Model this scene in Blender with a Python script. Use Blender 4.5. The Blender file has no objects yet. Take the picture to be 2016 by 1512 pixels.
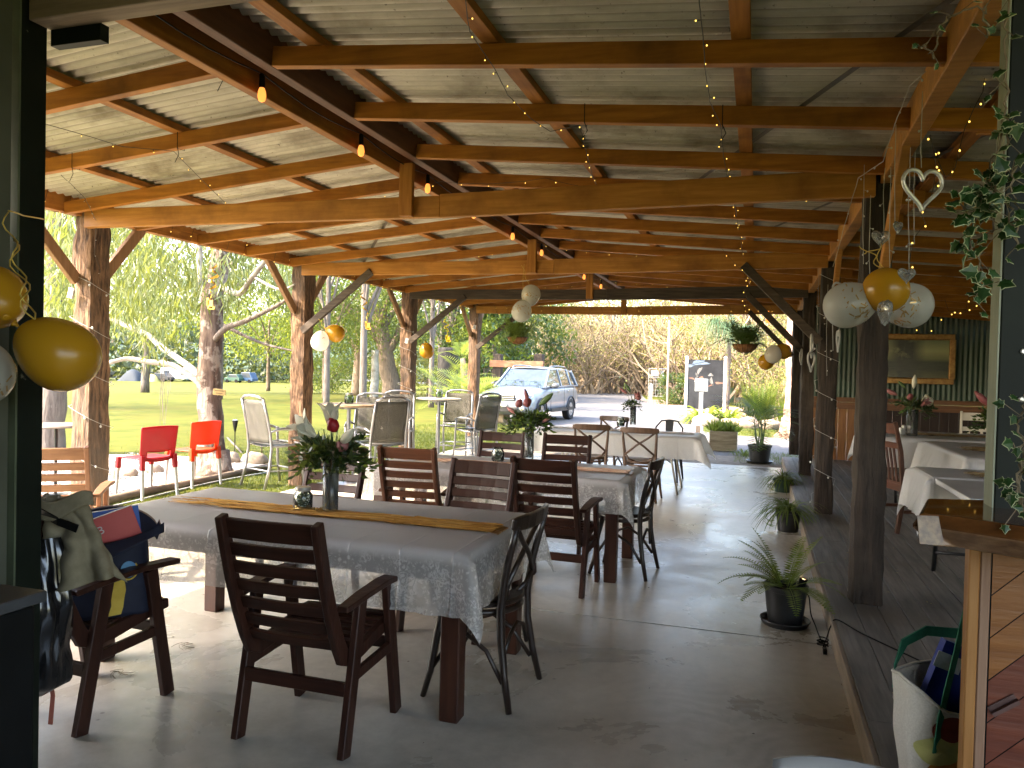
import bpy, math, random
from mathutils import Vector, Matrix, Quaternion, noise
V=Vector; PI=math.pi; rad=math.radians
SC=bpy.context.scene; COL=SC.collection
# ---------------- camera, sky, sun, exposure ----------------
CAMZ=1.55; FPX=1516.75
_y,_p,_r=rad(17.6164),rad(-1.1418),rad(1.3803)
_F=V((-math.sin(_y),math.cos(_y),0)); _R=V((math.cos(_y),math.sin(_y),0)); _U=V((0,0,1))
_F2=_F*math.cos(_p)+_U*math.sin(_p); _U2=_U*math.cos(_p)-_F*math.sin(_p)
CR=_R*math.cos(_r)+_U2*math.sin(_r); CU=_U2*math.cos(_r)-_R*math.sin(_r); CF=_F2
CP=V((0,0,CAMZ))
cd=bpy.data.cameras.new('camera'); cam=bpy.data.objects.new('camera',cd); COL.objects.link(cam)
cd.sensor_width=36; cd.lens=FPX/2016*36; cd.clip_start=.05; cd.clip_end=2000
cam.matrix_world=Matrix((( CR.x,CU.x,-CF.x,0),(CR.y,CU.y,-CF.y,0),(CR.z,CU.z,-CF.z,CAMZ),(0,0,0,1)))
SC.camera=cam
SUNV=V((-1,-.70,1.2)).normalized()
w=bpy.data.worlds.new('World'); SC.world=w; w.use_nodes=True
nt=w.node_tree; bg=nt.nodes['Background']; sk=nt.nodes.new('ShaderNodeTexSky'); sk.sky_type='NISHITA'; sk.sun_disc=False
sk.sun_elevation=math.asin(SUNV.z); sk.sun_rotation=math.atan2(SUNV.x,SUNV.y)%(2*PI); sk.air_density=1.0; sk.dust_density=2.5; sk.ozone_density=.6
nt.links.new(sk.outputs[0],bg.inputs[0]); bg.inputs[1].default_value=.15
sl=bpy.data.lights.new('sun','SUN'); sl.energy=2.0; sl.angle=rad(.53); sl.color=(1,.90,.74)
so=bpy.data.objects.new('sun',sl); COL.objects.link(so); so.rotation_euler=(-SUNV).to_track_quat('-Z','Y').to_euler(); so.location=(-30,-20,40)
SC.view_settings.view_transform='Standard'; SC.view_settings.look='None'; SC.view_settings.gamma=1; SC.view_settings.exposure=3.75
try:
    SC.view_settings.use_white_balance=True; SC.view_settings.white_balance_temperature=7200; SC.view_settings.white_balance_tint=14
except Exception: pass
SC.cycles.use_denoising=True; SC.cycles.max_bounces=10; SC.cycles.diffuse_bounces=6; SC.cycles.transparent_max_bounces=24; SC.cycles.transmission_bounces=8; SC.cycles.caustics_reflective=False; SC.cycles.caustics_refractive=False; SC.cycles.sample_clamp_indirect=6
def ray(x,y): return CF+CR*((x-1008)/FPX)+CU*((756-y)/FPX)
def G(x,y,h=0): d=ray(x,y); return CP+d*((h-CAMZ)/d.z)      # photo point on the level z=h
def PX(x,y,v): d=ray(x,y); return CP+d*(v/d.x)
def PY(x,y,v): d=ray(x,y); return CP+d*(v/d.y)
# ---------------- mesh builder ----------------
rnd=random.Random(7)
def U(a,b): return rnd.uniform(a,b)
class B:
    def __init__(s): s.v=[]; s.f=[]; s.m=[]
    def poly(s,pts,m=0):
        i=len(s.v); s.v+= [tuple(p) for p in pts]; s.f.append(tuple(range(i,i+len(pts)))); s.m.append(m)
    def faces(s,pts,fs,m=0):
        i=len(s.v); s.v+=[tuple(p) for p in pts]
        for f in fs: s.f.append(tuple(i+k for k in f)); s.m.append(m)
    def box(s,c,sz,m=0,M=None):
        c=V(c); h=V(sz)/2; P=[V((x*h.x,y*h.y,z*h.z)) for x in(-1,1) for y in(-1,1) for z in(-1,1)]
        if M is not None: P=[M@p for p in P]
        s.faces([c+p for p in P],[(0,1,3,2),(4,6,7,5),(0,4,5,1),(2,3,7,6),(0,2,6,4),(1,5,7,3)],m)
    def bx(s,x0,x1,y0,y1,z0,z1,m=0): s.box(((x0+x1)/2,(y0+y1)/2,(z0+z1)/2),(x1-x0,y1-y0,z1-z0),m)
    def beam(s,a,b,w,h,up=(0,0,1),m=0,w2=None,h2=None):
        a=V(a);b=V(b);d=(b-a).normalized();u=V(up);sd=d.cross(u)
        if sd.length<1e-4: sd=d.cross(V((0,1,0)))
        sd.normalize();u=sd.cross(d); w2=w if w2 is None else w2; h2=h if h2 is None else h2
        P=[]
        for p,ww,hh in((a,w,h),(b,w2,h2)):
            for i,j in((-1,-1),(1,-1),(1,1),(-1,1)): P.append(p+sd*(i*ww/2)+u*(j*hh/2))
        s.faces(P,[(3,2,1,0),(4,5,6,7),(0,1,5,4),(1,2,6,5),(2,3,7,6),(3,0,4,7)],m)
    def ribbon(s,pts,w,h,up=(0,0,1),m=0):
        # bar of rectangular section (w sideways, h along up) swept along pts
        pts=[V(p) for p in pts]; n=len(pts); P=[]
        for i,p in enumerate(pts):
            d=(pts[min(i+1,n-1)]-pts[max(i-1,0)]).normalized(); sd=d.cross(V(up)); sd.normalize(); u=sd.cross(d)
            ww=w[i] if isinstance(w,(list,tuple)) else w; hh=h[i] if isinstance(h,(list,tuple)) else h
            for a,b in((-1,-1),(1,-1),(1,1),(-1,1)): P.append(p+sd*(a*ww/2)+u*(b*hh/2))
        F=[(3,2,1,0),tuple(4*(n-1)+k for k in range(4))]
        for i in range(n-1):
            for k in range(4): F.append((4*i+k,4*i+(k+1)%4,4*i+4+(k+1)%4,4*i+4+k))
        s.faces(P,F,m)
    def tube(s,pts,r,n=8,m=0,closed=False,cap=True):
        pts=[V(p) for p in pts]; k=len(pts); P=[];ref=None
        for i,p in enumerate(pts):
            if closed: d=pts[(i+1)%k]-pts[i-1]
            else: d=pts[min(i+1,k-1)]-pts[max(i-1,0)]
            if d.length<1e-9: d=V((0,0,1))
            d.normalize()
            if ref is None: ref=d.orthogonal().normalized()
            else:
                ref=ref-d*ref.dot(d)
                if ref.length<1e-6: ref=d.orthogonal()
                ref.normalize()
            q=d.cross(ref); rr=r[i] if isinstance(r,(list,tuple)) else r
            for j in range(n):
                a=2*PI*j/n; P.append(p+ref*(rr*math.cos(a))+q*(rr*math.sin(a)))
        F=[]
        for i in range(k if closed else k-1):
            for j in range(n):
                b=(i+1)%k; F.append((i*n+j,i*n+(j+1)%n,b*n+(j+1)%n,b*n+j))
        if cap and not closed: F+=[tuple(range(n-1,-1,-1)),tuple((k-1)*n+j for j in range(n))]
        s.faces(P,F,m)
    def lathe(s,prof,n=20,c=(0,0,0),m=0,M=None,sq=1):
        c=V(c);P=[]
        for r,z in prof:
            for j in range(n):
                a=2*PI*j/n; p=V((r*math.cos(a),r*math.sin(a)*sq,z)); P.append(c+(M@p if M is not None else p))
        F=[]
        for i in range(len(prof)-1):
            for j in range(n): F.append((i*n+j,i*n+(j+1)%n,(i+1)*n+(j+1)%n,(i+1)*n+j))
        if prof[0][0]>1e-5: F.append(tuple(range(n-1,-1,-1)))
        if prof[-1][0]>1e-5 : F.append(tuple((len(prof)-1)*n+j for j in range(n)))
        s.faces(P,F,m)
    def ball(s,c,r,nu=10,nv=7,m=0,M=None,jit=0):
        r=V((r,r,r)) if not hasattr(r,'__len__') else V(r); pr=[]; P=[];c=V(c);off=V((U(0,50),U(0,50),0))
        for i in range(nv+1):
            t=PI*i/nv-PI/2
            for j in range(nu):
                a=2*PI*j/nu; q=V((math.cos(t)*math.cos(a),math.cos(t)*math.sin(a),math.sin(t)))
                k=1+(jit*noise.noise(q*1.3+off) if jit else 0)
                p=V((q.x*r.x,q.y*r.y,q.z*r.z))*k; P.append(c+(M@p if M is not None else p))
        F=[(i*nu+j,i*nu+(j+1)%nu,(i+1)*nu+(j+1)%nu,(i+1)*nu+j) for i in range(nv) for j in range(nu)]
        s.faces(P,F,m)
    def grid(s,nu,nv,fn,m=0,skip=None):
        P=[fn(i/nu,j/nv) for j in range(nv+1) for i in range(nu+1)]
        F=[(j*(nu+1)+i,j*(nu+1)+i+1,(j+1)*(nu+1)+i+1,(j+1)*(nu+1)+i) for j in range(nv) for i in range(nu) if not(skip and skip((i+.5)/nu,(j+.5)/nv))]
        s.faces(P,F,m)
    def leaf(s,p,d,L,W,m=0,n=None,fold=.0,k=.4):
        d=V(d).normalized(); n=V(n) if n is not None else V((U(-1,1),U(-1,1),U(-1,1))); sd=d.cross(n)
        if sd.length<1e-4: sd=d.orthogonal()
        sd.normalize(); p=V(p)
        s.faces([p,p+d*(L*k)+sd*(W/2),p+d*L,p+d*(L*k)-sd*(W/2)],[(0,1,2,3)],m)
    def obj(s,name,mats,parent=None,at=None,smooth=False,bevel=0,solid=0,sub=0,auto=False):
        me=bpy.data.meshes.new(name)
        vv=s.v
        if at is not None: vv=[(p[0]-at[0],p[1]-at[1],p[2]-at[2]) for p in s.v]
        me.from_pydata(vv,[],s.f)
        if not isinstance(mats,(list,tuple)): mats=[mats]
        for q in mats: me.materials.append(q)
        if len(mats)>1: me.polygons.foreach_set('material_index',s.m)
        if smooth: me.polygons.foreach_set('use_smooth',[True]*len(me.polygons))
        me.update()
        o=bpy.data.objects.new(name,me); COL.objects.link(o)
        if parent is not None: o.parent=parent
        if at is not None: o.location=at
        if solid: md=o.modifiers.new('solid','SOLIDIFY'); md.thickness=solid; md.offset=0
        if bevel: md=o.modifiers.new('bevel','BEVEL'); md.width=bevel; md.segments=1 if bevel<.006 else 2; md.limit_method='ANGLE'; md.angle_limit=rad(50)
        if sub: md=o.modifiers.new('sub','SUBSURF'); md.levels=sub; md.render_levels=sub
        if auto:
            for e in me.polygons: e.use_smooth=True
            try: me.set_sharp_from_angle(angle=rad(40))
            except Exception: pass
        return o
def tag(o,label=None,cat=None,group=None,kind=None):
    if label: o['label']=label
    if cat: o['category']=cat
    if group: o['group']=group
    if kind: o['kind']=kind
    return o
def thing(name,label,cat,loc=(0,0,0),rz=0,group=None):
    o=bpy.data.objects.new(name,None); COL.objects.link(o); o.location=loc; o.rotation_euler=(0,0,rz); o.empty_display_size=.1
    return tag(o,label,cat,group)
def dup(root,loc,rz,label=None,group=None):
    def cp(o,par):
        c=o.copy(); COL.objects.link(c)
        if par is not None: c.parent=par
        for ch in KIDS.get(o,list(o.children)): cp(ch,c)
        return c
    r=cp(root,None); r.location=loc; r.rotation_euler=(0,0,rz)
    if label: r['label']=label
    if group: r['group']=group
    return r
KIDS={}
def struct(b,name,mats,**k): return tag(b.obj(name,mats,**k),kind='structure')
def T(txt,size,M,name,mat,parent,ext=.001):
    cu=bpy.data.curves.new(name,'FONT'); cu.body=txt; cu.size=size; cu.extrude=ext; cu.align_x='CENTER'; cu.align_y='CENTER'
    o=bpy.data.objects.new(name,cu); COL.objects.link(o); bpy.context.view_layer.update()
    me=bpy.data.meshes.new_from_object(o.evaluated_get(bpy.context.evaluated_depsgraph_get())); bpy.data.objects.remove(o)
    o=bpy.data.objects.new(name,me); COL.objects.link(o); me.materials.append(mat); o.parent=parent; o.matrix_local=M
    return o
# ---------------- materials ----------------
def nodes(name):
    m=bpy.data.materials.new(name); m.use_nodes=True; t=m.node_tree; return m,t,t.nodes['Principled BSDF'],t.nodes.new,t.links.new
def ramp(t,lo,hi,src,c1=(0,0,0),c2=(1,1,1)):
    r=t.nodes.new('ShaderNodeValToRGB'); r.color_ramp.elements[0].position=lo; r.color_ramp.elements[1].position=hi
    r.color_ramp.elements[0].color=(*c1,1); r.color_ramp.elements[1].color=(*c2,1); t.links.new(src,r.inputs[0]); return r.outputs[0]
def mix(t,f,a,b,mode='MIX'):
    x=t.nodes.new('ShaderNodeMix'); x.data_type='RGBA'; x.blend_type=mode
    for i,q in((0,f),(6,a),(7,b)):
        if hasattr(q,'links') or hasattr(q,'is_linked'): t.links.new(q,x.inputs[i])
        elif i==0: x.inputs[0].default_value=q
        else: x.inputs[i].default_value=(*q,1)
    return x.outputs[2]
def coords(t,sc,rot=(0,0,0),rand=True,kind='Object'):
    tc=t.nodes.new('ShaderNodeTexCoord'); mp=t.nodes.new('ShaderNodeMapping'); mp.inputs['Scale'].default_value=sc; mp.inputs['Rotation'].default_value=rot
    t.links.new(tc.outputs[kind],mp.inputs[0])
    if rand:
        oi=t.nodes.new('ShaderNodeObjectInfo'); mu=t.nodes.new('ShaderNodeMath'); mu.operation='MULTIPLY'; mu.inputs[1].default_value=37; t.links.new(oi.outputs['Random'],mu.inputs[0]); t.links.new(mu.outputs[0],mp.inputs['Location'])
    return mp.outputs[0]
def ntex(t,vec,scale,detail=4,rough=.6,dist=0):
    n=t.nodes.new('ShaderNodeTexNoise'); n.inputs['Scale'].default_value=scale; n.inputs['Detail'].default_value=detail; n.inputs['Roughness'].default_value=rough; n.inputs['Distortion'].default_value=dist
    t.links.new(vec,n.inputs['Vector']); return n.outputs['Fac']
def bump(t,p,h,st,dist=.01):
    b=t.nodes.new('ShaderNodeBump'); b.inputs['Strength'].default_value=st; b.inputs['Distance'].default_value=dist; t.links.new(h,b.inputs['Height']); t.links.new(b.outputs[0],p.inputs['Normal'])
def M(name,c1,c2=None,sc=(1,1,1),ns=6,lo=.35,hi=.68,rough=.5,bp=0,metal=0,trans=0,emit=0,ior=1.45,c3=None,ns3=1.2,lo3=.5,hi3=.7,rand=True,detail=4,spec=.5,coat=0,bd=.01):
    m,t,p,nn,L=nodes(name)
    p.inputs['Roughness'].default_value=rough; p.inputs['Metallic'].default_value=metal; p.inputs['Transmission Weight'].default_value=trans; p.inputs['IOR'].default_value=ior; p.inputs['Specular IOR Level'].default_value=spec; p.inputs['Coat Weight'].default_value=coat
    p.inputs['Base Color'].default_value=(*c1,1)
    if c2 is not None:
        vec=coords(t,sc,rand=rand); f=ntex(t,vec,ns,detail); col=ramp(t,lo,hi,f,c1,c2)
        if c3 is not None:
            v2=coords(t,(1,1,1),rand=rand); g=ntex(t,v2,ns3,5); col=mix(t,ramp(t,lo3,hi3,g),col,c3)
        L(col,p.inputs['Base Color'])
        if bp: bump(t,p,f,bp,bd)
    if emit: p.inputs['Emission Color'].default_value=(*c1,1); p.inputs['Emission Strength'].default_value=emit
    return m
def WOOD(name,c1,c2,axis,rough=.55,ns=9,bp=.25,stretch=14,c3=None,lo=.3,hi=.7,spec=.4):
    sc=[1,1,1]; sc='XYZ'.index(axis); s3=[stretch/2]*3; s3[sc]=.55
    return M(name,c1,c2,sc=tuple(s3),ns=ns/2,lo=lo,hi=hi,rough=rough,bp=bp,c3=c3,ns3=2.2,lo3=.48,hi3=.72,detail=6,spec=spec)
def LEAF(name,c1,c2,tr=.45,rough=.5,c3=None):
    m,t,p,nn,L=nodes(name); ge=nn('ShaderNodeNewGeometry'); col=ramp(t,.1,.9,ge.outputs['Random Per Island'],c1,c2)
    v=coords(t,(1,1,1)); f=ntex(t,v,.9,3); col=mix(t,ramp(t,.35,.7,f),col,c3 or tuple(x*.62 for x in c1))
    L(col,p.inputs['Base Color']); p.inputs['Roughness'].default_value=rough; p.inputs['Specular IOR Level'].default_value=.35
    tl=nn('ShaderNodeBsdfTranslucent'); L(mix(t,.35,col,(.5,.55,.08),'MIX'),tl.inputs[0]); mx=nn('ShaderNodeMixShader'); mx.inputs[0].default_value=tr
    L(p.outputs[0],mx.inputs[1]); L(tl.outputs[0],mx.inputs[2]); L(mx.outputs[0],t.nodes['Material Output'].inputs[0]); return m
m_lawn=M('lawn_mat',(.042,.058,.009),(.088,.090,.016),ns=1.3,lo=.3,hi=.7,rough=.95,bp=.4,spec=.1,c3=(.09,.082,.016),ns3=.35,lo3=.5,hi3=.75,rand=False,detail=9)
m_grass=LEAF('grass_mat',(.03,.065,.005),(.068,.095,.009),.3)
m_dirt=M('dirt_mat',(.13,.10,.075),(.24,.20,.155),ns=9,rough=.95,bp=.6,rand=False,detail=8)
m_drive=M('driveway_mat',(.07,.072,.078),(.125,.122,.12),ns=14,lo=.3,hi=.75,rough=.95,bp=.5,c3=(.14,.125,.10),ns3=.5,rand=False,detail=9)
m_gravel=M('gravel_mat',(.22,.20,.18),(.42,.40,.37),ns=22,lo=.4,hi=.6,rough=.9,bp=.8,rand=False,detail=6)
m_mulch=M('mulch_mat',(.13,.075,.05),(.36,.25,.19),ns=9,rough=.95,bp=.8,rand=False,detail=8)
m_rock=M('rock_mat',(.16,.12,.085),(.38,.31,.24),ns=5,rough=.95,bp=.9,detail=8)
# concrete: two pours with trowel swirls, stains and small marks
def concrete():
    m,t,p,nn,L=nodes('concrete_mat'); v=coords(t,(1,1,1),rand=False)
    a=ntex(t,v,1.1,6,.65,.6); b=ntex(t,v,14,6,.7); c=ntex(t,v,3.2,5,.6,1.5)
    col=mix(t,ramp(t,.36,.66,a),(.35,.32,.255),(.57,.53,.445)); col=mix(t,.30,col,ramp(t,.3,.75,b,(.27,.245,.20),(.63,.595,.52)))
    col=mix(t,mixf(t,ramp(t,.45,.95,c),.4),col,(.19,.17,.13))
    wv=nn('ShaderNodeTexWave'); wv.wave_type='RINGS'; wv.rings_direction='SPHERICAL'; wv.inputs['Scale'].default_value=4.5; wv.inputs['Distortion'].default_value=7; wv.inputs['Detail'].default_value=3; wv.inputs['Detail Scale'].default_value=1.2
    vo=nn('ShaderNodeTexVoronoi'); vo.inputs['Scale'].default_value=.75; L(v,vo.inputs['Vector'])
    sub=nn('ShaderNodeVectorMath'); sub.operation='SUBTRACT'; L(v,sub.inputs[0]); L(vo.outputs['Position'],sub.inputs[1])
    sc=nn('ShaderNodeVectorMath'); sc.operation='SCALE'; sc.inputs[3].default_value=1.0; L(sub.outputs[0],sc.inputs[0]); L(sub.outputs[0],wv.inputs['Vector'])
    col=mix(t,mixf(t,ramp(t,.45,.62,ntex(t,v,.5,2)),.26),col,ramp(t,.1,.9,wv.outputs['Fac'],(.17,.16,.14),(.45,.44,.41)))
    sp=nn('ShaderNodeTexVoronoi'); sp.inputs['Scale'].default_value=5.5; L(v,sp.inputs['Vector'])
    col=mix(t,ramp(t,.03,.07,sp.outputs['Distance'],(.7,.7,.7),(0,0,0)),col,(.10,.085,.07))
    L(col,p.inputs['Base Color']); L(ramp(t,.3,.7,a,(.20,.20,.20),(.42,.42,.42)),p.inputs['Roughness']); bump(t,p,b,.12,.01); return m
def mixf(t,src,k):
    q=t.nodes.new('ShaderNodeMath'); q.operation='MULTIPLY'; q.inputs[1].default_value=k; t.links.new(src,q.inputs[0]); return q.outputs[0]
m_conc=concrete()
m_deck=M('deck_mat',(.10,.092,.083),(.205,.187,.165),sc=(7,.5,7),ns=4,rough=.55,bp=.3,c3=(.13,.105,.08),ns3=1.1,detail=6,rand=False)
m_rafX=WOOD('rafter_wood',(.24,.082,.010),(.50,.20,.032),'X',rough=.6,lo=.25,hi=.75,c3=(.17,.062,.010)); m_tieX=WOOD('tie_wood',(.31,.125,.022),(.54,.25,.058),'X',rough=.6,lo=.25,hi=.75,c3=(.22,.09,.02))
m_rafY=WOOD('batten_wood',(.23,.08,.012),(.46,.19,.036),'Y',rough=.6,lo=.25,hi=.75,c3=(.14,.05,.01))
m_rafZ=WOOD('king_wood',(.26,.10,.018),(.46,.20,.045),'Z',rough=.6)
m_brace=WOOD('brace_wood',(.20,.11,.055),(.34,.20,.11),'Z',rough=.65)
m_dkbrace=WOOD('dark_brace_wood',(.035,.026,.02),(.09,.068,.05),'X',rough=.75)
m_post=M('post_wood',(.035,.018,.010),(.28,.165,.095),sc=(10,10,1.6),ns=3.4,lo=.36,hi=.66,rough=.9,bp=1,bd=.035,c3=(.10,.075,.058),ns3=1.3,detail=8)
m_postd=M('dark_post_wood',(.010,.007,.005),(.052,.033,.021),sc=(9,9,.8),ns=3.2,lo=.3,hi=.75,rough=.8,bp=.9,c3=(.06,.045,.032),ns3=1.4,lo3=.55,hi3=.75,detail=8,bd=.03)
def ironmat():
    m,t,p,nn,L=nodes('roof_iron_mat'); v=coords(t,(.35,1,1),rand=True); v2=coords(t,(1,1,1),rand=True)
    a=ntex(t,v,7,6,.65); b=ntex(t,v2,2.0,6,.6); c=ntex(t,v2,40,3)
    col=mix(t,ramp(t,.3,.7,a),(.36,.33,.26),(.58,.54,.44)); col=mix(t,ramp(t,.52,.72,b),col,(.19,.155,.105)); col=mix(t,ramp(t,.66,.74,c),col,(.13,.11,.08))
    v3=coords(t,(1,1,1),rand=False); sx=nn('ShaderNodeSeparateXYZ'); L(v3,sx.inputs[0]); mm=nn('ShaderNodeMath'); mm.operation='MULTIPLY'; mm.inputs[1].default_value=2*PI/.076; L(sx.outputs['Y'],mm.inputs[0]); sn=nn('ShaderNodeMath'); sn.operation='SINE'; L(mm.outputs[0],sn.inputs[0]); ridge_shade=ramp(t,.1,.95,sn.outputs[0]); col=mix(t,mix(t,1.0,ridge_shade,ramp(t,.25,.75,a,(.3,.3,.3),(.8,.8,.8)),'MULTIPLY'),col,(.13,.115,.085))  # corrugation shading painted into the colour as dark lines at the ridge pitch
    oi=nn('ShaderNodeObjectInfo'); hv=nn('ShaderNodeHueSaturation'); L(ramp(t,0,1,oi.outputs['Random'],(.82,.82,.82),(1.12,1.12,1.12)),hv.inputs['Value']); L(col,hv.inputs['Color'])
    L(hv.outputs[0],p.inputs['Base Color']); p.inputs['Roughness'].default_value=.55; p.inputs['Metallic'].default_value=.15; return m
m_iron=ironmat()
m_green_iron=M('green_iron_mat',(.028,.06,.042),(.055,.10,.07),sc=(6,6,.5),ns=3,rough=.45,c3=(.02,.03,.022),ns3=1.5)
m_green=M('green_paint',(.075,.095,.055),(.11,.13,.08),ns=5,rough=.5,c3=(.06,.07,.045),ns3=2)
m_dkgreen=M('dark_green_paint',(.0035,.006,.0035),(.007,.011,.006),ns=5,rough=.6,spec=.25,c3=(.20,.20,.16),ns3=9,lo3=.70,hi3=.73)
m_palegreen=M('pale_green_paint',(.20,.22,.15),(.27,.29,.20),sc=(4,4,1),ns=5,rough=.55,c3=(.14,.15,.10),ns3=3)
m_black=M('black_paint',(.003,.0033,.0033),(.006,.0065,.0065),ns=4,rough=.5,spec=.2)
m_panel=WOOD('orange_panel_wood',(.26,.11,.03),(.42,.20,.06),'X',rough=.4)
m_dado=WOOD('dado_wood',(.10,.042,.016),(.20,.085,.032),'X',rough=.4)

# ---------------- ground ----------------
b=B(); N=90
def gfn(u,v):
    x=(u-.5); y=v; X=math.copysign(abs(x*2)**2.2*520,x); Y=-60+v**1.8*680
    r=math.hypot(X,Y); z=-.03-(max(0,r-40)*.02*min(1,max(0,(-X-8)/14)) if r<220 else 3.6*min(1,max(0,(-X-8)/14)))
    return (X,Y,z)
b.grid(110,110,gfn); struct(b,'lawn',m_lawn)
b=B()
def hf(u,v):
    a=rad(-75+150*u); r=240+140*v; h=(26+16*noise.noise(V((u*7,1.3,0)))+7*noise.noise(V((u*29,4,0))))*math.sin(v*PI*.5)
    return (math.sin(a)*r,math.cos(a)*r,-.5+h)
b.grid(120,6,hf); m_hill=M('hill_mat',(.02,.045,.025),(.05,.08,.045),ns=.09,rough=1,detail=8,rand=False); struct(b,'hills',m_hill,smooth=True)
b=B(); JY=4.77
b.bx(-5.42,.47,-4,JY-.010,-.16,0); b.bx(-5.42,.47,JY+.010,13.62,-.16,0); b.bx(-5.41,.46,JY-.009,JY+.009,-.16,-.006,1)
struct(b,'concrete_floor',[m_conc,M('joint_filler',(.012,.011,.010),rough=.9)])
b=B(); b.poly([(-5.5,13.6,-.018),(4,13.6,-.018),(4,14.6,-.018),(-.4,15.3,-.018),(-5.5,14.6,-.018)]); struct(b,'dirt_strip',m_dirt)
b=B()
dp=[(-4.1,14.45),(.5,14.9),(7,15.2),(7,20.3),(.4,20.4),(-.9,20.6),(-1.35,21.5),(-1.5,24),(-1.6,27),(-3.4,34),(-5.6,42),(-7.5,53),(-10,61),(-40,75),(-41,68),(-16,60),(-12,52),(-9.5,42),(-8.4,32),(-8.0,26),(-7.6,21.2),(-6.0,20.0),(-4.6,17.0)]
b.poly([(x,y,-.022) for x,y in dp]); struct(b,'driveway',m_drive)
b=B(); gp=[(-13,5.5),(-6.85,6.0),(-6.80,7.0),(-6.72,8.2),(-6.80,9.7),(-7.6,10.6),(-9.2,10.4),(-13,9)]
b.poly([(x,y,-.02) for x,y in gp]); struct(b,'gravel_bed',m_gravel)
b=B()
for i in range(3800):
    t=rnd.random(); y=U(5.6,10.4); x=U(-10,-6.86); 
    if y>9.7 and x>-7.2-(y-9.7): continue
    s=U(.006,.017); b.ball((x,y,-.02+s*.4),(s*U(.8,1.4),s*U(.8,1.4),s*.7),5,3)
tag(b.obj('pebbles',M('pebble_mat',(.22,.19,.165),(.48,.45,.42),ns=40,rough=.85)),'pale loose pebbles covering the garden bed behind the log edging','pebbles',kind='stuff')
b=B(); mp=[(-1.45,23.9),(.0,23.5),(3,23.2),(8,24),(8,38),(-1,38),(-4.6,44),(-6.4,44),(-4.4,36.5),(-3.0,31.5),(-1.55,27.2)]
b.poly([(x,y,-.012) for x,y in mp]); struct(b,'garden_bed',m_mulch)
def blades(name,label,n,fx,h0,h1):
    b=B()
    for i in range(n):
        p=fx()
        if p is None: continue
        a=U(0,2*PI); h=U(h0,h1); l=V((math.cos(a)*U(.1,.7),math.sin(a)*U(.1,.7),1)).normalized(); s=V((-math.sin(a),math.cos(a),0))*U(.003,.006)
        P=V(p); b.faces([P-s,P+s,P+l*h],[(0,1,2)])
    tag(b.obj(name,m_grass),label,'grass',kind='stuff')
def fx():
    y=U(6,17); x=-5.45-abs(rnd.gauss(0,1.8))
    if y<10.3 and -10<x<-6.75: return None
    if y>14.4 and x>-6.2: return None
    return (x,y,-.03)
blades('grass','short lawn grass along the left edge of the concrete slab',26000,fx,.02,.06)
def fx2():
    y=U(14.5,21); x=U(-8.5,-4.5)
    if x>-4.55-(y-14.5)*.35: return None
    return (x,y,-.03)
blades('grass','grass patch in front of the parked silver car',9000,fx2,.03,.08)
def fx3():
    y=U(20.45,23.9); x=U(-1.3,4); return (x,y,-.03)
blades('grass','grass strip before the rock-edged garden bed',7000,fx3,.03,.09)
def fx4():
    y=U(14.2,16.2); x=U(-.35,1.2); return (x,y,-.03)
blades('grass','sparse grass between timber planter and potted palm',1600,fx4,.03,.10)

# ---------------- timber deck ----------------
DZ=.127; b=B(); x=.478
while x<4.5:
    wd=U(.125,.145); y=-1.0
    while y<14.2:
        l=U(2.2,4.4); y2=min(14.2,y+l); b.bx(x,x+wd-.006,y,y2-.004,DZ-.025,DZ+U(-.0012,.0012)); y=y2
    x+=wd
b.bx(.50,4.5,-1,14.2,-.1,DZ-.03); struct(b,'timber_deck',m_deck,bevel=.002)
b=B(); b.bx(.455,.4775,-1,14.22,-.06,DZ-.004); struct(b,'deck_edge_board',M('deck_edge_mat',(.16,.12,.085),(.28,.225,.17),sc=(5,.6,5),ns=4,rough=.6,bp=.2),bevel=.003)

# ---------------- the open timber pavilion ----------------
PV=thing('timber_pavilion','open timber pavilion with orange rafters under rusty corrugated iron roof','pavilion')
RX=-2.48
def zb(x): return 3.045-.09*abs(x-RX)            # underside of rafters
YS=[5.24,8.54,11.72,14.90]
def hewn(x0,y0,w,d,z0,z1,seed,mat,notch=None):
    b=B(); n=44; P=[]; per=[]
    k=5
    for i in range(k): per.append((i/k,0))
    for i in range(k): per.append((1,i/k))
    for i in range(k): per.append((1-i/k,1))
    for i in range(k): per.append((0,1-i/k))
    np_=len(per)
    for j in range(n+1):
        z=z0+(z1-z0)*j/n
        for (u,v) in per:
            x=x0+u*w; y=y0+v*d; q=V((x*5+seed*9,y*5,z*2.2)); q2=V((x*16+seed,y*16,z*9))
            cx=(u-.5);cy=(v-.5); edge=abs(cx)>.49 and abs(cy)>.49
            sh=.022*noise.noise(q)+.016*noise.noise(q2)-(.010+.006*noise.noise(V((seed*3+u*4,v*4,z*5))) if edge else 0)
            L=math.hypot(cx,cy); x+=cx/L*sh; y+=cy/L*sh
            if notch and z>notch[0]:
                if notch[1]=='x' and u<.5: x=max(x,x0+.045)
            P.append((x,y,z))
    F=[(j*np_+i,j*np_+(i+1)%np_,(j+1)*np_+(i+1)%np_,(j+1)*np_+i) for j in range(n) for i in range(np_)]
    F+=[tuple(range(np_-1,-1,-1)),tuple(n*np_+i for i in range(np_))]
    b.faces(P,F); return b.obj('post',mat,PV,auto=True)
for i,Y in enumerate(YS):
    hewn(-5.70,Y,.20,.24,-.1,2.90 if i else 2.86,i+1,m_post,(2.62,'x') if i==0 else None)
for i,Y in enumerate(YS): hewn(.605,Y,.175,.20,DZ-.02,2.85,i+11,m_postd)
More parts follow.
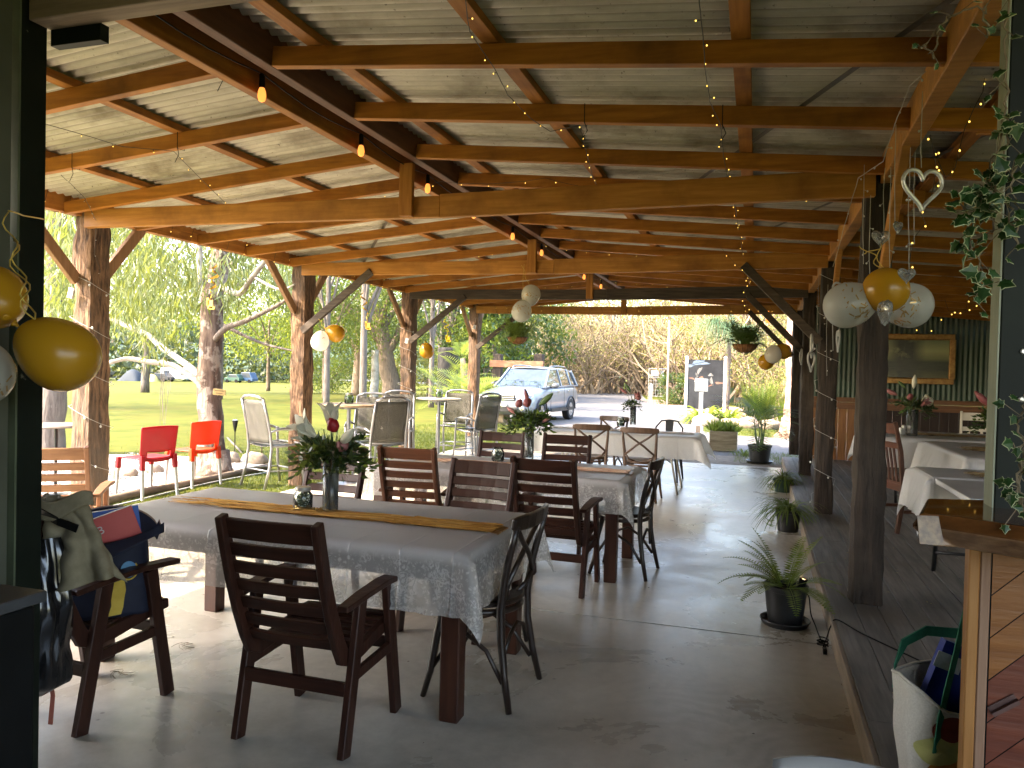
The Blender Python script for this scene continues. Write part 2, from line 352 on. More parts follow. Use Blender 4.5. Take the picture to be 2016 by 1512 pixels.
# tie beams, with a king post on each
for i,Y in enumerate(YS):
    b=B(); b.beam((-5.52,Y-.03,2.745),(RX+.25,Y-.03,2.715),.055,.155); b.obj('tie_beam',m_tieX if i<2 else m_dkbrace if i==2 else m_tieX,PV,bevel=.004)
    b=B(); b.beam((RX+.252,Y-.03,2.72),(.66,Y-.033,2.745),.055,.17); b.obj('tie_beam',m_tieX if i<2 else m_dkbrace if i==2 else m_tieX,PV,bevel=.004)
    b=B(); b.bx(RX-.055,RX+.05,Y-.105,Y-.06,2.645,3.03); b.obj('king_post',m_rafZ,PV,bevel=.004)
# ridge: two beams with a gap where the light cable runs
b=B(); b.bx(-2.62,-2.555,.9,15.6,2.97,3.17); b.obj('ridge_beam',m_rafY,PV,bevel=.004)
b=B(); b.bx(-2.43,-2.36,.9,15.6,3.035,3.235); b.obj('ridge_beam',M('ridge_wood',(.075,.03,.012),(.15,.06,.024),sc=(6,.5,6),ns=4,rough=.6,bp=.3),PV,bevel=.004)
b=B(); b.bx(-5.69,-5.60,.9,15.7,2.78,2.95); b.obj('eave_beam',m_rafY,PV,bevel=.006)
b=B(); b.beam((.665,1.4,2.83),(.735,5.30,2.83),.085,.165); b.obj('plate_beam',m_tieX,PV,bevel=.004)
b=B(); b.beam((.70,5.302,2.81),(.70,15.4,2.81),.085,.165); b.obj('plate_beam',m_tieX,PV,bevel=.004)
# rafters
RY=[1.65,2.50,3.35,4.175,5.06,5.87,6.7,7.52,8.36,9.2,10.02,10.85,11.66,12.5,13.3,14.12,14.96,15.5]
for Y in RY:
    Yl=Y+U(-.02,.02); b=B(); b.beam((-2.625,Yl,zb(-2.62)+.05),(-5.60,Yl,zb(-5.60)+.05),.05,.10+U(-.004,.004)); b.obj('rafter',m_rafX,PV,bevel=.003)
    b=B(); b.beam((-2.355,Y,zb(-2.35)+.05),(1.05,Y+U(-.01,.01),zb(1.05)+.05),.05,.10+U(-.004,.006)); b.obj('rafter',m_rafX,PV,bevel=.003)
    b=B(); b.beam((.98,Y+.053,zb(.98)+.05),(4.5,Y+.05+U(-.01,.01),zb(4.5)+.05),.05,.10); b.obj('rafter',m_rafX,PV,bevel=.003)
for X in(-2.78,-3.66,-4.78,-5.64,-2.12,-1.20,-.10,1.05,2.1,3.2,4.3):
    z=zb(X)+.1235; b=B(); b.beam((X,.6,z),(X+U(-.02,.02),15.7,z),.078,.045); b.obj('batten',m_rafY,PV,bevel=.002)
# metal strap bracing running diagonally under the sheets
b=B()
for a,c in(((.85,2.4),(-.55,6.1)),((1.9,2.2),(-.1,8.2)),((-3.0,6.2),(-5.3,9.6))):
    b.beam((a[0],a[1],zb(a[0])+.108),(c[0],c[1],zb(c[0])+.108),.032,.002)
b.obj('strap_brace',M('strap_mat',(.10,.09,.075),(.17,.155,.13),ns=6,rough=.5,metal=.5),PV)
# corrugated sheets: one part per sheet, laid down the slope
def sheet(y0,w,xa,xb,dz):
    b=B(); n=int(w/.076*8); nx=6; 
    def fn(u,v):
        y=y0+w*u; x=xa+(xb-xa)*v
        return (x,y,zb(x)+(.1465+.0115)+.0115*math.sin(2*PI*y/.076)+dz+.003*noise.noise(V((x*.8,y*.6,dz*99))))
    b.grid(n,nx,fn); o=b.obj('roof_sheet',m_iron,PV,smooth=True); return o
y=.7;i=0
while y<15.6:
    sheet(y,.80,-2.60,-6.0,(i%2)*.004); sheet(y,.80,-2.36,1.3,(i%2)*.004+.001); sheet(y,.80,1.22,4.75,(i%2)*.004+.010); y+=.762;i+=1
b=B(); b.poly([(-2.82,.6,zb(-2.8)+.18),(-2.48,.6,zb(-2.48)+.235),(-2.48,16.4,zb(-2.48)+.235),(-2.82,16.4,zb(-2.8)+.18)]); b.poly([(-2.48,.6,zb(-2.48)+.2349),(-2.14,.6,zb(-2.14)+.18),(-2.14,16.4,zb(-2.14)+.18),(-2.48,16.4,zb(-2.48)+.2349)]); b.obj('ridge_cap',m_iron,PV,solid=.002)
# braces
def brace(a,c,w,h,mat,up=(1,0,0)):
    b=B(); b.beam(a,c,w,h,up); b.obj('brace',mat,PV,bevel=.005)
for i,Y in enumerate(YS):
    brace((-5.64,Y-.01,2.22),(-5.64,Y-.62,2.83),.10,.05,m_brace); brace((-5.64,Y+.24,2.25),(-5.64,Y+.72,2.80),.10,.05,m_brace)
    if i in(1,2,3):
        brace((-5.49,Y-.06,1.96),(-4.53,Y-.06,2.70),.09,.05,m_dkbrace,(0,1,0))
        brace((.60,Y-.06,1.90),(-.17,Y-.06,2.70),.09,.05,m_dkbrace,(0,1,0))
brace((.715,5.2,2.15),(.70,4.42,2.80),.085,.05,m_tieX)
brace((.715,8.5,2.15),(.70,7.72,2.78),.085,.05,m_tieX)
# ---------------- walls under the roof on the right ----------------
WL=thing('corrugated_wall','dark green corrugated iron end wall above timber dado, holding the painting','wall',(.8,14.2,0))
b=B()
def wf(u,v): x=.78+3.75*u; return (x-.8,.02+.0085*math.sin(2*PI*x/.076),1.19+v*1.6)
b.grid(395,2,wf); b.obj('iron_cladding',m_green_iron,WL,smooth=True)
b=B(); 
for i in range(27): b.bx(-.02+i*.14,-.02+i*.14+.137,.0,.02,DZ,1.0,0 if i<6 else 1)  # first boards lighter, the rest darkened: fall of light put into the colour
b.obj('dado_boards',[WOOD('lit_dado_mat',(.17,.075,.028),(.28,.125,.045),'Z',rough=.45),WOOD('shaded_dado_mat',(.018,.009,.006),(.035,.018,.011),'Z',rough=.5)],WL,bevel=.002)
b=B(); b.bx(-.02,3.75,-.035,.03,1.12,1.20); b.bx(-.02,3.75,-.02,.02,1.0,1.117); b.obj('dado_rail',m_dado,WL,bevel=.004)
WS=thing('corrugated_wall','unseen dark green corrugated iron side wall, added to keep the deck side dark','wall',(4.52,8,0))  # side wall out of view, added to keep the deck side dark
b=B(); 
def wf2(u,v): y=-6.2+12.4*u; return (.0085*math.sin(2*PI*y/.076),y,DZ+v*2.35)
b.grid(1300,2,wf2); b.obj('iron_cladding',m_green_iron,WS,smooth=True)
b=B(); b.bx(-.05,-.02,-6.2,6.18,1.12,1.2); b.obj('dado_rail',m_dado,WS)
# ---------------- the doorway the photo is taken through ----------------
DW=thing('green_wall','pale green painted timber wall ending in a dark jamb left of the garbage bag','wall',(-2.52,2.14,0))
b=B(); b.bx(-1.7,-.001,-.056,.05,-.02,3.05); b.obj('wall_panel',m_green,DW)
b=B(); b.bx(-.10,.0,-.05,.056,-.02,3.0); b.obj('jamb',m_dkgreen,DW,bevel=.003)
b=B(); b.beam((-.30,-.075,2.02),(-.06,-.075,1.72),.03,.10,(0,1,0)); b.bx(-.13,-.055,-.09,-.06,.0,1.70); b.obj('door_trim',m_palegreen,DW,bevel=.003)
b=B(); b.bx(-2.5,.8,2.10,2.19,2.745,2.83)
HB=tag(b.obj('header_beam',WOOD('header_wood',(.17,.12,.075),(.30,.22,.14),'X',rough=.7),bevel=.006),'weathered pale timber header beam crossing the top left corner','beam')
b=B(); b.bx(-2.5,-2.27,2.192,2.23,2.69,2.75); b.obj('bracket',m_dkgreen,HB)
# unseen room behind: walls and ceiling, rear wall cut short to shape the light
SV=thing('unseen_room','unseen dark servery walls and ceiling behind the doorway, rear wall shaped to shade the near side','room',(0,0,0))
b=B(); b.bx(-2.6,.75,-2.1,-2.0,-.1,3.26); b.bx(-2.6,-2.525,-2.0,2.06,-.1,3.4); b.bx(-2.6,4.6,-2.0,.62,3.26,3.34); b.obj('wall',M('room_wall_mat',(.06,.065,.045),(.08,.085,.06),ns=3,rough=.8),SV)
# ---------------- furniture ----------------
m_jar=WOOD('jarrah_wood',(.019,.0068,.0045),(.046,.0155,.009),'X',rough=.42,c3=(.026,.011,.007),spec=.28)
m_jarY=WOOD('jarrah_wood_side',(.018,.0066,.0045),(.042,.0145,.0085),'Z',rough=.42,spec=.3)
m_teakX=WOOD('teak_wood',(.13,.055,.024),(.24,.115,.05),'X',rough=.5); m_teakZ=WOOD('teak_wood_side',(.12,.05,.022),(.22,.10,.045),'Z',rough=.5)
m_bent=WOOD('bentwood_mat',(.010,.006,.0045),(.028,.016,.011),'Z',rough=.33,spec=.6)
m_bent2=WOOD('worn_bentwood_mat',(.05,.027,.016),(.105,.058,.034),'Z',rough=.4,spec=.6)
m_tabwood=WOOD('table_wood',(.030,.010,.006),(.062,.021,.011),'Z',rough=.4)
m_alu=M('silver_tube',(.24,.24,.25),(.33,.33,.34),ns=4,rough=.35,metal=.75)
m_sling=M('sling_mesh',(.06,.058,.05),(.105,.10,.085),sc=(60,60,60),ns=3,rough=.7)
_t=m_sling.node_tree; _q=_t.nodes.new('ShaderNodeBsdfTransparent'); _x=_t.nodes.new('ShaderNodeMixShader'); _x.inputs[0].default_value=.22; _t.links.new(_t.nodes['Principled BSDF'].outputs[0],_x.inputs[1]); _t.links.new(_q.outputs[0],_x.inputs[2]); _t.links.new(_x.outputs[0],_t.nodes['Material Output'].inputs[0])
m_white=M('white_plastic',(.46,.45,.43),(.53,.52,.50),ns=3,rough=.35)
m_steel=M('black_steel',(.010,.011,.012),(.02,.021,.022),ns=6,rough=.32,metal=.3)

def slat_chair(label,cat='armchair',mx=m_jar,mz=m_jarY,loc=(0,0,0),rz=0,group=None):
    t=thing('slat_armchair',label,cat,loc,rz,group)
    # side profile of the one-piece back stile and seat rail
    prof=[(-.405,.955),(-.375,.84),(-.335,.70),(-.285,.56),(-.235,.445),(-.20,.385),(-.15,.362),(-.05,.372),(.08,.395),(.19,.415),(.245,.418)]
    for s in(-1,1):
        b=B(); b.ribbon([(s*.212,y,z) for y,z in prof],[.032]*11,[.052,.055,.058,.062,.066,.068,.066,.062,.058,.052,.045],(1,0,0)); 
        # ribbon sideways/up swapped: section is thin in x, deep along the curve normal
        b=B(); pts=[V((s*.212,y,z)) for y,z in prof]; hh=[.05,.054,.056,.06,.064,.068,.064,.06,.056,.052,.044]; P=[]
        for i,p in enumerate(pts):
            d=(pts[min(i+1,10)]-pts[max(i-1,0)]).normalized(); n=V((0,-d.z,d.y))
            for a,c in((-1,-1),(1,-1),(1,1),(-1,1)): P.append(p+V((a*.016,0,0))+n*(c*hh[i]/2))
        F=[(0,1,2,3),(43,42,41,40)]+[(4*i+k,4*i+4+k,4*i+4+(k+1)%4,4*i+(k+1)%4) for i in range(10) for k in range(4)]
        b.faces(P,F); b.obj('stile',mz,t,bevel=.006)
        b=B(); b.beam((s*.246,-.235,0),(s*.246,-.118,.605),.03,.062,(0,1,0)); b.obj('leg',mz,t,bevel=.003)
        b=B(); b.beam((s*.246,.225,0),(s*.246,.115,.605),.03,.062,(0,1,0)); b.obj('leg',mz,t,bevel=.003)
        b=B(); b.ribbon([(s*.25,-.275,.60),(s*.252,-.12,.617),(s*.254,.05,.628),(s*.254,.255,.618)],[.05,.064,.07,.066],.024); b.obj('armrest',mz,t,bevel=.004)
        b=B(); b.beam((s*.246,-.195,.30),(s*.246,.185,.32),.022,.045); b.obj('side_rail',mz,t,bevel=.003)
    def at(z):
        for (y0,z0),(y1,z1) in zip(prof,prof[1:]):
            if z<=z0 and z>=z1: k=(z0-z)/(z0-z1); return y0+(y1-y0)*k
        return -.2
    b=B()
    for z,h in((.905,.085),(.818,.055),(.742,.053),(.666,.053),(.590,.053),(.514,.053),(.44,.052)):
        y=at(z); y2=at(z-.03)-at(z+.03); up=V((0,-y2,.06)).normalized()
        b.ribbon([(x,y-.014*(1-(x/.2)**2)+.012,z) for x in(-.198,-.1,0,.1,.198)],.018,h,tuple(up))
    b.obj('backrest',mx,t,bevel=.004)
    b=B()
    for i in range(7): y=-.13+i*.058; z=.385+.04*(i/6); b.box((0,y,z+.008),(.395,.046,.018))
    b.obj('seat',mx,t,bevel=.003)
    b=B(); b.box((0,-.205,.26),(.47,.022,.055)); b.obj('stretcher',mx,t,bevel=.003)
    b=B(); b.box((0,.16,.33),(.47,.022,.05)); b.obj('stretcher',mx,t,bevel=.003)
    return t
SLAT=slat_chair('dark slatted armchair with its back to the camera in the near foreground',loc=(-1.752,2.905,0),group='slatted timber armchairs')
GS='slatted timber armchairs'
dup(SLAT,(-2.835,2.71,0),rad(-4),'dark slatted armchair holding the navy tote bag, with a garbage bag on its back',GS)
dup(SLAT,(-2.86,4.53,0),PI+rad(2),'dark slatted armchair partly hidden behind the front vase',GS)
dup(SLAT,(-1.69,4.28,0),PI-rad(4),'dark slatted armchair facing the camera across the front table, just right of the reddish one',GS)
dup(SLAT,(-1.33,5.36,0),rad(-2),'dark slatted armchair showing its whole back and right armrest, left of the middle table end',GS)
dup(SLAT,(-2.27,6.50,0),PI,'dark slatted armchair left of the middle vase, facing the camera',GS)
dup(SLAT,(-1.64,6.55,0),PI+rad(2),'dark slatted armchair right of the middle vase, facing the camera',GS)
slat_chair('lighter reddish slatted armchair between two dark ones, its back to the camera',mx=WOOD('red_teak_wood',(.075,.024,.011),(.14,.05,.022),'X',rough=.42),mz=WOOD('red_teak_side',(.06,.02,.01),(.11,.042,.02),'Z',rough=.42),loc=(-2.46,5.56,0),rz=rad(3),group=GS)
slat_chair('sunlit honey brown slatted armchair beside the front left post, cut off by the dark jamb',mx=m_teakX,mz=m_teakZ,loc=(-4.70,4.28,0),rz=rad(36),group=GS)

def table(name,label,x0,x1,y0,y1,h=.75):
    t=thing(name,label,'table',((x0+x1)/2,(y0+y1)/2,0)); cx,cy=(x0+x1)/2,(y0+y1)/2; hx,hy=(x1-x0)/2,(y1-y0)/2
    b=B(); n=8
    for i in range(n): yy=-hy+(i+.5)*2*hy/n; b.box((0,yy,h-.032),(2*hx,2*hy/n-.004,.028))
    b.obj('tabletop',m_tabwood,t,bevel=.003)
    b=B(); b.box((0,-hy+.06,h-.095),(2*hx-.15,.025,.09)); b.box((0,hy-.06,h-.095),(2*hx-.15,.025,.09)); b.box((-hx+.06,0,h-.095),(.025,2*hy-.15,.09)); b.box((hx-.06,0,h-.095),(.025,2*hy-.15,.09)); b.obj('apron',m_tabwood,t)
    for sx in(-1,1):
        for sy in(-1,1):
            b=B(); b.box((sx*(hx-.055),sy*(hy-.055),(h-.05)/2),(.088,.088,h-.05)); b.obj('leg',m_tabwood,t,bevel=.005)
    return t
def clothmat(name,body,drop,lace=True,crease=.25):
    m,t,p,nn,L=nodes(name); v=coords(t,(1,1,1),rand=False); p.inputs['Roughness'].default_value=.36
    sx=nn('ShaderNodeSeparateXYZ'); L(v,sx.inputs[0]); hi=ramp(t,.700,.742,sx.outputs['Z'],(1,1,1),(0,0,0))
    # woven border: small flowers on a fine net, a touch whiter and less see-through than the plain sheet
    vo=nn('ShaderNodeTexVoronoi'); vo.inputs['Scale'].default_value=42; L(v,vo.inputs['Vector'])
    fl=ramp(t,.47,.53,ntex(t,v,30,3,.6,2.5)); net=ramp(t,.30,.5,vo.outputs['Distance'],(1,1,1),(0,0,0)); pat=mix(t,ramp(t,.45,.55,ntex(t,v,6,2)),fl,net,'MULTIPLY')
    pm=mix(t,1.0,pat,hi,'MULTIPLY'); col=mix(t,hi,body,drop); col=mix(t,mixf(t,pm,.42 if lace else .2),col,(.86,.85,.84)); L(col,p.inputs['Base Color'])
    tl=nn('ShaderNodeBsdfTranslucent'); L(col,tl.inputs[0]); tr=nn('ShaderNodeBsdfTransparent'); tr.inputs[0].default_value=(.95,.94,.92,1)
    mx=nn('ShaderNodeMixShader'); L(p.outputs[0],mx.inputs[1]); L(tl.outputs[0],mx.inputs[2]); mx.inputs[0].default_value=.5
    m2=nn('ShaderNodeMixShader'); L(mx.outputs[0],m2.inputs[1]); L(tr.outputs[0],m2.inputs[2]); L(ramp(t,0,1,mix(t,1.0,hi,mix(t,pm,(.46,.46,.46) if lace else (.2,.2,.2),(.16,.16,.16)),'MULTIPLY'),(.05,.05,.05),(1,1,1)),m2.inputs[0])
    L(m2.outputs[0],t.nodes['Material Output'].inputs[0]); n2=ntex(t,v,5,2)
    br=nn('ShaderNodeTexBrick'); br.offset=0; br.inputs['Scale'].default_value=1; br.inputs['Brick Width'].default_value=crease; br.inputs['Row Height'].default_value=crease*.9; br.inputs['Mortar Size'].default_value=.007; br.inputs['Mortar Smooth'].default_value=1; L(v,br.inputs['Vector'])
    b1=nn('ShaderNodeBump'); b1.inputs['Strength'].default_value=.55; b1.inputs['Distance'].default_value=.02; L(br.outputs['Fac'],b1.inputs['Height']); b2=nn('ShaderNodeBump'); b2.inputs['Strength'].default_value=.3; b2.inputs['Distance'].default_value=.03; L(n2,b2.inputs['Height']); L(b1.outputs[0],b2.inputs['Normal']); L(b2.outputs[0],p.inputs['Normal']); return m
m_cloth=clothmat('tablecloth_plastic',(.68,.665,.66),(.74,.72,.69)); m_cloth2=clothmat('tablecloth_white',(.68,.67,.66),(.84,.83,.81),False,.4)
def cloth(label,x0,x1,y0,y1,h,drop,mat,seed=0,nx=90,ny=60,flare=.22,group=None):
    b=B(); X0,X1,Y0,Y1=x0-drop,x1+drop,y0-drop,y1+drop; rr=random.Random(seed); o=rr.random()*30
    def fn(u,v):
        x=X0+(X1-X0)*u; y=Y0+(Y1-Y0)*v; dx=max(x0-x,0,x-x1); dy=max(y0-y,0,y-y1); cx=min(max(x,x0),x1); cy=min(max(y,y0),y1)
        sx=-1 if x<x0 else 1; sy=-1 if y<y0 else 1
        if dx==0 and dy==0: return (x,y,h+.0025*noise.noise(V((x*3+o,y*3,0)))+.0012*noise.noise(V((x*11,y*11,o))))
        d=math.hypot(dx,dy); rip=noise.noise(V((x*5+o,y*5,1)))*.035+.012*math.sin((x+y)*34+o)
        out=min(d,.02)+(d/drop)*abs(rip)*.9+.02*(d/drop)
        if dx>0 and dy>0:
            a=math.atan2(dy,dx); fold=math.sin(a*2); ca=math.cos(a); sa=math.sin(a)
            k=.05+flare*fold*d
            return (cx+sx*(.012+k*ca*1.0+.05*d*math.cos(a)),cy+sy*(.012+k*sa),h-d*(.97-.06*fold))
        if dx>0: return (cx+sx*(.008+out),y,h-d*.985)
        return (x,cy+sy*(.008+out),h-d*.985)
    b.grid(nx,ny,fn); return tag(b.obj('tablecloth',mat,at=((x0+x1)/2,(y0+y1)/2,0),smooth=True) ,label,'tablecloth',group)
def clothfix(o):   # material uses heights above the floor: origin stays at floor level
    return o
table('dining_table','front long dark timber table with thick square legs, nearest the camera',-3.24,-1.185,3.085,4.06)
cloth('white plastic lace tablecloth on the front table, its corner hanging to a point',-3.25,-1.175,3.075,4.07,.757,.27,m_cloth,3)
table('dining_table','middle long dark timber table under a lace cloth, behind the row of slatted chair backs',-2.93,-.93,5.555,6.45)
cloth('white lace tablecloth on the middle table, its corner draped over the near right leg',-2.94,-.92,5.545,6.46,.757,.24,m_cloth,5)
def runner(label,x0,x1,y0,y1,h,c1,c2,seed,over=.16,n=520):
    rr=random.Random(seed); b=B()
    for i in range(n):
        y=rr.uniform(y0,y1); L=rr.uniform(.25,.8); x=rr.uniform(x0,x1-L*.3); z=h+rr.uniform(.0015,.009); s=rr.uniform(.0016,.0035); P=[];k=7
        for j in range(k):
            xx=min(x+L*j/(k-1),x1); yy=y+.012*noise.noise(V((xx*6,i*.37,0))); zz=z+.003*noise.noise(V((xx*9,i*.7,2)))
            P+=[(xx,yy-s,zz),(xx,yy+s,zz+rr.uniform(-.005,.005))]
        b.faces(P,[(2*j,2*j+1,2*j+3,2*j+2) for j in range(k-1)],rr.randrange(2))
    for i in range(int(n/5)):
        y=rr.uniform(y0,y1); s=.003; l=rr.uniform(.04,over); b.faces([(x1-.03,y-s,h+.005),(x1-.03,y+s,h+.005),(x1+.026,y+s,h-.004),(x1+.026,y-s,h-.004),(x1+.034,y-s,h-l),(x1+.034,y+s,h-l)],[(0,1,2,3),(3,2,5,4)],rr.randrange(2))
    return tag(b.obj('table_runner',[M('runner_foil_%d'%seed,c1,rough=.28,metal=.35),M('runner_foil_dark_%d'%seed,c2,rough=.4,metal=.3)]),label,'table runner')
runner('shredded gold foil runner along the front table',-3.2,-1.19,3.485,3.665,.760,(.55,.32,.09),(.36,.17,.035),1,n=330)
runner('rose and gold foil runner along the middle table',-2.9,-.93,5.93,6.10,.760,(.75,.55,.42),(.55,.33,.22),2,n=300)

def cross_chair(label,loc,rz,mat=m_bent,group='crossback bentwood chairs'):
    t=thing('crossback_chair',label,'chair',loc,rz,group)
    b=B(); b.lathe([(.001,.445),(.19,.445),(.205,.455),(.207,.468),(.20,.478),(.175,.474),(.001,.468)],28); b.obj('seat',mat,t,smooth=False,auto=True)
    b=B(); b.tube([(math.cos(a)*.192,math.sin(a)*.192,.425) for a in [2*PI*i/24 for i in range(24)]],.014,8,closed=True); b.obj('seat_ring',mat,t,smooth=True)
    for s in(-1,1):
        b=B(); b.tube([(s*.155,.12,.44),(s*.17,.15,.3),(s*.185,.175,.12),(s*.20,.205,0)],[.019,.018,.016,.013],10); b.obj('leg',mat,t,smooth=True)
        b=B(); b.tube([(s*.215,-.235,0),(s*.195,-.20,.16),(s*.18,-.175,.32),(s*.18,-.17,.45),(s*.188,-.19,.60),(s*.20,-.225,.75),(s*.205,-.25,.845)],[.014,.017,.019,.020,.018,.016,.014],10); b.obj('leg',mat,t,smooth=True)
        b=B(); b.tube([(s*.19,-.19,.12),(s*.17,-.10,.25),(s*.163,0,.31),(s*.168,.08,.28),(s*.18,.165,.14)],.011,8); b.obj('leg_hoop',mat,t,smooth=True)
        b=B(); b.tube([(s*.175,-.195,.56),(s*.05,-.222+.0,.665),(-s*.10,-.235,.765),(-s*.19,-.245,.835)] if s>0 else [(s*.175,-.195,.56),(s*.05,-.212,.665),(-s*.10,-.222,.765),(-s*.19,-.238,.835)],[.013,.013,.013,.012],8); b.tube([(s*.175,-.195,.56),(s*.13,-.18,.50),(s*.07,-.16,.475)],[.013,.013,.012],8); b.obj('cross_bar',mat,t,smooth=True)
    b=B(); b.tube([(-.17,-.175,.2),(-.09,-.185,.31),(0,-.185,.345),(.09,-.185,.31),(.17,-.175,.2)],.010,8); b.obj('leg_hoop',mat,t,smooth=True)
    b=B(); b.ribbon([(x,-.262-.035*(1-(x/.225)**2)+.02,.855) for x in(-.232,-.20,-.13,-.05,.05,.13,.20,.232)],.024,[.05,.066,.072,.074,.074,.072,.066,.05],(0,-.18,1)); b.obj('top_rail',mat,t,bevel=.008)
    return t
CC=cross_chair('dark crossback bentwood chair at the right end of the front table',(-1.24,3.50,0),rad(87))
dup(CC,(-.955,5.95,0),rad(85),'dark crossback bentwood chair at the right end of the middle table')
C3=cross_chair('worn brown crossback chair seen from behind, left one at the far table',(-1.955,9.57,0),rad(8),m_bent2)
dup(C3,(-1.29,9.40,0),rad(-4),'worn brown crossback chair seen from behind, right one at the far table')
dup(C3,(-2.02,10.95,0),PI+rad(-12),'worn brown crossback chair on the far side of the far table')

# far folding table
t=thing('folding_table','far white folding table with thin crossed legs near the slab edge','table',(-1.72,10.25,0))
b=B(); b.box((0,0,.725),(2.0,.74,.035)); b.obj('tabletop',m_white,t,bevel=.008)
m_fleg=M('folding_leg_mat',(.30,.27,.22),(.38,.35,.29),ns=5,rough=.4,metal=.5)
for sx in(-1,1):
    b=B(); b.tube([(sx*.66,-.30,.70),(sx*.80,-.30,.0),(sx*.80,.30,.0),(sx*.66,.30,.70)],.014,8); b.obj('leg',m_fleg,t,smooth=True)
    b=B(); b.tube([(sx*.30,-.22,.70),(sx*.70,-.28,.40)],.010,6); b.obj('brace',m_fleg,t,smooth=True)
cloth('white tablecloth with a long ragged corner hanging off the far folding table',-2.74,-.71,9.87,10.63,.75,.29,m_cloth2,8,flare=.5)
runner('pale silver foil runner along the far table',-2.7,-.75,10.16,10.34,.756,(.80,.78,.76),(.55,.45,.38),3,n=260)

# black steel cafe chair
t=thing('steel_chair','black pressed steel cafe chair behind the far table','chair',(-1.22,11.25,0),PI-.08)
b=B(); b.grid(6,6,lambda u,v:((u-.5)*.36*(1-.12*(1-v)),(v-.5)*.36,.45-.012*math.sin(u*PI)*math.sin(v*PI))); b.obj('seat',m_steel,t,solid=.012)
for sx in(-1,1):
    for sy in(-1,1):
        b=B(); b.beam((sx*.165,sy*.165,.44),(sx*.215,sy*.225,0),.055,.035,(0,sy,.1),w2=.022,h2=.02); b.obj('leg',m_steel,t,bevel=.004)
b=B(); b.tube([(-.175,-.10,.46),(-.20,-.17,.60),(-.195,-.215,.74),(-.12,-.235,.835),(0,-.24,.85),(.12,-.235,.835),(.195,-.215,.74),(.20,-.17,.60),(.175,-.10,.46)],.012,8); b.obj('back_hoop',m_steel,t,smooth=True)
b=B(); b.ribbon([(0,-.175,.455),(0,-.20,.62),(0,-.235,.845)],[.11,.10,.12],.006,(0,1,0)); b.obj('back_splat',m_steel,t)

# sling bar chairs and tall round tables on the grass
def bar_chair(label,loc,rz,group='silver sling bar chairs'):
    t=thing('sling_chair',label,'bar chair',loc,rz,group)
    for s in(-1,1):
        b=B(); b.tube([(s*.265,-.30,0),(s*.26,-.235,.25),(s*.255,-.205,.50),(s*.25,-.225,.70),(s*.245,-.275,.92),(s*.235,-.32,1.10)],.0175,9); b.obj('back_post',m_alu,t,smooth=True)
        b=B(); b.tube([(s*.27,.27,0),(s*.262,.225,.3),(s*.258,.215,.60),(s*.262,.205,.72)],.0165,9); b.obj('leg',m_alu,t,smooth=True)
        b=B(); b.tube([(s*.258,-.225,.70),(s*.275,-.10,.735),(s*.278,.10,.738),(s*.262,.235,.70)],[.014,.018,.018,.013],9); b.obj('armrest',m_alu,t,smooth=True)
        b=B(); b.tube([(s*.238,-.20,.52),(s*.238,.0,.515),(s*.238,.225,.54)],.014,8); b.obj('seat_rail',m_alu,t,smooth=True)
    b=B(); b.tube([(-.235,-.32,1.10),(-.14,-.34,1.135),(0,-.348,1.145),(.14,-.34,1.135),(.235,-.32,1.10)],.0175,9); b.obj('top_rail',m_alu,t,smooth=True)
    def bk(u,v): z=.56+.53*v; y=-.212-.105*max(0,(z-.62)/.5)-.02*math.sin(u*PI); return ((u-.5)*.46,y,z)
    b=B(); b.grid(10,10,bk); b.obj('back_sling',m_sling,t,smooth=True,solid=.004)
    b=B(); b.grid(8,8,lambda u,v:((u-.5)*.46,-.20+.43*v,.525-.02*math.sin(u*PI)+.012*v)); b.obj('seat_sling',m_sling,t,smooth=True,solid=.004)
    b=B(); b.tube([(-.24,.225,.54),(.24,.225,.54)],.013,8); b.obj('seat_bar',m_alu,t,smooth=True); b=B(); b.tube([(-.24,-.19,.55),(.24,-.19,.55)],.013,8); b.obj('seat_bar',m_alu,t,smooth=True)
    b=B(); b.tube([(-.262,.24,.2),(.262,.24,.2)],.012,8); b.tube([(-.262,-.24,.22),(.262,-.24,.22)],.010,8); b.tube([(-.262,.24,.2),(-.262,-.24,.22)],.009,8); b.tube([(.262,.24,.2),(.262,-.24,.22)],.009,8); b.obj('footrest',m_alu,t,smooth=True)
    return t
BC=bar_chair('silver sling bar chair standing alone left of the second left post',(-5.80,8.38,0),rad(-22))
dup(BC,(-5.22,9.75,0),PI+rad(14),'silver sling bar chair facing the camera behind the first bar table')
dup(BC,(-4.68,9.10,0),rad(55),'silver sling bar chair turned left, nearest the third left post')
dup(BC,(-5.45,11.1,0),rad(196),'silver sling bar chair behind the turned one, its arm touching the third left post')
dup(BC,(-5.02,12.55,0),PI+rad(8),'silver sling bar chair facing the camera behind the second bar table')
dup(BC,(-4.36,11.85,0),rad(66),'silver sling bar chair turned edgewise, nearest the golden palm')
def bar_table(label,loc,mat):
    t=thing('bar_table',label,'bar table',loc,0,'tall round bar tables')
    b=B(); b.lathe([(.001,1.035),(.36,1.035),(.375,1.045),(.375,1.06),(.36,1.068),(.001,1.068)],36); b.obj('tabletop',mat,t,auto=True)
    b=B(); b.lathe([(.026,.03),(.026,1.03)],14); b.lathe([(.12,1.0),(.12,1.03)],14); b.obj('leg',m_alu,t,auto=True)
    b=B(); b.lathe([(.22,0),(.22,.012),(.20,.03),(.04,.05),(.03,.1)],24); b.obj('base',m_alu,t,auto=True)
BT=[(-5.10,9.0,-.03),(-5.0,11.78,-.03)]
bar_table('tall round bar table with a worn timber top beside the second left post',BT[0],WOOD('bar_top_mat',(.20,.13,.075),(.38,.28,.19),'X',rough=.5))
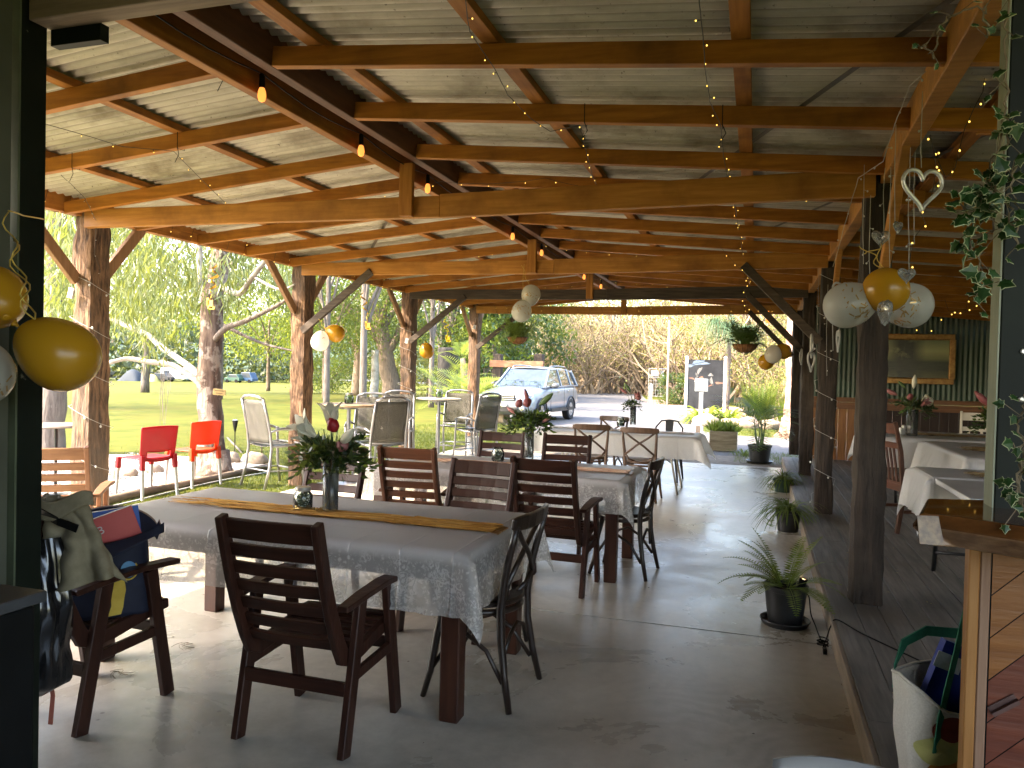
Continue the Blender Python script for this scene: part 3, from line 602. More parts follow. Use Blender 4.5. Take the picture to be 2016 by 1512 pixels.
bar_table('tall round bar table with a pale top right of the third left post',BT[1],M('bar_top_pale',(.33,.31,.27),(.46,.44,.40),ns=5,rough=.4))
t=thing('round_table','small round outdoor table out on the lawn behind the front left post','table',(-7.55,6.75,-.03))
b=B(); b.lathe([(.001,.80),(.33,.80),(.34,.81),(.33,.825),(.001,.825)],30); b.obj('tabletop',M('outdoor_top',(.10,.075,.06),(.17,.13,.10),ns=5,rough=.5),t,auto=True)
b=B(); b.lathe([(.018,0),(.018,.8)],10); b.lathe([(.2,0),(.2,.015),(.03,.04)],20); b.obj('leg',m_steel,t,auto=True)

# moulded plastic chairs
def plastic_chair(name,label,loc,rz,c,cl):
    t=thing(name,label,'chair',loc,rz,'bright moulded plastic chairs'); m_=M(name+'_shell',c,tuple(x*.85 for x in c),ns=3,rough=.32); 
    p=m_.node_tree.nodes['Principled BSDF']; tt=m_.node_tree; tl=tt.nodes.new('ShaderNodeBsdfTranslucent'); tl.inputs[0].default_value=(min(1,c[0]*1.3),c[1]*1.3,c[2],1); mx=tt.nodes.new('ShaderNodeMixShader'); mx.inputs[0].default_value=.3; tt.links.new(p.outputs[0],mx.inputs[1]); tt.links.new(tl.outputs[0],mx.inputs[2]); tt.links.new(mx.outputs[0],tt.nodes['Material Output'].inputs[0])
    def bk(u,v):
        z=.44+.37*v; x=(u-.5)*(.44+.03*v); y=-.20-.045*v-.035*math.cos((u-.5)*PI)+.02
        z-=.022*math.cos((u-.5)*PI)*(1-v)*1.2
        if v>.9: z+=.012*math.cos((u-.5)*PI)
        return (x,y,z)
    b=B(); b.grid(24,18,bk,skip=lambda u,v:.16<u<.84 and .12<v<.30); b.obj('backrest',m_,t,smooth=True,solid=.014)
    b=B(); b.grid(14,12,lambda u,v:((u-.5)*(.44-.03*v),-.20+.43*v,.455-.02*math.sin(u*PI)*math.sin(v*PI)-.03*max(0,v-.85)*6*.3)); b.obj('seat',m_,t,smooth=True,solid=.014)
    for sx in(-1,1):
        for sy in(-1,1):
            b=B(); b.beam((sx*.205,-.205 if sy<0 else .205,.49 if sy<0 else .455),(sx*.212,-.215 if sy<0 else .21,.33),.05,.045,(0,1,0)); b.obj('leg_socket',m_,t,bevel=.006)
            b=B(); b.beam((sx*.212,-.215 if sy<0 else .21,.34),(sx*.225,-.245 if sy<0 else .225,0),.042,.036,(0,1,0),w2=.03,h2=.026); b.obj('leg',cl,t,bevel=.005)
plastic_chair('plastic_chair','red moulded plastic chair on white legs beside the gravel bed',(-6.62,7.12,-.01),rad(79),(.36,.010,.022),m_white)
plastic_chair('plastic_chair','orange moulded plastic chair on white legs in front of the gum tree',(-6.72,8.0,-.01),rad(82),(.62,.06,.008),m_white)

# white garden chair whose top edge shows at the bottom of the picture
t=thing('garden_chair','white plastic garden chair, only the top of its back showing at the bottom edge','chair',(.165,1.225,0),rad(-13)); m_gc=M('garden_chair_plastic',(.25,.24,.225),(.30,.29,.27),ns=3,rough=.4)
def gb(u,v):
    z=.42+.40*v; x=(u-.5)*(.40-.02*v); return (x,.22+.10*v+.04*math.cos((u-.5)*PI),z-.02*(abs(u-.5)*2)**4*v)
b=B(); b.grid(22,12,gb,skip=lambda u,v:.2<v<.85 and int(u*22)%3==1 and .1<u<.9); b.obj('backrest',m_gc,t,smooth=True,solid=.014)
b=B(); b.grid(8,8,lambda u,v:((u-.5)*.42,.24-.44*v,.42+.01*v)); b.obj('seat',m_gc,t,smooth=True,solid=.015)
for sx in(-1,1):
    for sy in(-1,1): b=B(); b.beam((sx*.2,sy*.2,.42),(sx*.23,sy*.25,0),.045,.03,(0,1,0)); b.obj('leg',m_gc,t,bevel=.005)
    b=B(); b.ribbon([(sx*.21,.27,.62),(sx*.235,.05,.63),(sx*.23,-.2,.60),(sx*.225,-.23,.42)],.04,.018); b.obj('armrest',m_gc,t)

# deck furniture
def deck_chair(label,loc,rz,mx,mz):
    t=thing('dining_chair',label,'chair',loc,rz)
    for s in(-1,1):
        b=B(); b.ribbon([(s*.19,-.24,0),(s*.19,-.205,.25),(s*.19,-.20,.45),(s*.19,-.23,.75),(s*.19,-.29,1.02)],.03,[.04,.045,.045,.04,.034],(0,1,0)); b.obj('back_post',mz,t,bevel=.004)
        b=B(); b.beam((s*.19,.2,0),(s*.19,.2,.44),.04,.04,(0,1,0)); b.obj('leg',mz,t,bevel=.003)
        b=B(); b.box((s*.19,0,.20),(.02,.40,.03)); b.obj('stretcher',mx,t)
    b=B(); b.ribbon([(x,-.272-.02*math.cos(x*8),.955) for x in(-.18,-.09,0,.09,.18)],.018,.10,(0,-.2,1)); b.obj('top_rail',mx,t,bevel=.003)
    b=B(); b.ribbon([(x,-.245-.015*math.cos(x*8),.80) for x in(-.18,-.09,0,.09,.18)],.016,.055,(0,-.2,1)); b.obj('back_rail',mx,t,bevel=.003)
    for k in range(4): x=-.105+k*.07; b=B(); b.ribbon([(x,-.21,.46),(x,-.228,.62),(x,-.255,.79)],.03,.010,(0,1,0)); b.obj('slat',mz,t)
    b=B(); b.box((0,0,.455),(.41,.43,.025)); b.box((0,-.195,.41),(.36,.02,.07)); b.obj('seat',mx,t,bevel=.006)
    return t
deck_chair('dark high-backed dining chair on the deck pulled up to the white tables',(1.43,8.02,DZ),rad(-72),WOOD('deck_chair_mat',(.06,.022,.012),(.12,.045,.024),'X',rough=.35),WOOD('deck_chair_side',(.05,.02,.012),(.10,.04,.022),'Z',rough=.35))
m_cream=M('cream_paint',(.50,.46,.37),(.60,.56,.46),ns=4,rough=.45)
deck_chair('cream painted dining chair on the far side of the deck tables',(2.62,10.75,DZ),rad(168),m_cream,m_cream)
def trestle(label,x0,x1,y0,y1,h,rz=0):
    t=thing('trestle_table',label,'table',((x0+x1)/2,(y0+y1)/2,DZ),rz); hx,hy=(x1-x0)/2,(y1-y0)/2; h-=DZ
    b=B(); b.box((0,0,h-.022),(2*hx,2*hy,.035)); b.obj('tabletop',m_white,t,bevel=.008)
    for s in(-1,1):
        b=B(); b.tube([(-hx*.7,s*(hy-.30),h-.04),(-hx*.7,s*(hy-.08),0)],.016,8); b.tube([(hx*.7,s*(hy-.30),h-.04),(hx*.7,s*(hy-.08),0)],.016,8); b.tube([(-hx*.7,s*(hy-.14),.15),(hx*.7,s*(hy-.14),.15)],.012,8); b.obj('leg',m_steel,t,smooth=True)
trestle('nearest white trestle table on the deck with one slanting black leg showing',1.17,1.95,4.95,6.46,.88)
cloth('white cloth bunched and hanging over the corner of the nearest deck table',1.16,1.96,5.85,6.47,.885,.31,m_cloth2,21,flare=.12)
trestle('middle white trestle table on the deck behind the dining chair',1.75,2.5,7.4,9.2,.88)
cloth('white cloth on the middle deck table, hanging straight at its end',1.74,2.51,7.39,9.21,.885,.30,m_cloth2,22)
trestle('far white trestle table on the deck carrying the lily vase',1.30,2.9,9.55,10.75,.88)
cloth('white cloth on the far deck table under the lily vase',1.29,2.91,9.54,10.76,.885,.34,m_cloth2,23)
for k,(l,x0,x1,y0,y1) in enumerate((('mottled gold runner on the nearest deck table',1.4,1.9,5.95,6.2),('mottled gold runner on the middle deck table',1.85,2.45,8.1,8.5),('mottled gold runner on the far deck table',1.5,2.85,10.0,10.3))):
    runner(l,x0,x1,y0,y1,.889,(.45,.33,.17),(.20,.13,.06),30+k,n=160)
# ---------------- vases, jars ----------------
def thinglass(name,tint,k=1.45,rough=.03,haze=0):
    m,t,p,nn,L=nodes(name); fr=nn('ShaderNodeFresnel'); fr.inputs[0].default_value=k; g=nn('ShaderNodeBsdfGlossy'); g.inputs['Roughness'].default_value=rough; tr=nn('ShaderNodeBsdfTransparent'); tr.inputs[0].default_value=(*tint,1)
    x=nn('ShaderNodeMixShader'); L(fr.outputs[0],x.inputs[0]); L(tr.outputs[0],x.inputs[1]); L(g.outputs[0],x.inputs[2]); y=nn('ShaderNodeMixShader'); y.inputs[0].default_value=haze; L(x.outputs[0],y.inputs[1]); p.inputs['Base Color'].default_value=(.7,.7,.68,1); L(p.outputs[0],y.inputs[2]); L(y.outputs[0],t.nodes['Material Output'].inputs[0]); return m
m_glass=thinglass('clear_glass',(.93,.96,.94),1.36,.02,.055)
m_jarglass=thinglass('jar_glass',(.90,.95,.92),1.36,.03,.02)
m_leafd=LEAF('bouquet_leaf',(.012,.04,.012),(.035,.085,.025),.2,.4); m_leafl=LEAF('bouquet_leaf_light',(.05,.12,.02),(.10,.19,.04),.35)
m_lily=M('lily_petal',(.62,.60,.46),(.72,.70,.60),ns=8,rough=.5); m_pink=M('pink_petal',(.30,.10,.10),(.42,.20,.19),ns=8,rough=.5); m_red=M('red_petal',(.25,.006,.012),(.34,.012,.02),ns=9,rough=.5); m_dkred=M('dull_red_petal',(.19,.05,.055),(.28,.08,.085),ns=9,rough=.5)
m_stem=M('stem_mat',(.05,.10,.03),(.09,.15,.05),ns=6,rough=.5); m_peb=M('dark_pebble',(.015,.018,.03),(.10,.11,.15),ns=30,rough=.25)
def bud(b,p,d,L,r,m=0):
    d=V(d).normalized(); q=d.to_track_quat('Z','Y').to_matrix(); b.lathe([(.001,0),(r*.55,L*.12),(r,L*.42),(r*.8,L*.72),(r*.3,L*.95),(.001,L)],8,p,m,q)
def lily(b,p,d,L,m=0):
    d=V(d).normalized(); o=d.orthogonal().normalized(); q=d.cross(o)
    for k in range(6):
        a=k*PI/3+.2; r=o*math.cos(a)+q*math.sin(a); s=d.cross(r).normalized(); w=L*.19; P=[]
        for i in range(6):
            t=i/5; c=V(p)+d*(L*t*(1-.18*t*t))+r*(L*(.04+.42*t**2.2)); ww=w*math.sin(PI*min(.97,.08+t*.9))
            P+=[c-s*ww,c+r*(-.02*L)+s*0,c+s*ww]
        b.faces(P,[(3*i,3*i+1,3*i+4,3*i+3) for i in range(5)]+[(3*i+1,3*i+2,3*i+5,3*i+4) for i in range(5)],m)
def rose(b,p,r,m=0):
    for k in range(4): b.ball(V(p)+V((U(-.3,.3),U(-.3,.3),.15*k))*r,(r*(1-.15*k),r*(1-.15*k),r*.95),8,6,m,jit=.35)
def vase(label,loc,h,r,flowers,spread,nleaf,seed,pebbles=True,scale=1):
    global rnd; keep=rnd; rnd=random.Random(seed); loc=V(loc)
    t=thing('flower_vase',label,'vase',loc)
    b=B(); b.lathe([(.001,.0),(r*.92,0),(r,.012),(r,h),(r-.003,h),(r-.003,.016),(.001,.012)],26); b.obj('glass',m_glass,t,smooth=True)
    if pebbles:
        b=B()
        for i in range(60): a=U(0,2*PI); q=U(0,r-.018); b.ball((q*math.cos(a),q*math.sin(a),U(.022,h*.30)),U(.008,.014),6,4,jit=.3)
        tag(b.obj('pebble',m_peb,t,smooth=True),kind='stuff')
    b=B()
    for i in range(11):
        a=U(0,2*PI); q=U(.2,.8)*r; e=V((math.cos(a)*spread*U(.1,.5),math.sin(a)*spread*U(.1,.5),h+U(.06,.16)*scale)); b.tube([(-q*math.cos(a),-q*math.sin(a),.04),(q*.3*math.cos(a),q*.3*math.sin(a),h*.7),tuple(e)],.0028,5)
    b.obj('stem',m_stem,t)
    for mm,n,lo in((m_leafd,nleaf,0),(m_leafl,int(nleaf*.25),.0)):
        b=B()
        for i in range(n):
            a=U(0,2*PI); el=U(-.45,.9); d=V((math.cos(a)*math.cos(el),math.sin(a)*math.cos(el),math.sin(el)*.8)); c=V((0,0,h+.02*scale)); st=c+d*U(.02,.10)*spread/.16; 
            for k in range(7):
                p=st+d*(k*.016*spread/.16)+V((0,0,-.0012*k*k)); b.leaf(p,(d+V((U(-1,1),U(-1,1),U(-.6,.8)))*.9),U(.035,.065)*spread/.17,U(.014,.026)*spread/.17)
        b.obj('foliage',mm,t)
    for kind,dx,dy,dz,L,mm in flowers:
        b=B(); p=V((dx,dy,h+dz)); d=V((dx*2.2,dy*2.2,.16)).normalized()
        b.tube([(dx*.15,dy*.15,h*.8),(dx*.6,dy*.6,h+dz*.5),tuple(p)],.003,5,1)
        if kind=='bud': bud(b,p,d,L,L*.17)
        elif kind=='lily': lily(b,p,d,L)
        else: rose(b,p,L)
        b.obj(kind if kind!='bud' else 'lily_bud',[mm,m_stem],t,smooth=True)
    rnd=keep; return t
vase('tall glass vase of white lilies with one red rose on the front table',G(650,1006,.763),.285,.042,
  [('lily',-.055,-.07,.12,.17,m_lily),('lily',-.085,-.03,.07,.14,m_lily),('bud',-.12,.0,.10,.14,m_lily),('lily',-.005,.0,.16,.17,m_lily),('rose',.035,-.06,.175,.034,m_red),('bud',.085,-.05,.08,.16,m_lily),('bud',-.02,.05,.17,.13,m_lily),('rose',.10,-.05,.075,.034,m_pink)],.185,84,11)
vase('tall glass vase of dark pink buds and dense greenery on the middle table',G(1041,904,.763),.30,.042,
  [('rose',-.085,-.03,.18,.034,m_dkred),('rose',-.01,-.04,.19,.036,m_dkred),('bud',-.02,.0,.20,.12,m_dkred),('bud',.08,.0,.17,.17,m_stem),('bud',-.12,.0,.09,.11,m_pink),('bud',.12,-.03,.03,.10,m_pink)],.19,76,12,False)
vase('glass vase of small pink lilies on the far table',G(1246,836,.757),.28,.045,[('rose',.06,-.02,.14,.05,m_pink),('bud',-.10,0,.18,.14,m_pink),('bud',-.05,.02,.20,.16,m_stem),('lily',.02,0,.10,.12,m_pink)],.14,40,13,False)
vase('glass vase of pink and white lilies on the far deck table',(1.72,9.85,.89),.30,.06,[('bud',-.16,0,.16,.17,m_pink),('bud',.0,-.02,.24,.17,m_lily),('bud',-.07,.03,.24,.12,m_stem),('rose',.15,0,.10,.055,m_lily),('lily',.07,-.08,.05,.13,m_pink),('rose',-.03,-.02,.14,.035,m_dkred)],.20,40,14)
vase('vase of dark red lilies half hidden behind the green post',(2.18,8.3,.89),.25,.055,[('bud',-.07,0,.16,.2,m_dkred),('lily',.02,0,.1,.13,m_pink)],.20,30,15)
m_moss=LEAF('moss_mat',(.01,.035,.018),(.03,.075,.035),.1); m_lid=M('lid_metal',(.40,.40,.38),(.5,.5,.48),ns=5,rough=.35,metal=.8)
m_mossl=LEAF('fresh_moss_mat',(.03,.10,.02),(.08,.20,.04),.2)
def jar(label,loc,s=1,mm=None,lid=True):
    t=thing('glass_jar',label,'jar',loc,0,'glass jars with green filling'); b=B(); b.lathe([(.001,0),(.042*s,0),(.052*s,.012*s),(.053*s,.075*s),(.040*s,.095*s),(.038*s,.112*s),(.035*s,.112*s),(.037*s,.094*s),(.049*s,.074*s),(.048*s,.015*s),(.001,.006)],24); b.obj('glass',m_jarglass,t,smooth=True)
    b=B()
    for i in range(240): a=U(0,2*PI);q=U(0,.040)*s; b.leaf((q*math.cos(a),q*math.sin(a),U(.018,.078)*s),(U(-1,1),U(-1,1),U(-1,1)),.02*s,.008*s)
    b.obj('green_filling',mm or m_moss,t)
    if lid: b=B(); b.lathe([(.041*s,.100*s),(.042*s,.104*s),(.042*s,.118*s),(.039*s,.121*s),(.001,.121*s)],24); b.obj('lid',m_lid,t,auto=True)
jar('glass jar of dark moss with a metal lid next to the front vase',G(596,1002,.763),1); jar('open glass jar of moss on the middle table left of its vase',G(980,908,.763),1.05,None,False); jar('small glass jar on the far table beside its vase',G(1222,839,.757),1.1)
jar('glass jar of fresh green leaves on the worn timber bar table',V(BT[0])+V((0,0,1.07)),1.15,m_mossl); jar('glass jar of fresh green leaves on the pale bar table',V(BT[1])+V((-.0,0,1.07)),1.15,m_mossl)
b=B()
for i in range(46): p=G(632,1003,.764); a=U(0,2*PI); q=math.sqrt(U(0,1)); b.ball(p+V((q*.07*math.cos(a),q*.035*math.sin(a),U(0,.006))),.005,6,4)
tag(b.obj('bead_garland',M('gold_bead',(.55,.35,.10),rough=.25,metal=.8)),'little heap of gold beads between the moss jar and the front vase','beads')
# candle jars on the deck table
for k,(dx,l) in enumerate(((-.12,'short white shaker left of the deck lily vase'),(-.085,'taller white shaker right against the deck lily vase'))):
    b=B(); hh=.07+.03*k; b.lathe([(.001,.0),(.022,0),(.022,hh),(.017,hh+.015),(.001,hh+.02)],14,(1.72+dx,9.83+.04*k,.89)); tag(b.obj('shaker',m_white,smooth=True),l,'shaker')

# ---------------- balloons ----------------
m_gold=M('gold_balloon_mat',(.42,.20,.012),(.46,.225,.018),ns=1,rough=.28,spec=.6,coat=.2)
m_yel=m_gold
def translucent(name,c,tr,tp,rough=.2):
    m,t,p,nn,L=nodes(name); p.inputs['Base Color'].default_value=(*c,1); p.inputs['Roughness'].default_value=rough
    a=nn('ShaderNodeBsdfTranslucent'); a.inputs[0].default_value=(*c,1); x=nn('ShaderNodeMixShader'); x.inputs[0].default_value=tr; L(p.outputs[0],x.inputs[1]); L(a.outputs[0],x.inputs[2])
    q=nn('ShaderNodeBsdfTransparent'); y=nn('ShaderNodeMixShader'); y.inputs[0].default_value=tp; L(x.outputs[0],y.inputs[1]); L(q.outputs[0],y.inputs[2]); L(y.outputs[0],t.nodes['Material Output'].inputs[0]); return m
m_clear=translucent('clear_balloon_mat',(.62,.63,.58),.45,.22); m_whiteb=translucent('white_balloon_mat',(.80,.79,.74),.5,.04)
m_gold=translucent('gold_balloon_mat2',(.50,.25,.014),.18,0,.27)
m_conf=M('confetti_foil',(.50,.34,.13),(.28,.17,.07),ns=50,rough=.35,metal=.6); m_ribb=M('gold_ribbon',(.55,.38,.08),rough=.35,metal=.6)
def balloon(label,c,r,d,mat,conf=0,group='balloon clusters under the roof beams'):
    # c centre, d from the knot towards the round end
    d=V(d).normalized(); q=d.to_track_quat('Z','Y').to_matrix(); c=V(c); t=thing('balloon',label,'balloon',c,0,group)
    pr=[]
    for i in range(19):
        a=-PI/2+PI*i/18; z=math.sin(a); rr=math.cos(a)*(1+.10*z); zz=z*(1.10 if z>0 else 1.22); pr.append((max(.0008,rr*r),zz*r))
    b=B(); b.lathe(pr,30,(0,0,0),0,q); b.obj('skin',mat,t,smooth=True)
    b=B(); b.lathe([(.004,-1.22*r-.004),(.006,-1.22*r-.012),(.014,-1.22*r-.022),(.001,-1.22*r-.012)],10,(0,0,0),0,q); b.obj('knot',mat,t,smooth=True)
    if conf:
        b=B()
        for i in range(conf):
            a=U(0,2*PI); z=U(-.98,.6) if U(0,1)<.75 else U(-1,1); n=V((math.cos(a)*math.sqrt(1-z*z),math.sin(a)*math.sqrt(1-z*z),z)); p=n*(r*1.015); ta=n.orthogonal().normalized(); tb=n.cross(ta); e=U(0,PI); ta,tb=ta*math.cos(e)+tb*math.sin(e),tb*math.cos(e)-ta*math.sin(e)
            l=.014;ww=.003; b.poly([p+ta*l+tb*ww,p+ta*l-tb*ww,p-ta*l-tb*ww,p-ta*l+tb*ww])
        tag(b.obj('confetti',m_conf,t),kind='stuff')
    return t
def P3(x,y,d): return CP+ray(x,y)*d
balloon('big yellow balloon tilted to the right in front of the dark jamb',P3(116,697,2.45),.112,(.5,.35,-.45),m_gold)
balloon('yellow balloon cut by the left picture edge, above the confetti one',P3(-14,586,2.45),.098,(-.5,.2,.3),m_gold)
balloon('clear confetti balloon cut by the left picture edge, lowest of its cluster',P3(-36,735,2.48),.095,(-.4,.2,-.5),m_clear,140)
balloon('white balloon hanging against the second left post',PY(630,672,8.30),.11,(-.1,-.1,-1),m_whiteb,16)
balloon('yellow balloon hanging behind the white one at the second left post',PY(660,656,8.44),.108,(.8,.1,-.35),m_gold)
balloon('single yellow balloon at the third left post',PY(840,691,11.5),.115,(.25,-.1,-1),m_gold)
balloon('upper clear confetti balloon hanging from the second tie beam',PY(1045,581,8.45),.108,(.15,0,.6),m_clear,90)
balloon('lower clear confetti balloon hanging from the second tie beam',PY(1027,613,8.38),.112,(-.2,-.1,-.9),m_clear,120)
balloon('large gold balloon hanging at the first right post between two clear ones',P3(1743,570,3.62),.103,(.05,-.4,-.2),m_gold)
balloon('clear confetti balloon left of the large gold one, showing gold flecks',P3(1672,600,3.7),.108,(-.75,.0,-.25),m_clear,120)
balloon('clear confetti balloon right of the large gold one',P3(1786,600,3.75),.108,(.85,.1,-.25),m_clear,120)
balloon('small white confetti balloon between two yellow ones by the far right braces',PY(1522,698,11.3),.112,(-.1,-.2,-.9),m_whiteb,14)
balloon('small yellow balloon right of the white one by the far right braces',PY(1541,692,11.42),.108,(.9,.0,-.1),m_gold)
balloon('small yellow balloon lower left of the white one by the far right braces',PY(1509,712,11.40),.108,(-.7,.0,-.6),m_gold)
def ribbons(label,pts_list,r=.0025):
    b=B()
    for p in pts_list: b.tube(p,r,5)
    return tag(b.obj('ribbon',m_ribb,smooth=True),label,'ribbon')
def curl(a,c,n=14,amp=.012,turns=3,ph=0):
    a=V(a);c=V(c); return [a.lerp(c,i/n)+V((amp*math.cos(ph+turns*2*PI*i/n),amp*math.sin(ph+turns*2*PI*i/n),0)) for i in range(n+1)]
ribbons('gold ribbon tying the balloons on the dark jamb',[curl(P3(62,628,2.3),P3(10,418,2.38),18,.014,3),curl(P3(62,628,2.3),P3(20,470,2.4),14,.02,2,2),curl(P3(12,415,2.35),P3(84,432,2.75),12,.01,1)])
ribbons('gold ribbon above the white and yellow balloons at the second left post',[curl(PY(640,648,8.3),PY(628,628,8.4),8,.012,1.5),curl(PY(645,648,8.3),PY(660,633,8.4),8,.01,1)])
ribbons('gold ribbon holding the confetti balloons to the second tie beam',[curl(PY(1040,560,8.4),PY(1028,522,8.47),10,.01,1.5),curl(PY(1030,595,8.35),PY(1031,520,8.47),10,.006,1)])
ribbons('thin gold ribbon under the first right post brace, above the gold balloon',[curl(P3(1744,535,3.62),P3(1700,485,3.6),12,.02,1.5),curl(P3(1738,535,3.62),P3(1728,480,3.65),10,.015,1),curl(P3(1728,490,3.6),P3(1697,500,3.6),10,.01,1)])
# spiral foil hangers, each ending in a small cut-out
def swirl(label,top,bot,r,mat,turns=3.5):
    top=V(top);bot=V(bot);n=46;b=B();P=[]
    for i in range(n+1):
        f=i/n;p=top.lerp(bot,f); rr=r*math.sin(PI*min(1,f*1.1+.05))+.004; a=turns*2*PI*f; e=V((math.cos(a),math.sin(a),0)); P+=[p+e*(rr*.72)+V((0,0,.012)),p+e*rr-V((0,0,.012))]
    b.faces(P,[(2*i,2*i+1,2*i+3,2*i+2) for i in range(n)]); o=tag(b.obj('foil_swirl',mat),label,'foil swirl','foil swirls along the left eave')
    b=B(); b.box(bot+V((0,0,-.05)),(.07,.004,.09)); b.box(bot+V((.02,0,-.09)),(.07,.004,.03)); b.box(bot+V((-.03,0,-.02)),(.03,.004,.08)); ob=b.obj('pendant',mat,o); return o
m_foil=M('gold_foil_swirl',(.60,.36,.05),rough=.3,metal=.35); m_foily=translucent('yellow_foil',(.65,.50,.03),.5,0)
swirl('gold foil swirl hanging in front of the gum tree',PY(424,518,7.0),PY(414,590,7.0),.05,m_foil)
swirl('gold foil swirl with a square pendant between the second and third left posts',PY(712,570,10.2),PY(724,635,10.2),.05,m_foil,3)
swirl('gold foil swirl with a yellow pendant right of the third left post',PY(876,625,13.0),PY(882,662,13.0),.055,m_foily,3)

# ---------------- lights ----------------
def emit(name,c,s):
    m,t,p,nn,L=nodes(name); p.inputs['Base Color'].default_value=(*c,1); p.inputs['Emission Color'].default_value=(*c,1); p.inputs['Emission Strength'].default_value=s; return m
m_led=emit('warm_led',(1,.62,.12),.27); m_wled=M('pale_led',(.55,.54,.50),rough=.3); m_bulb=emit('bulb_glow',(1,.30,.06),.15); m_fil=emit('filament_glow',(1,.6,.2),25)
m_wire=M('brown_wire',(.03,.025,.018),rough=.5); m_wwire=M('white_wire',(.42,.41,.38),rough=.5); m_bulbg=M('amber_glass',(1,.62,.32),rough=.03,trans=1,ior=1.25)
_led={}
def lights(label,pts,step,mw,ml,rw=.0022,rb=.003,sag=.0,bead=None,group=None,stem=.02):
    pts=[V(p) for p in pts]; dense=[]
    for a,c in zip(pts,pts[1:]):
        n=max(2,int((c-a).length/.06))
        for i in range(n):
            f=i/n; p=a.lerp(c,f); p.z-=sag*(c-a).length*4*f*(1-f); p+=V((.004*noise.noise(p*9),.004*noise.noise(p*9+V((5,0,0))),.003*noise.noise(p*7))); dense.append(p)
    dense.append(pts[-1]); t=thing('light_string',label,'string lights',dense[0],0,group); b=B(); b.tube([p-dense[0] for p in dense],rw,5); acc=0; k=0; spots=[]
    for a,c in zip(dense,dense[1:]):
        acc+=(c-a).length
        if acc>step*U(.75,1.25): acc=0; dd=V((U(-1,1),U(-1,1),U(-1.2,.1))).normalized(); spots.append((c,c+dd*stem)); b.tube([c-dense[0],c+dd*stem-dense[0]],rw*.8,4)
    b.obj('wire',mw,t,smooth=True)
    key=(ml.name,rb)
    for c,e in spots[:95]:
        if key not in _led: b=B(); b.ball((0,0,0),(rb,rb,rb*1.25),8,6); o=b.obj('led',ml,t,smooth=True); _led[key]=o.data
        else: o=bpy.data.objects.new('led',_led[key]); COL.objects.link(o); o.parent=t
        o.location=e-dense[0]
    return t
GL='fairy light strings'
def RL(pts,off=-.012): # points on the underside of the rafters
    out=[]
    for x,y in pts:
        p=G(x,y,2.9)
        for _ in range(4): p=G(x,y,zb(p.x)+off)
        out.append(p)
    return out
lights('fairy lights drooping across the roof above the front table',RL([(915,-10),(925,62),(972,132),(1000,187),(1046,234),(1084,259),(1142,246),(1152,290),(1166,345),(1184,385),(1212,412)]),.16,m_wire,m_led,group=GL)
lights('fairy lights running straight up the roof right of centre',RL([(1376,-10),(1384,70),(1390,150),(1398,200),(1419,246),(1424,300),(1433,360),(1446,400)])+[PY(1456,455,7.6),PY(1462,500,8.4),PY(1476,560,9.5)],.17,m_wire,m_led,group=GL)
lights('fairy lights across the left roof bays near the dark jamb',RL([(70,238),(160,264),(240,288),(342,298),(395,352),(446,402),(480,440)]),.2,m_wire,m_led,group=GL)
lights('fairy lights from the left eave into the first roof bay',RL([(120,344),(150,372),(168,392)])+[V((-5.4,5.2,2.72)),V((-5.47,5.25,2.45)),V((-5.45,5.3,2.3))],.12,m_wire,m_wled,group=GL)
def wrap(y0,y1,x0,x1,z0,z1,turns,along='y'):
    out=[]; n=turns*4
    for i in range(n+1):
        f=i/n; k=i%4; xx=(x0,x1,x1,x0)[k]; zz=(z0,z0,z1,z1)[k]; out.append(V((xx,y0+(y1-y0)*f,zz)) if along=='y' else V((y0+(y1-y0)*f,xx,zz)))
    return out
for k,(a,c) in enumerate(((3.9,5.9),(5.9,8.5),(8.75,11.7),(11.9,14.9))):
    lights('fairy lights wound round the left eave beam, '+('bay nearest the jamb','bay before the second post','bay before the third post','bay before the last post')[k],wrap(a,c,-5.70,-5.585,2.775,2.955,9),.13,m_wire,m_led,.002,.004,group=GL,stem=.012)
lights('fairy lights wound round the far end tie beam',wrap(-5.3,.5,14.82,14.91,2.66,2.83,24,'x'),.17,m_wire,m_led,.002,.0045,group=GL,stem=.014)
for k,(x0,x1,Y) in enumerate(((-5.4,.5,5.6),(-5.4,.5,8.95),(-5.4,.5,12.2))):
    lights('fairy lights slung loosely below the rafters '+('just behind the first tie beam','just behind the second tie beam','just behind the third tie beam')[k],[V((x,Y+U(-.3,.3),zb(x)-.02-.03*rnd.random())) for x in (-5.4,-4.4,-3.4,-2.4,-1.5,-.6,.4)],.24,m_wire,m_led,.0016,.0034,.03,group=GL)
lights('fairy lights hanging in a tuft from the second right brace',[PY(1418,486,8.3),PY(1466,540,8.2),PY(1470,560,8.2),PY(1462,590,8.2),PY(1474,610,8.2)],.06,m_wire,m_led,.0016,.004,group=GL)
lights('golden fairy lights looping between the heart ornaments and the green post',[P3(1946,88,3.5),P3(1935,180,3.4),P3(1900,250,3.3),P3(1880,330,3.3),P3(1862,350,3.3),P3(1838,300,3.4),P3(1832,265,3.4),P3(1845,330,3.5),P3(1830,400,3.5),P3(1812,420,3.5),P3(1822,440,3.5),P3(1798,470,3.5),P3(1790,520,3.5)],.07,m_wire,m_led,.0016,.0038,group=GL)
lights('golden fairy lights drooping over the painting',[PY(1700,560,12),PY(1795,640,12.5),PY(1812,656,12.5),PY(1834,650,12.5),PY(1858,620,12.5),PY(1905,612,12),PY(1935,590,11.5)],.2,m_wire,m_led,.002,.008,group=GL)
lights('golden fairy lights under the deck rafters beside the ivy',[PY(1860,590,9.5),PY(1868,612,9.5),PY(1900,616,9.5),PY(1908,580,9.5),PY(1925,560,9.5)],.15,m_wire,m_led,.002,.0065,group=GL)
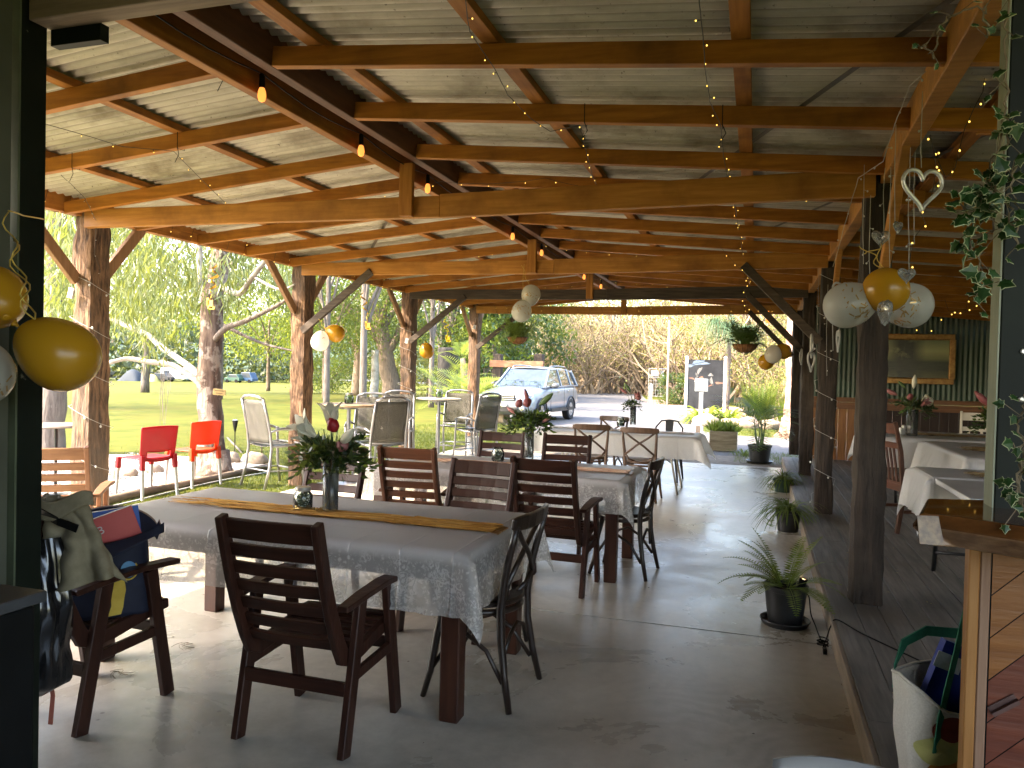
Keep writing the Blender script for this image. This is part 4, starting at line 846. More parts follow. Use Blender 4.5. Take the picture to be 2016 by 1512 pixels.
def wrapp(cx,cy,w,d,z0,z1,turns):
    n=turns*4; return [V((cx+(-w,w,w,-w)[i%4],cy+(-d,-d,d,d)[i%4],z1+(z0-z1)*i/n)) for i in range(n+1)]
for l,cx,cy,w_,d_,z0,z1,tn in(('pearl bulb string wound down the front left post',-5.60,5.36,.115,.135,.35,2.3,5),('pearl bulb string wound down the third left post',-5.60,11.84,.115,.135,.3,2.2,6),('pearl bulb string wound down the second right post',.69,8.64,.105,.115,.2,2.6,6)):
    lights(l,wrapp(cx,cy,w_,d_,z0,z1,tn),.22,m_wwire,m_wled,.002,  .009,.02,group='pearl light strings on the posts',stem=.024)
# white icicle lights along the right plate beam, hearts hang from them
for k,(x,y0,y1,d) in enumerate(((1640,560,690,5.0),(1700,325,520,4.4),(1712,385,555,4.3),(1740,330,470,3.9),(1752,330,600,3.7),(1762,245,445,3.5),(1790,290,540,3.3),(1814,180,330,3.2),(1800,300,480,3.35),(1611,485,760,8.3),(1628,560,740,7.6))):
    lights('white icicle light strand ending '+('left of the confetti balloon','beside the first right post','behind the gold balloon','at the flat clear heart','in front of the gold balloon','at the clear heart beside the frame','at the clear heart on the balloon','at the big heart outline','behind the big heart outline','at the white wire hearts','along the second right post')[k],[P3(x+2,y0,d),P3(x-1,(y0+y1)/2,d),P3(x,y1,d)],.17,m_wwire,m_wled,.0017,.0045,group='white icicle strands at the right posts',stem=.022)
lights('white icicle light lead running along the right plate beam',[P3(1640,525,5.2),P3(1690,350,4.4),P3(1738,318,3.9),P3(1762,245,3.6),P3(1790,170,3.3),P3(1823,140,3.1)],.3,m_wwire,m_wled,.002,.0045,group='white icicle strands at the right posts')
m_acr=thinglass('clear_acrylic',(.86,.86,.84),1.6,.10,.24)
def hp(t): return (math.copysign(abs(math.sin(t))**3,math.sin(t))*.5,(13*math.cos(t)-5*math.cos(2*t)-2*math.cos(3*t)-math.cos(4*t))/32)
def heart(label,c,s,outline,mat,r=0,yaw=0,tilt=0,group='hanging heart ornaments'):
    Mx=Matrix.Rotation(yaw,3,'Z')@Matrix.Rotation(tilt,3,'Y'); c=V(c); b=B(); n=44; pts=[]
    for i in range(n): x,z=hp(2*PI*i/n+.001); pts.append(Mx@V((x*s,0,z*s)))
    if outline: b.tube(pts,r,9,closed=True)
    else:
        P=[]
        for k,(f,yy) in enumerate(((.25,-.17),(.8,-.13),(1,0),(.8,.13),(.25,.17))): P+=[Mx@V((p[0]*s*f,yy*s,p[1]*s*f)) for p in [hp(2*PI*i/n+.001) for i in range(n)]]
        b.faces(P,[tuple(range(n)),tuple(4*n+n-1-i for i in range(n))]+[(k*n+i,k*n+(i+1)%n,(k+1)*n+(i+1)%n,(k+1)*n+i) for k in range(4) for i in range(n)])
    b.v=[tuple(V(p)+c) for p in b.v]; return tag(b.obj('heart_ornament',mat,at=c,smooth=True),label,'heart ornament',group)
VY=rad(17)
heart('big silver heart outline hanging left of the ivy',P3(1816,368,3.2),.183,True,M('silver_heart',(.62,.61,.57),(.85,.84,.8),ns=40,rough=.25,metal=.5),.0088,VY+.2)
heart('small solid clear heart just left of the big silver outline',P3(1768,446,3.45),.062,False,m_acr,0,VY+.5)
heart('wide flat clear heart above the gold balloon',P3(1734,468,3.9),.098,False,m_acr,0,VY)
heart('clear heart hanging on the right side of the gold balloon',P3(1785,541,3.28),.078,False,m_acr,0,VY)
heart('clear heart turned edge-on in front of the gold balloon',P3(1742,612,3.45),.13,False,m_acr,0,VY+1.45)
heart('white wire heart outline partly behind the left confetti balloon',P3(1656,572,4.6),.12,True,m_wwire,.006,VY+.3)
heart('slim white wire heart turned edge-on below the left confetti balloon',P3(1650,668,4.3),.13,True,m_wwire,.005,VY+1.3)
heart('white wire heart on the second right post, the lowest one',PY(1597,710,8.1),.20,True,m_wwire,.010,VY+.9)
heart('white wire heart on the second right post, tilted above the lowest',PY(1598,678,8.15),.19,True,m_wwire,.010,VY+1.1,.7)
heart('white wire heart hanging off the third right post',PY(1577,702,11.2),.22,True,m_wwire,.010,VY+1.1,-.4)
# festoon string along the ridge gap
t=thing('festoon_lights','black festoon cable with amber globe bulbs along the ridge','festoon lights',(-2.5,1,3.0))
b=B(); ys=[2.42,3.448,4.503,5.569,6.6,7.771,8.918,10.1,11.3,12.6,13.9]
cab=[]
for a,c in zip([1.0]+ys,ys+[15.2]): cab+=[(0,a-1+(c-a)*f/5,.035-.06*math.sin(PI*f/5)*.6+.02) for f in range(5)]
b.tube(cab,.004,6); b.obj('cable',m_black,t,smooth=True)
first=None
for y in ys:
    if first is None:
        b=B(); b.lathe([(.001,.05),(.014,.05),(.016,0),(.015,-.02),(.001,-.02)],12); s0=b.obj('socket',m_black,t,auto=True)
        b=B(); b.lathe([(.012,-.018),(.020,-.04),(.0225,-.062),(.017,-.085),(.001,-.095)],14); b0=b.obj('bulb',m_bulb,s0,smooth=True); first=1
        b=B(); b.lathe([(.001,-.04),(.007,-.05),(.006,-.07),(.001,-.078)],8); b0.data=b0.data
        s=s0
    else:
        s=s0.copy(); COL.objects.link(s); s.parent=t; q=b0.copy(); COL.objects.link(q); q.parent=s
    s.location=(0,y-1,.0)
for p,l in(((.15,13.5,2.45),'amber globe bulb on the wall side, near the far right braces'),((2.2,13.9,2.50),'amber globe bulb glowing above the painting')):
    b=B(); b.ball(p,.04,12,8); b.tube([V(p)+V((0,0,.03)),V(p)+V((0,0,.16))],.008,6); tag(b.obj('globe_bulb',m_bulb,smooth=True),l,'bulb')
# cable ties round the rafters
for k,(x,y) in enumerate(((340,290),(118,325),(1142,232),(1420,236),(455,158))):
    p=RL([(x,y)])[0]; b=B(); Y=min(RY,key=lambda q:abs(q-p.y)); z=zb(p.x)
    b.tube([(p.x,Y-.032,z+.1),(p.x,Y-.032,z-.006),(p.x,Y+.032,z-.006),(p.x,Y+.032,z+.1)],.0025,5); b.tube([(p.x,Y-.03,z),(p.x+.02,Y-.04,z-.05),(p.x-.01,Y-.04,z-.10)],.0022,5)
    tag(b.obj('cable_tie',m_black),'black cable tie round a rafter '+('in the second left bay','close to the dark jamb','at the low point of the drooping lights','on the right light run','in the first left bay')[k],'cable tie')
# ---------------- counter and green post on the right ----------------
q0=G(1957,1000,1.2); GP=thing('green_post','green painted timber post rising from the slab counter, wrapped in ivy','post',(q0.x,q0.y,1.2))
b=B(); b.bx(.0,.20,.0,.085,-1.05,1.75); b.obj('post',m_dkgreen,GP,bevel=.003)
b=B(); b.bx(-.005,-.001,.002,.083,.0,1.75); b.obj('pale_edge',m_palegreen,GP)
b=B()
for z in (.43,.30): b.lathe([(.001,0),(.008,0),(.008,.003),(.005,.006),(.001,.006)],12,(.055,-.001,z),0,Matrix.Rotation(PI/2,3,'X'))
b.obj('bolt',m_lid,GP)
ctop=[(.415,2.225),(.487,2.515),(.60,2.55),(.77,2.60),(1.6,2.60),(1.6,1.95),(1.0,2.02),(.66,2.12),(.462,2.235)]
m_slab=M('slab_wood',(.07,.024,.007),(.15,.058,.016),sc=(.8,5,5),ns=4,rough=.12,bp=.04,coat=.6,c3=(.15,.055,.018),ns3=2); m_bark=M('live_edge',(.10,.045,.018),(.26,.15,.08),sc=(2,2,5),ns=6,rough=.35,coat=.4,bp=.3)
t=thing('slab_counter','thick polished timber slab counter with a rough live edge around the green post','counter',(1.0,2.3,0))
b=B(); n=len(ctop); zt,zbm=1.2,1.115
def off(p,k): c=V((1.0,2.3,0)); q=V((p[0],p[1],0)); d=(q-c).normalized(); return q+d*k
P=[off(p,0)+V((0,0,zt)) for p in ctop]+[off(p,.022+.01*math.sin(i*5))+V((0,0,zt-.035)) for i,p in enumerate(ctop)]+[off(p,-.035+.012*math.sin(i*3))+V((0,0,zbm)) for i,p in enumerate(ctop)]
b.v=[(q.x-1.0,q.y-2.3,q.z) for q in P]; b.f=[tuple(range(n-1,-1,-1)) if False else tuple(reversed(range(n))),tuple(2*n+i for i in range(n))]+[(k*n+i,k*n+(i+1)%n,(k+1)*n+(i+1)%n,(k+1)*n+i) for k in range(2) for i in range(n)]; b.m=[0]*(2+n)+[1]*n
o=b.obj('slab',[m_slab,m_bark],t,bevel=.006)
A0,A1=V((ctop[0][0]-1.0,ctop[0][1]-2.3,1.2)),V((ctop[8][0]-1.0,ctop[8][1]-2.3,1.2)); dn=V((.012,-.006,-.075)); ou=V((-.006,-.012,0))
b=B(); b.poly([A0+ou+V((-.004,0,-.004)),A1+ou+V((0,0,-.004)),A1+dn+ou+V((0,-.012,0)),A0+dn+ou+V((-.01,-.006,0))]); b.obj('sawn_end',M('sawn_end_mat',(.10,.052,.016),(.24,.145,.055),sc=(12,2,12),ns=5,rough=.35),t,solid=.003)
t=thing('counter_panel','orange timber counter front with diagonal boards and a reddish patch at the bottom right','counter front',(G(1910,1070,1.11).x,G(1910,1070,1.11).y,0))
m_pan=WOOD('counter_board',(.13,.042,.008),(.21,.08,.018),'X',rough=.4,c3=(.18,.07,.02)); m_panr=WOOD('red_counter_board',(.07,.014,.006),(.12,.028,.012),'X',rough=.4)
b=B(); b.bx(0,.026,-.0,.05,.13,1.11); b.obj('stud',WOOD('stud_wood_lit',(.21,.085,.018),(.30,.14,.04),'Z',rough=.5),t,bevel=.003)
b=B(); b.bx(.027,.052,.002,.05,.13,1.11); b.obj('stud',WOOD('stud_wood_shaded',(.16,.085,.05),(.24,.14,.085),'Z',rough=.6),t,bevel=.003)  # same stud's shaded side: light and shade put into two wood tones
for k in range(16):
    z0=-.75+k*.115; x0,x1=.058,1.0; sl=1.0; q=[]
    for (x,z) in ((x0,z0),(x1,z0+(x1-x0)*sl),(x1,z0+.111+(x1-x0)*sl),(x0,z0+.111)): q.append((x,z))
    # clip each slanting board between the deck and the slab
    pl=[]
    for lim,sg in((.13,1),(1.11,-1)):
        src=q if sg==1 else pl; out=[]
        for a,c in zip(src,src[1:]+src[:1]):
            ia,ic=(a[1]-lim)*sg>=0,(c[1]-lim)*sg>=0
            if ia: out.append(a)
            if ia!=ic: f=(lim-a[1])/(c[1]-a[1]); out.append((a[0]+(c[0]-a[0])*f,lim))
        pl=out
    if len(pl)<3: continue
    b=B(); b.poly([(x,.012,z) for x,z in pl]); b.obj('board',m_panr if k<13 else m_pan,t)
b=B(); b.bx(.053,1.0,.016,.03,.13,1.11); b.obj('backing',m_black,t)
b=B(); b.beam((.065,.007,.66),(.125,.007,.705),.004,.03,(0,1,0)); b.beam((.065,.008,.66),(.125,.008,.705),.03,.003,(0,1,0)); b.obj('stain_plate',M('stain_mat',(.05,.025,.02),(.09,.04,.03),ns=9,rough=.7),t)
# ---------------- tote bag with fruit shapes ----------------
m_canvas=M('canvas_cream',(.50,.46,.38),(.60,.56,.47),sc=(30,30,30),ns=6,rough=.85,bp=.2); m_gstrap=M('green_strap_mat',(.012,.12,.065),(.02,.17,.09),ns=30,rough=.8)
tb=V((.600,2.70,.065)); t=thing('tote_bag','cream canvas tote bag with green straps and fruit shapes hanging beside the counter','bag',tb,rad(17))
def tote(u,v,inn=0):
    a=2*PI*u; z=.13+.41*v; w=(.155 if True else 0)*(1-.18*(1-v)**2); d=.055+.05*v; x=w*math.copysign(abs(math.cos(a))**.55,math.cos(a)); y=d*math.copysign(abs(math.sin(a))**.7,math.sin(a))
    if v>.8: z+=-.045*(v-.8)/.2*math.cos((x/.155)*1.5)*(1 if y<0 else -.9)+.02*(v-.8)/.2*math.sin(a*2+1)
    k=.012*noise.noise(V((x*14,y*14,z*9))); return (x+k,y+k-.02*(1-v),z)
b=B(); b.grid(48,22,tote); b.grid(16,1,lambda u,v:(tote(u,0)[0]*(1-v),tote(u,0)[1]*(1-v),.13)); b.obj('body',m_canvas,t,smooth=True,solid=.004)
b=B(); b.tube([tote(i/40,1) for i in range(40)],.005,6,closed=True); b.obj('hem',m_canvas,t,smooth=True)
b=B(); b.ribbon([(-.088,-.098,.36),(-.082,-.108,.47),(-.06,-.10,.56),(-.02,-.07,.66),(.03,-.02,.76),(.10,.03,.87),(.16,.05,.93)],.022,.003,(.3,-1,0)); b.obj('strap',m_gstrap,t)
b=B(); b.ribbon([(.11,-.104,.16),(.085,-.116,.30),(.088,-.118,.46),(.105,-.09,.60),(.13,.0,.75),(.16,.05,.93)],.024,.003,(.3,-1,0)); b.obj('strap',m_gstrap,t)
b=B(); b.ribbon([(-.13,.078,.48),(-.128,.08,.56),(-.10,.085,.63),(-.03,.085,.67),(.08,.08,.665)],.004,.035,(0,-.2,1)); b.obj('strap',m_gstrap,t)
def blob(name,cx,cz,rx,rz,mat,dep,a0=0,a1=2*PI):
    b=B(); pts=[]; 
    for i in range(25):
        a=a0+(a1-a0)*i/24; x=cx+rx*math.cos(a)*(1+.06*math.sin(3*a)); z=cz+rz*math.sin(a)*(1+.05*math.cos(2*a+cx*30)); best=min((tote(k/160,max(0,min(1,(z-.13)/.41))) for k in range(80,160)),key=lambda q:abs(q[0]-x)); pts.append((x,best[1]-dep,z))
    c=(sum(p[0] for p in pts)/25,min(p[1] for p in pts)-.002,sum(p[2] for p in pts)/25)
    for i in range(24): b.poly([c,pts[i],pts[i+1]])
    b.obj(name,mat,t,smooth=True)
blob('onion_print',-.045,.425,.055,.05,M('print_maroon',(.16,.02,.01),(.24,.04,.02),ns=12,rough=.85),.006)
blob('lime_print',-.075,.365,.066,.045,M('print_lime',(.42,.40,.12),(.52,.48,.18),ns=12,rough=.85),.010)
blob('leaf_print',.005,.385,.042,.05,M('print_green',(.05,.12,.02),(.08,.16,.04),ns=12,rough=.85),.008)
blob('orange_print',-.03,.29,.075,.055,M('print_orange',(.42,.15,.02),(.52,.22,.04),ns=9,rough=.85),.007)
b=B(); b.box((.02,.015,.54),(.15,.03,.22),0,Matrix.Rotation(.35,3,'Y')); o=tag(b.obj('blue_box',M('blue_card',(.008,.02,.16),(.012,.028,.2),ns=3,rough=.35),at=(0,0,0)),'blue packet with a pale label sticking out of the cream tote bag','packet'); o.location=tb; o.rotation_euler=(0,0,rad(17))
b=B(); b.box((-.005,-.003,.60),(.085,.002,.05),0,Matrix.Rotation(.35,3,'Y')); b.obj('paper_label',M('paper_label_mat',(.45,.44,.42),(.55,.54,.52),sc=(30,30,30),ns=3,rough=.6),o)
# ---------------- left foreground: cabinet, bags ----------------
t=thing('black_cabinet','black painted cabinet cut off by the bottom left corner of the picture','cabinet',(-1.965,1.30,0))
b=B(); b.bx(-.42,.205,-.22,.22,0,.91); b.obj('body',m_black,t,bevel=.008); b=B(); b.bx(-.44,.222,-.24,.24,.915,.945); b.obj('lid',M('cabinet_top',(.03,.032,.036),(.05,.052,.056),ns=4,rough=.4),t,bevel=.006)
b=B(); b.bx(-.40,.18,-.232,-.222,.05,.86); b.obj('door',m_black,t,bevel=.003); b=B(); b.tube([(.13,-.235,.5),(.13,-.26,.52),(.13,-.26,.62),(.13,-.235,.64)],.006,8); b.obj('handle',m_lid,t)
m_bag=M('bin_bag',(.008,.008,.009),(.014,.014,.015),ns=5,rough=.18,bp=.2,spec=.8)
def sack(u,v):
    a=2*PI*u; z=.24+.62*v; r=(.135+.05*math.sin(v*PI*.9))*(1-.35*max(0,v-.6)/.4)*min(1,(v+.03)*9); k=1+.30*noise.noise(V((math.cos(a)*2.2,math.sin(a)*2.2,z*3)))+.16*noise.noise(V((math.cos(a)*6,math.sin(a)*6,z*8)))
    return (r*k*math.cos(a)*.75,r*k*math.sin(a)*.62,z)
b=B(); b.grid(60,40,sack); tag(b.obj('garbage_bag',m_bag,smooth=True),'crumpled shiny black garbage bag hanging from the chair next to the dark jamb','garbage bag').location=(-2.63,2.27,0)
m_khaki=M('khaki_cloth',(.17,.145,.09),(.24,.205,.135),sc=(3,3,3),ns=6,rough=.9)
kl=V((-2.60,2.36,0)); 
def kh(u,v):
    a=(u-.5)*2.7; z=1.01-.27*v; r=.09+.13*v*(1-.25*v); k=.032*math.sin(u*27+v*5)*v+.014*noise.noise(V((u*11,v*7,5)))+.03*noise.noise(V((u*5,v*5,2)))
    x=math.sin(a)*(r+k)+.13*v*(u>.35)*min(1,(u-.35)*3); y=-math.cos(a)*(r*.6+k)+.02; z+=.05*math.cos(u*7)*v*v-.10*(u-.2)*(v>.0)*v
    return (x,y,z)
t=thing('khaki_jacket','crumpled khaki cloth jacket slung over the garbage bag and chair back','jacket',kl)
b=B(); b.grid(46,26,kh); b.obj('body',m_khaki,t,smooth=True,solid=.006)
def col_(u,v): a=(u-.5)*3.0; return (.02+math.sin(a)*.15+.03*v,-.02-math.cos(a)*.07-.02*v,1.015-.085*v*(1.1-.6*u)+.02*math.sin(u*9)+.02*(u-.5))
b=B(); b.grid(24,8,col_); b.obj('collar',m_khaki,t,smooth=True,solid=.008)
b=B(); b.ribbon([(-.10,-.075,.99),(.0,-.11,.965),(.09,-.105,.93),(.15,-.07,.90)],.006,.035,(0,-.4,1)); b.obj('dark_band',m_black,t)
# navy tote on the chair
m_navy=M('navy_cloth',(.004,.006,.019),(.007,.011,.03),ns=20,rough=.75); nl=V((-2.76,2.73,.41)); t=thing('navy_bag','navy cloth bag printed with a yellow face in blue sunglasses, on the chair seat','bag',nl,rad(47))
def nb(u,v):
    a=2*PI*u; w=.19*(1-.12*v); d=.10; x=w*math.copysign(abs(math.cos(a))**.5,math.cos(a)); y=d*math.copysign(abs(math.sin(a))**.6,math.sin(a)); z=.005+.33*v
    k=.012*noise.noise(V((x*9,y*9,z*9))); return (x+k,y+k,z+(.05*v*v*math.cos(x*9) if y>0 else -.02*v*v*math.cos(x*9)))
b=B(); b.grid(48,16,nb); b.grid(24,1,lambda u,v:(nb(u,0)[0]*(1-v),nb(u,0)[1]*(1-v),.006)); b.obj('body',m_navy,t,smooth=True,solid=.006)
def flap(u,v): a=PI*u; return (.215*math.cos(a)*-1+.02*v,.06+.05*v-.10*(1-v)*math.sin(a)*.3,.30+.16*math.sin(a)*(.35+.65*v)+.04*(u>.9)*v)
b=B(); b.grid(24,8,flap); b.obj('flap',m_navy,t,smooth=True,solid=.006)
b=B(); b.tube([V(flap(i/24,1))+V((0,-.004,.002)) for i in range(25)],.004,6); b.obj('piping',M('tan_piping',(.30,.20,.14),rough=.6),t,smooth=True)
def flap2(u,v): return (-.17+.40*u,-.105-.06*math.sin(u*PI)*v+.0,.33-.05*v+.05*(u**3)*1.6-.02*math.sin(u*6)*v)
b=B(); b.grid(20,6,flap2); b.obj('flap',m_navy,t,smooth=True,solid=.006)
# printed face on the side of the bag towards the camera
yl=M('print_yellow',(.42,.28,.035),(.52,.36,.06),ns=14,rough=.8); bl=M('print_blue',(.03,.14,.30),(.10,.28,.45),ns=14,rough=.5); Y0=-.112
b=B(); prof=[(-.018,.19),(.018,.19),(.030,.155),(.034,.125),(.028,.09),(.024,.05),(.016,.02),(-.035,.015),(-.022,.06),(-.024,.09),(-.036,.13),(-.030,.155)]
pr3=[(x+.045,Y0-.004,z) for x,z in prof]; b.poly(pr3[::-1]); b.obj('face_print',yl,t,solid=.002)
for s,cx in((-1,.002),(1,.088)):
    b=B(); n=24; b.poly([(cx+.031*math.cos(2*PI*i/n),Y0-.007,.215+.037*math.sin(2*PI*i/n)) for i in range(n)]); b.obj('lens_print',bl,t,solid=.002)
    b=B(); b.tube([(cx+.036*math.cos(a),Y0-.007,.212+.042*math.sin(a)) for a in [PI+.2+s*.2+i*PI*1.1/14 for i in range(15)]],.004,5); b.obj('rim_print',yl,t)
def book(name,label,loc,rz,tilt,sz,mat,txt=None):
    t=thing(name,label,'book',loc,rz); b=B(); Mx=Matrix.Rotation(tilt,3,'Y'); b.box((0,0,0),sz,0,Mx); b.obj('cover',mat,t,bevel=.002)
    b=B(); b.box(Mx@V((.002,0,.002)),(sz[0]-.004,sz[1]-.006,sz[2]+.0005),0,Mx); b.obj('pages',M(name+'_pages',(.5,.48,.43),rough=.8),t)
    if txt:
        for k,ch in enumerate(txt): T(ch,.05,(Matrix.Translation(Mx@V((-.085+.062*k,-sz[1]/2-.0015,+.012+.004*k)))@Mx.to_4x4()@Matrix.Rotation(PI/2,4,'X')),'title_letter',m_paper,t)
    return t
m_paper=M('pale_print',(.55,.50,.48),rough=.6)
book('picture_book','salmon red book with pale letters leaning out of the navy bag',nl+V((.04,-.03,.375)),rad(47),-.33,(.25,.018,.15),M('salmon_cover',(.42,.05,.045),(.50,.07,.06),ns=5,rough=.4),'SB')
t=book('picture_book','bright blue book behind the salmon one in the navy bag',nl+V((.02,.02,.40)),rad(47),-.12,(.22,.016,.13),M('blue_cover',(.008,.07,.30),(.012,.09,.36),ns=5,rough=.4))
b=B(); b.box((-.05,-.0095,-.01),(.075,.002,.045),0,Matrix.Rotation(-.12,3,'Y')); b.obj('title_block',m_paper,t)
b=B(); b.ribbon([(-2.80,2.48,.42),(-2.76,2.44,.30),(-2.74,2.45,.15),(-2.73,2.43,.04)],.003,.022,(1,0,0)); tag(b.obj('bag_strap',M('salmon_strap',(.33,.09,.06),rough=.7)),'loose salmon strap dangling under the chair with the navy bag','strap')
# floor litter
for k,(x,y,l) in enumerate(((238,1326,'curled dry straw tuft on the concrete left of the nearest chair'),(363,1272,'small tuft of dry straw on the concrete near the table leg'))):
    p=G(x,y,.004); b=B()
    for i in range(9): a=U(0,2*PI); b.tube([p+V((math.cos(a+j*.5)*.02*j*.8*U(.8,1.2),math.sin(a+j*.5)*.014*j,.004+.008*math.sin(j))) for j in range(5)],.0012,4)
    tag(b.obj('dry_straw',M('straw_mat',(.12,.09,.055),(.2,.16,.10),ns=9,rough=.8)),l,'straw')
b=B()
for i in range(90):
    p=V((U(-3.2,.4),U(2.0,12),.002)); a=U(0,PI); s=U(.003,.012); b.poly([p+V((math.cos(a)*s,math.sin(a)*s,0)),p+V((-math.sin(a)*s*.3,math.cos(a)*s*.3,.002)),p-V((math.cos(a)*s,math.sin(a)*s,0)),p+V((math.sin(a)*s*.3,-math.cos(a)*s*.3,.003))])
for i in range(40):
    p=V((U(.6,1.9),U(3.4,8.5),DZ+.003)); a=U(0,PI); s=U(.006,.016); b.poly([p+V((math.cos(a)*s,math.sin(a)*s,0)),p+V((-math.sin(a)*s*.3,math.cos(a)*s*.3,.002)),p-V((math.cos(a)*s,math.sin(a)*s,0)),p+V((math.sin(a)*s*.3,-math.cos(a)*s*.3,.003))],1)
tag(b.obj('leaf_litter',[M('litter_dark',(.05,.035,.02),rough=.8),M('litter_pale',(.40,.33,.16),rough=.7)]),'scattered leaf scraps on the concrete and deck','litter',kind='stuff')
# ---------------- painting ----------------
t=thing('painting','dark landscape painting in a heavy gilt frame on the green wall','painting',(2.46,14.16,1.87))
def paint():
    m,t_,p,nn,L=nodes('painting_mat'); v=coords(t_,(1,1,1),rand=False); sx=nn('ShaderNodeSeparateXYZ'); L(v,sx.inputs[0]); mp=nn('ShaderNodeMapRange'); mp.inputs[1].default_value=-.3; mp.inputs[2].default_value=.3; L(sx.outputs['Z'],mp.inputs[0])
    n1=ntex(t_,v,4.5,6,.6); n2=ntex(t_,coords(t_,(2,1,12),rand=False),3,5); r=nn('ShaderNodeValToRGB'); e=r.color_ramp.elements; e[0].position=0; e[0].color=(.10,.10,.03,1); e[1].position=1; e[1].color=(.22,.27,.13,1)
    for q,c in((.22,(.02,.03,.013,1)),(.42,(.025,.04,.018,1)),(.5,(.17,.19,.07,1)),(.72,(.42,.44,.20,1))): k=e.new(q); k.color=c
    L(mp.outputs[0],r.inputs[0]); gx=nn('ShaderNodeMapRange'); gx.inputs[1].default_value=.38; gx.inputs[2].default_value=.05; L(sx.outputs['X'],gx.inputs[0]); ab=nn('ShaderNodeMath'); ab.operation='ABSOLUTE'; 
    q=nn('ShaderNodeMath'); q.operation='ADD'; q.inputs[1].default_value=.12; L(sx.outputs['X'],q.inputs[0]); L(q.outputs[0],ab.inputs[0]); tr=nn('ShaderNodeMapRange'); tr.inputs[1].default_value=.30; tr.inputs[2].default_value=.10; L(ab.outputs[0],tr.inputs[0])
    f=nn('ShaderNodeMath'); f.operation='MULTIPLY'; L(tr.outputs[0],f.inputs[0]); L(ramp(t_,.30,.46,n1),f.inputs[1]); col=mix(t_,f.outputs[0],r.outputs[0],(.008,.014,.007)); col=mix(t_,.2,col,ramp(t_,.3,.7,n2,(.01,.012,.006),(.12,.12,.05)))
    L(col,p.inputs['Base Color']); p.inputs['Roughness'].default_value=.3; return m
b=B(); b.bx(-.52,.52,-.012,.0,-.31,.31); b.obj('canvas',paint(),t)
m_gilt=M('gilt_frame',(.22,.11,.03),(.38,.22,.07),ns=14,rough=.35,metal=.5,bp=.3)
b=B()
for r,dz,w_ in((.575,.0,.09),(.53,-.0,.02)):
    h=.375 if w_>.05 else .322; dd=-.045 if w_>.05 else -.03
    b.bx(-r-.02,r+.02,dd,.005,h-w_*.6,h+w_*.4); b.bx(-r-.02,r+.02,dd,.005,-h-w_*.4,-h+w_*.6); b.bx(-r-w_*.4,-r+w_*.6,dd-.002,.004,-h+w_*.55,h-w_*.55); b.bx(r-w_*.6,r+w_*.4,dd-.002,.004,-h+w_*.55,h-w_*.55)
b.obj('frame',m_gilt,t,bevel=.012)
# ---------------- ivy ----------------
def ivymat(name,c,e):
    m,t_,p,nn,L=nodes(name); v=coords(t_,(1,1,1)); L(ramp(t_,.3,.7,ntex(t_,v,40,3),c,tuple(x*1.7 for x in c)),p.inputs['Base Color']); p.inputs['Roughness'].default_value=.4
    a=nn('ShaderNodeBsdfTranslucent'); a.inputs[0].default_value=(c[0]*3,c[1]*2.6,c[2]*1.5,1); x=nn('ShaderNodeMixShader'); x.inputs[0].default_value=.3; L(p.outputs[0],x.inputs[1]); L(a.outputs[0],x.inputs[2]); L(x.outputs[0],t_.nodes['Material Output'].inputs[0]); return m
m_ivy=ivymat('ivy_leaf',(.014,.045,.010),0); m_ivye=M('ivy_edge',(.26,.29,.13),(.36,.37,.20),ns=30,rough=.5)
IV=[(0,-.5),(.16,-.42),(.36,-.44),(.30,-.22),(.50,-.02),(.28,.08),(.20,.24),(0,.56),(-.20,.24),(-.28,.08),(-.50,-.02),(-.30,-.22),(-.36,-.44),(-.16,-.42)]
def ivyleaf(b,p,d,n,s):
    d=V(d).normalized(); sd=d.cross(V(n)).normalized(); nn=sd.cross(d); k=len(IV)
    P=[V(p)+d*((y+.5)*s)+sd*(x*s)+nn*(-.18*abs(x)*s) for x,y in IV]; c=V(p)+d*(.42*s); In=[c+(q-c)*.89+nn*.0012 for q in P]; o=len(b.v)
    b.faces(P+In+[c+nn*.002],[(i,(i+1)%k,k+(i+1)%k,k+i) for i in range(k)],1); b.faces(In+[c+nn*.002],[(i,(i+1)%k,k) for i in range(k)],0)
rnd=random.Random(55)
def ivy(label,stems,per,smin,smax):
    t=thing('ivy_vine',label,'ivy',stems[0][0]); o=V(stems[0][0]); b=B(); bl_=B()
    for st in stems:
        st=[V(p)-o for p in st]; pts=[]
        for a,c in zip(st,st[1:]):
            for i in range(6): pts.append(a.lerp(c,i/6)+V((U(-1,1),U(-1,1),U(-1,1)))*.008)
        pts.append(st[-1]); b.tube(pts,.0028,5)
        for i,p in enumerate(pts):
            for _ in range(per):
                if U(0,1)<.42:
                    q=p+V((U(-.045,.035),U(-.05,.01),U(-.05,.05))); b.tube([p,q],.0012,4); ivyleaf(bl_,q,(U(-.9,.9),U(-.9,.3),U(-1,.15)),(U(-1.1,1.1),-1,U(-.3,1.5)),U(smin,smax))
    b.obj('stem',M('ivy_stem',(.12,.09,.05),(.2,.15,.09),ns=8,rough=.7),t); bl_.obj('foliage',[m_ivy,m_ivye],t)
ivy('variegated ivy trailing down the green post',[[P3(1985,220,2.03),P3(1975,340,2.06),P3(1930,390,2.10),P3(1905,415,2.10)],[P3(1960,360,2.06),P3(1955,450,2.08),P3(1932,480,2.10),P3(1930,560,2.10),P3(1922,590,2.10)],[P3(2000,330,2.03),P3(1985,400,2.03),P3(2005,480,2.03)],[P3(1925,430,2.10),P3(1900,455,2.11),P3(1912,500,2.10)],[P3(1960,370,2.06),P3(1925,375,2.10),P3(1890,400,2.11)]],3,.022,.050)
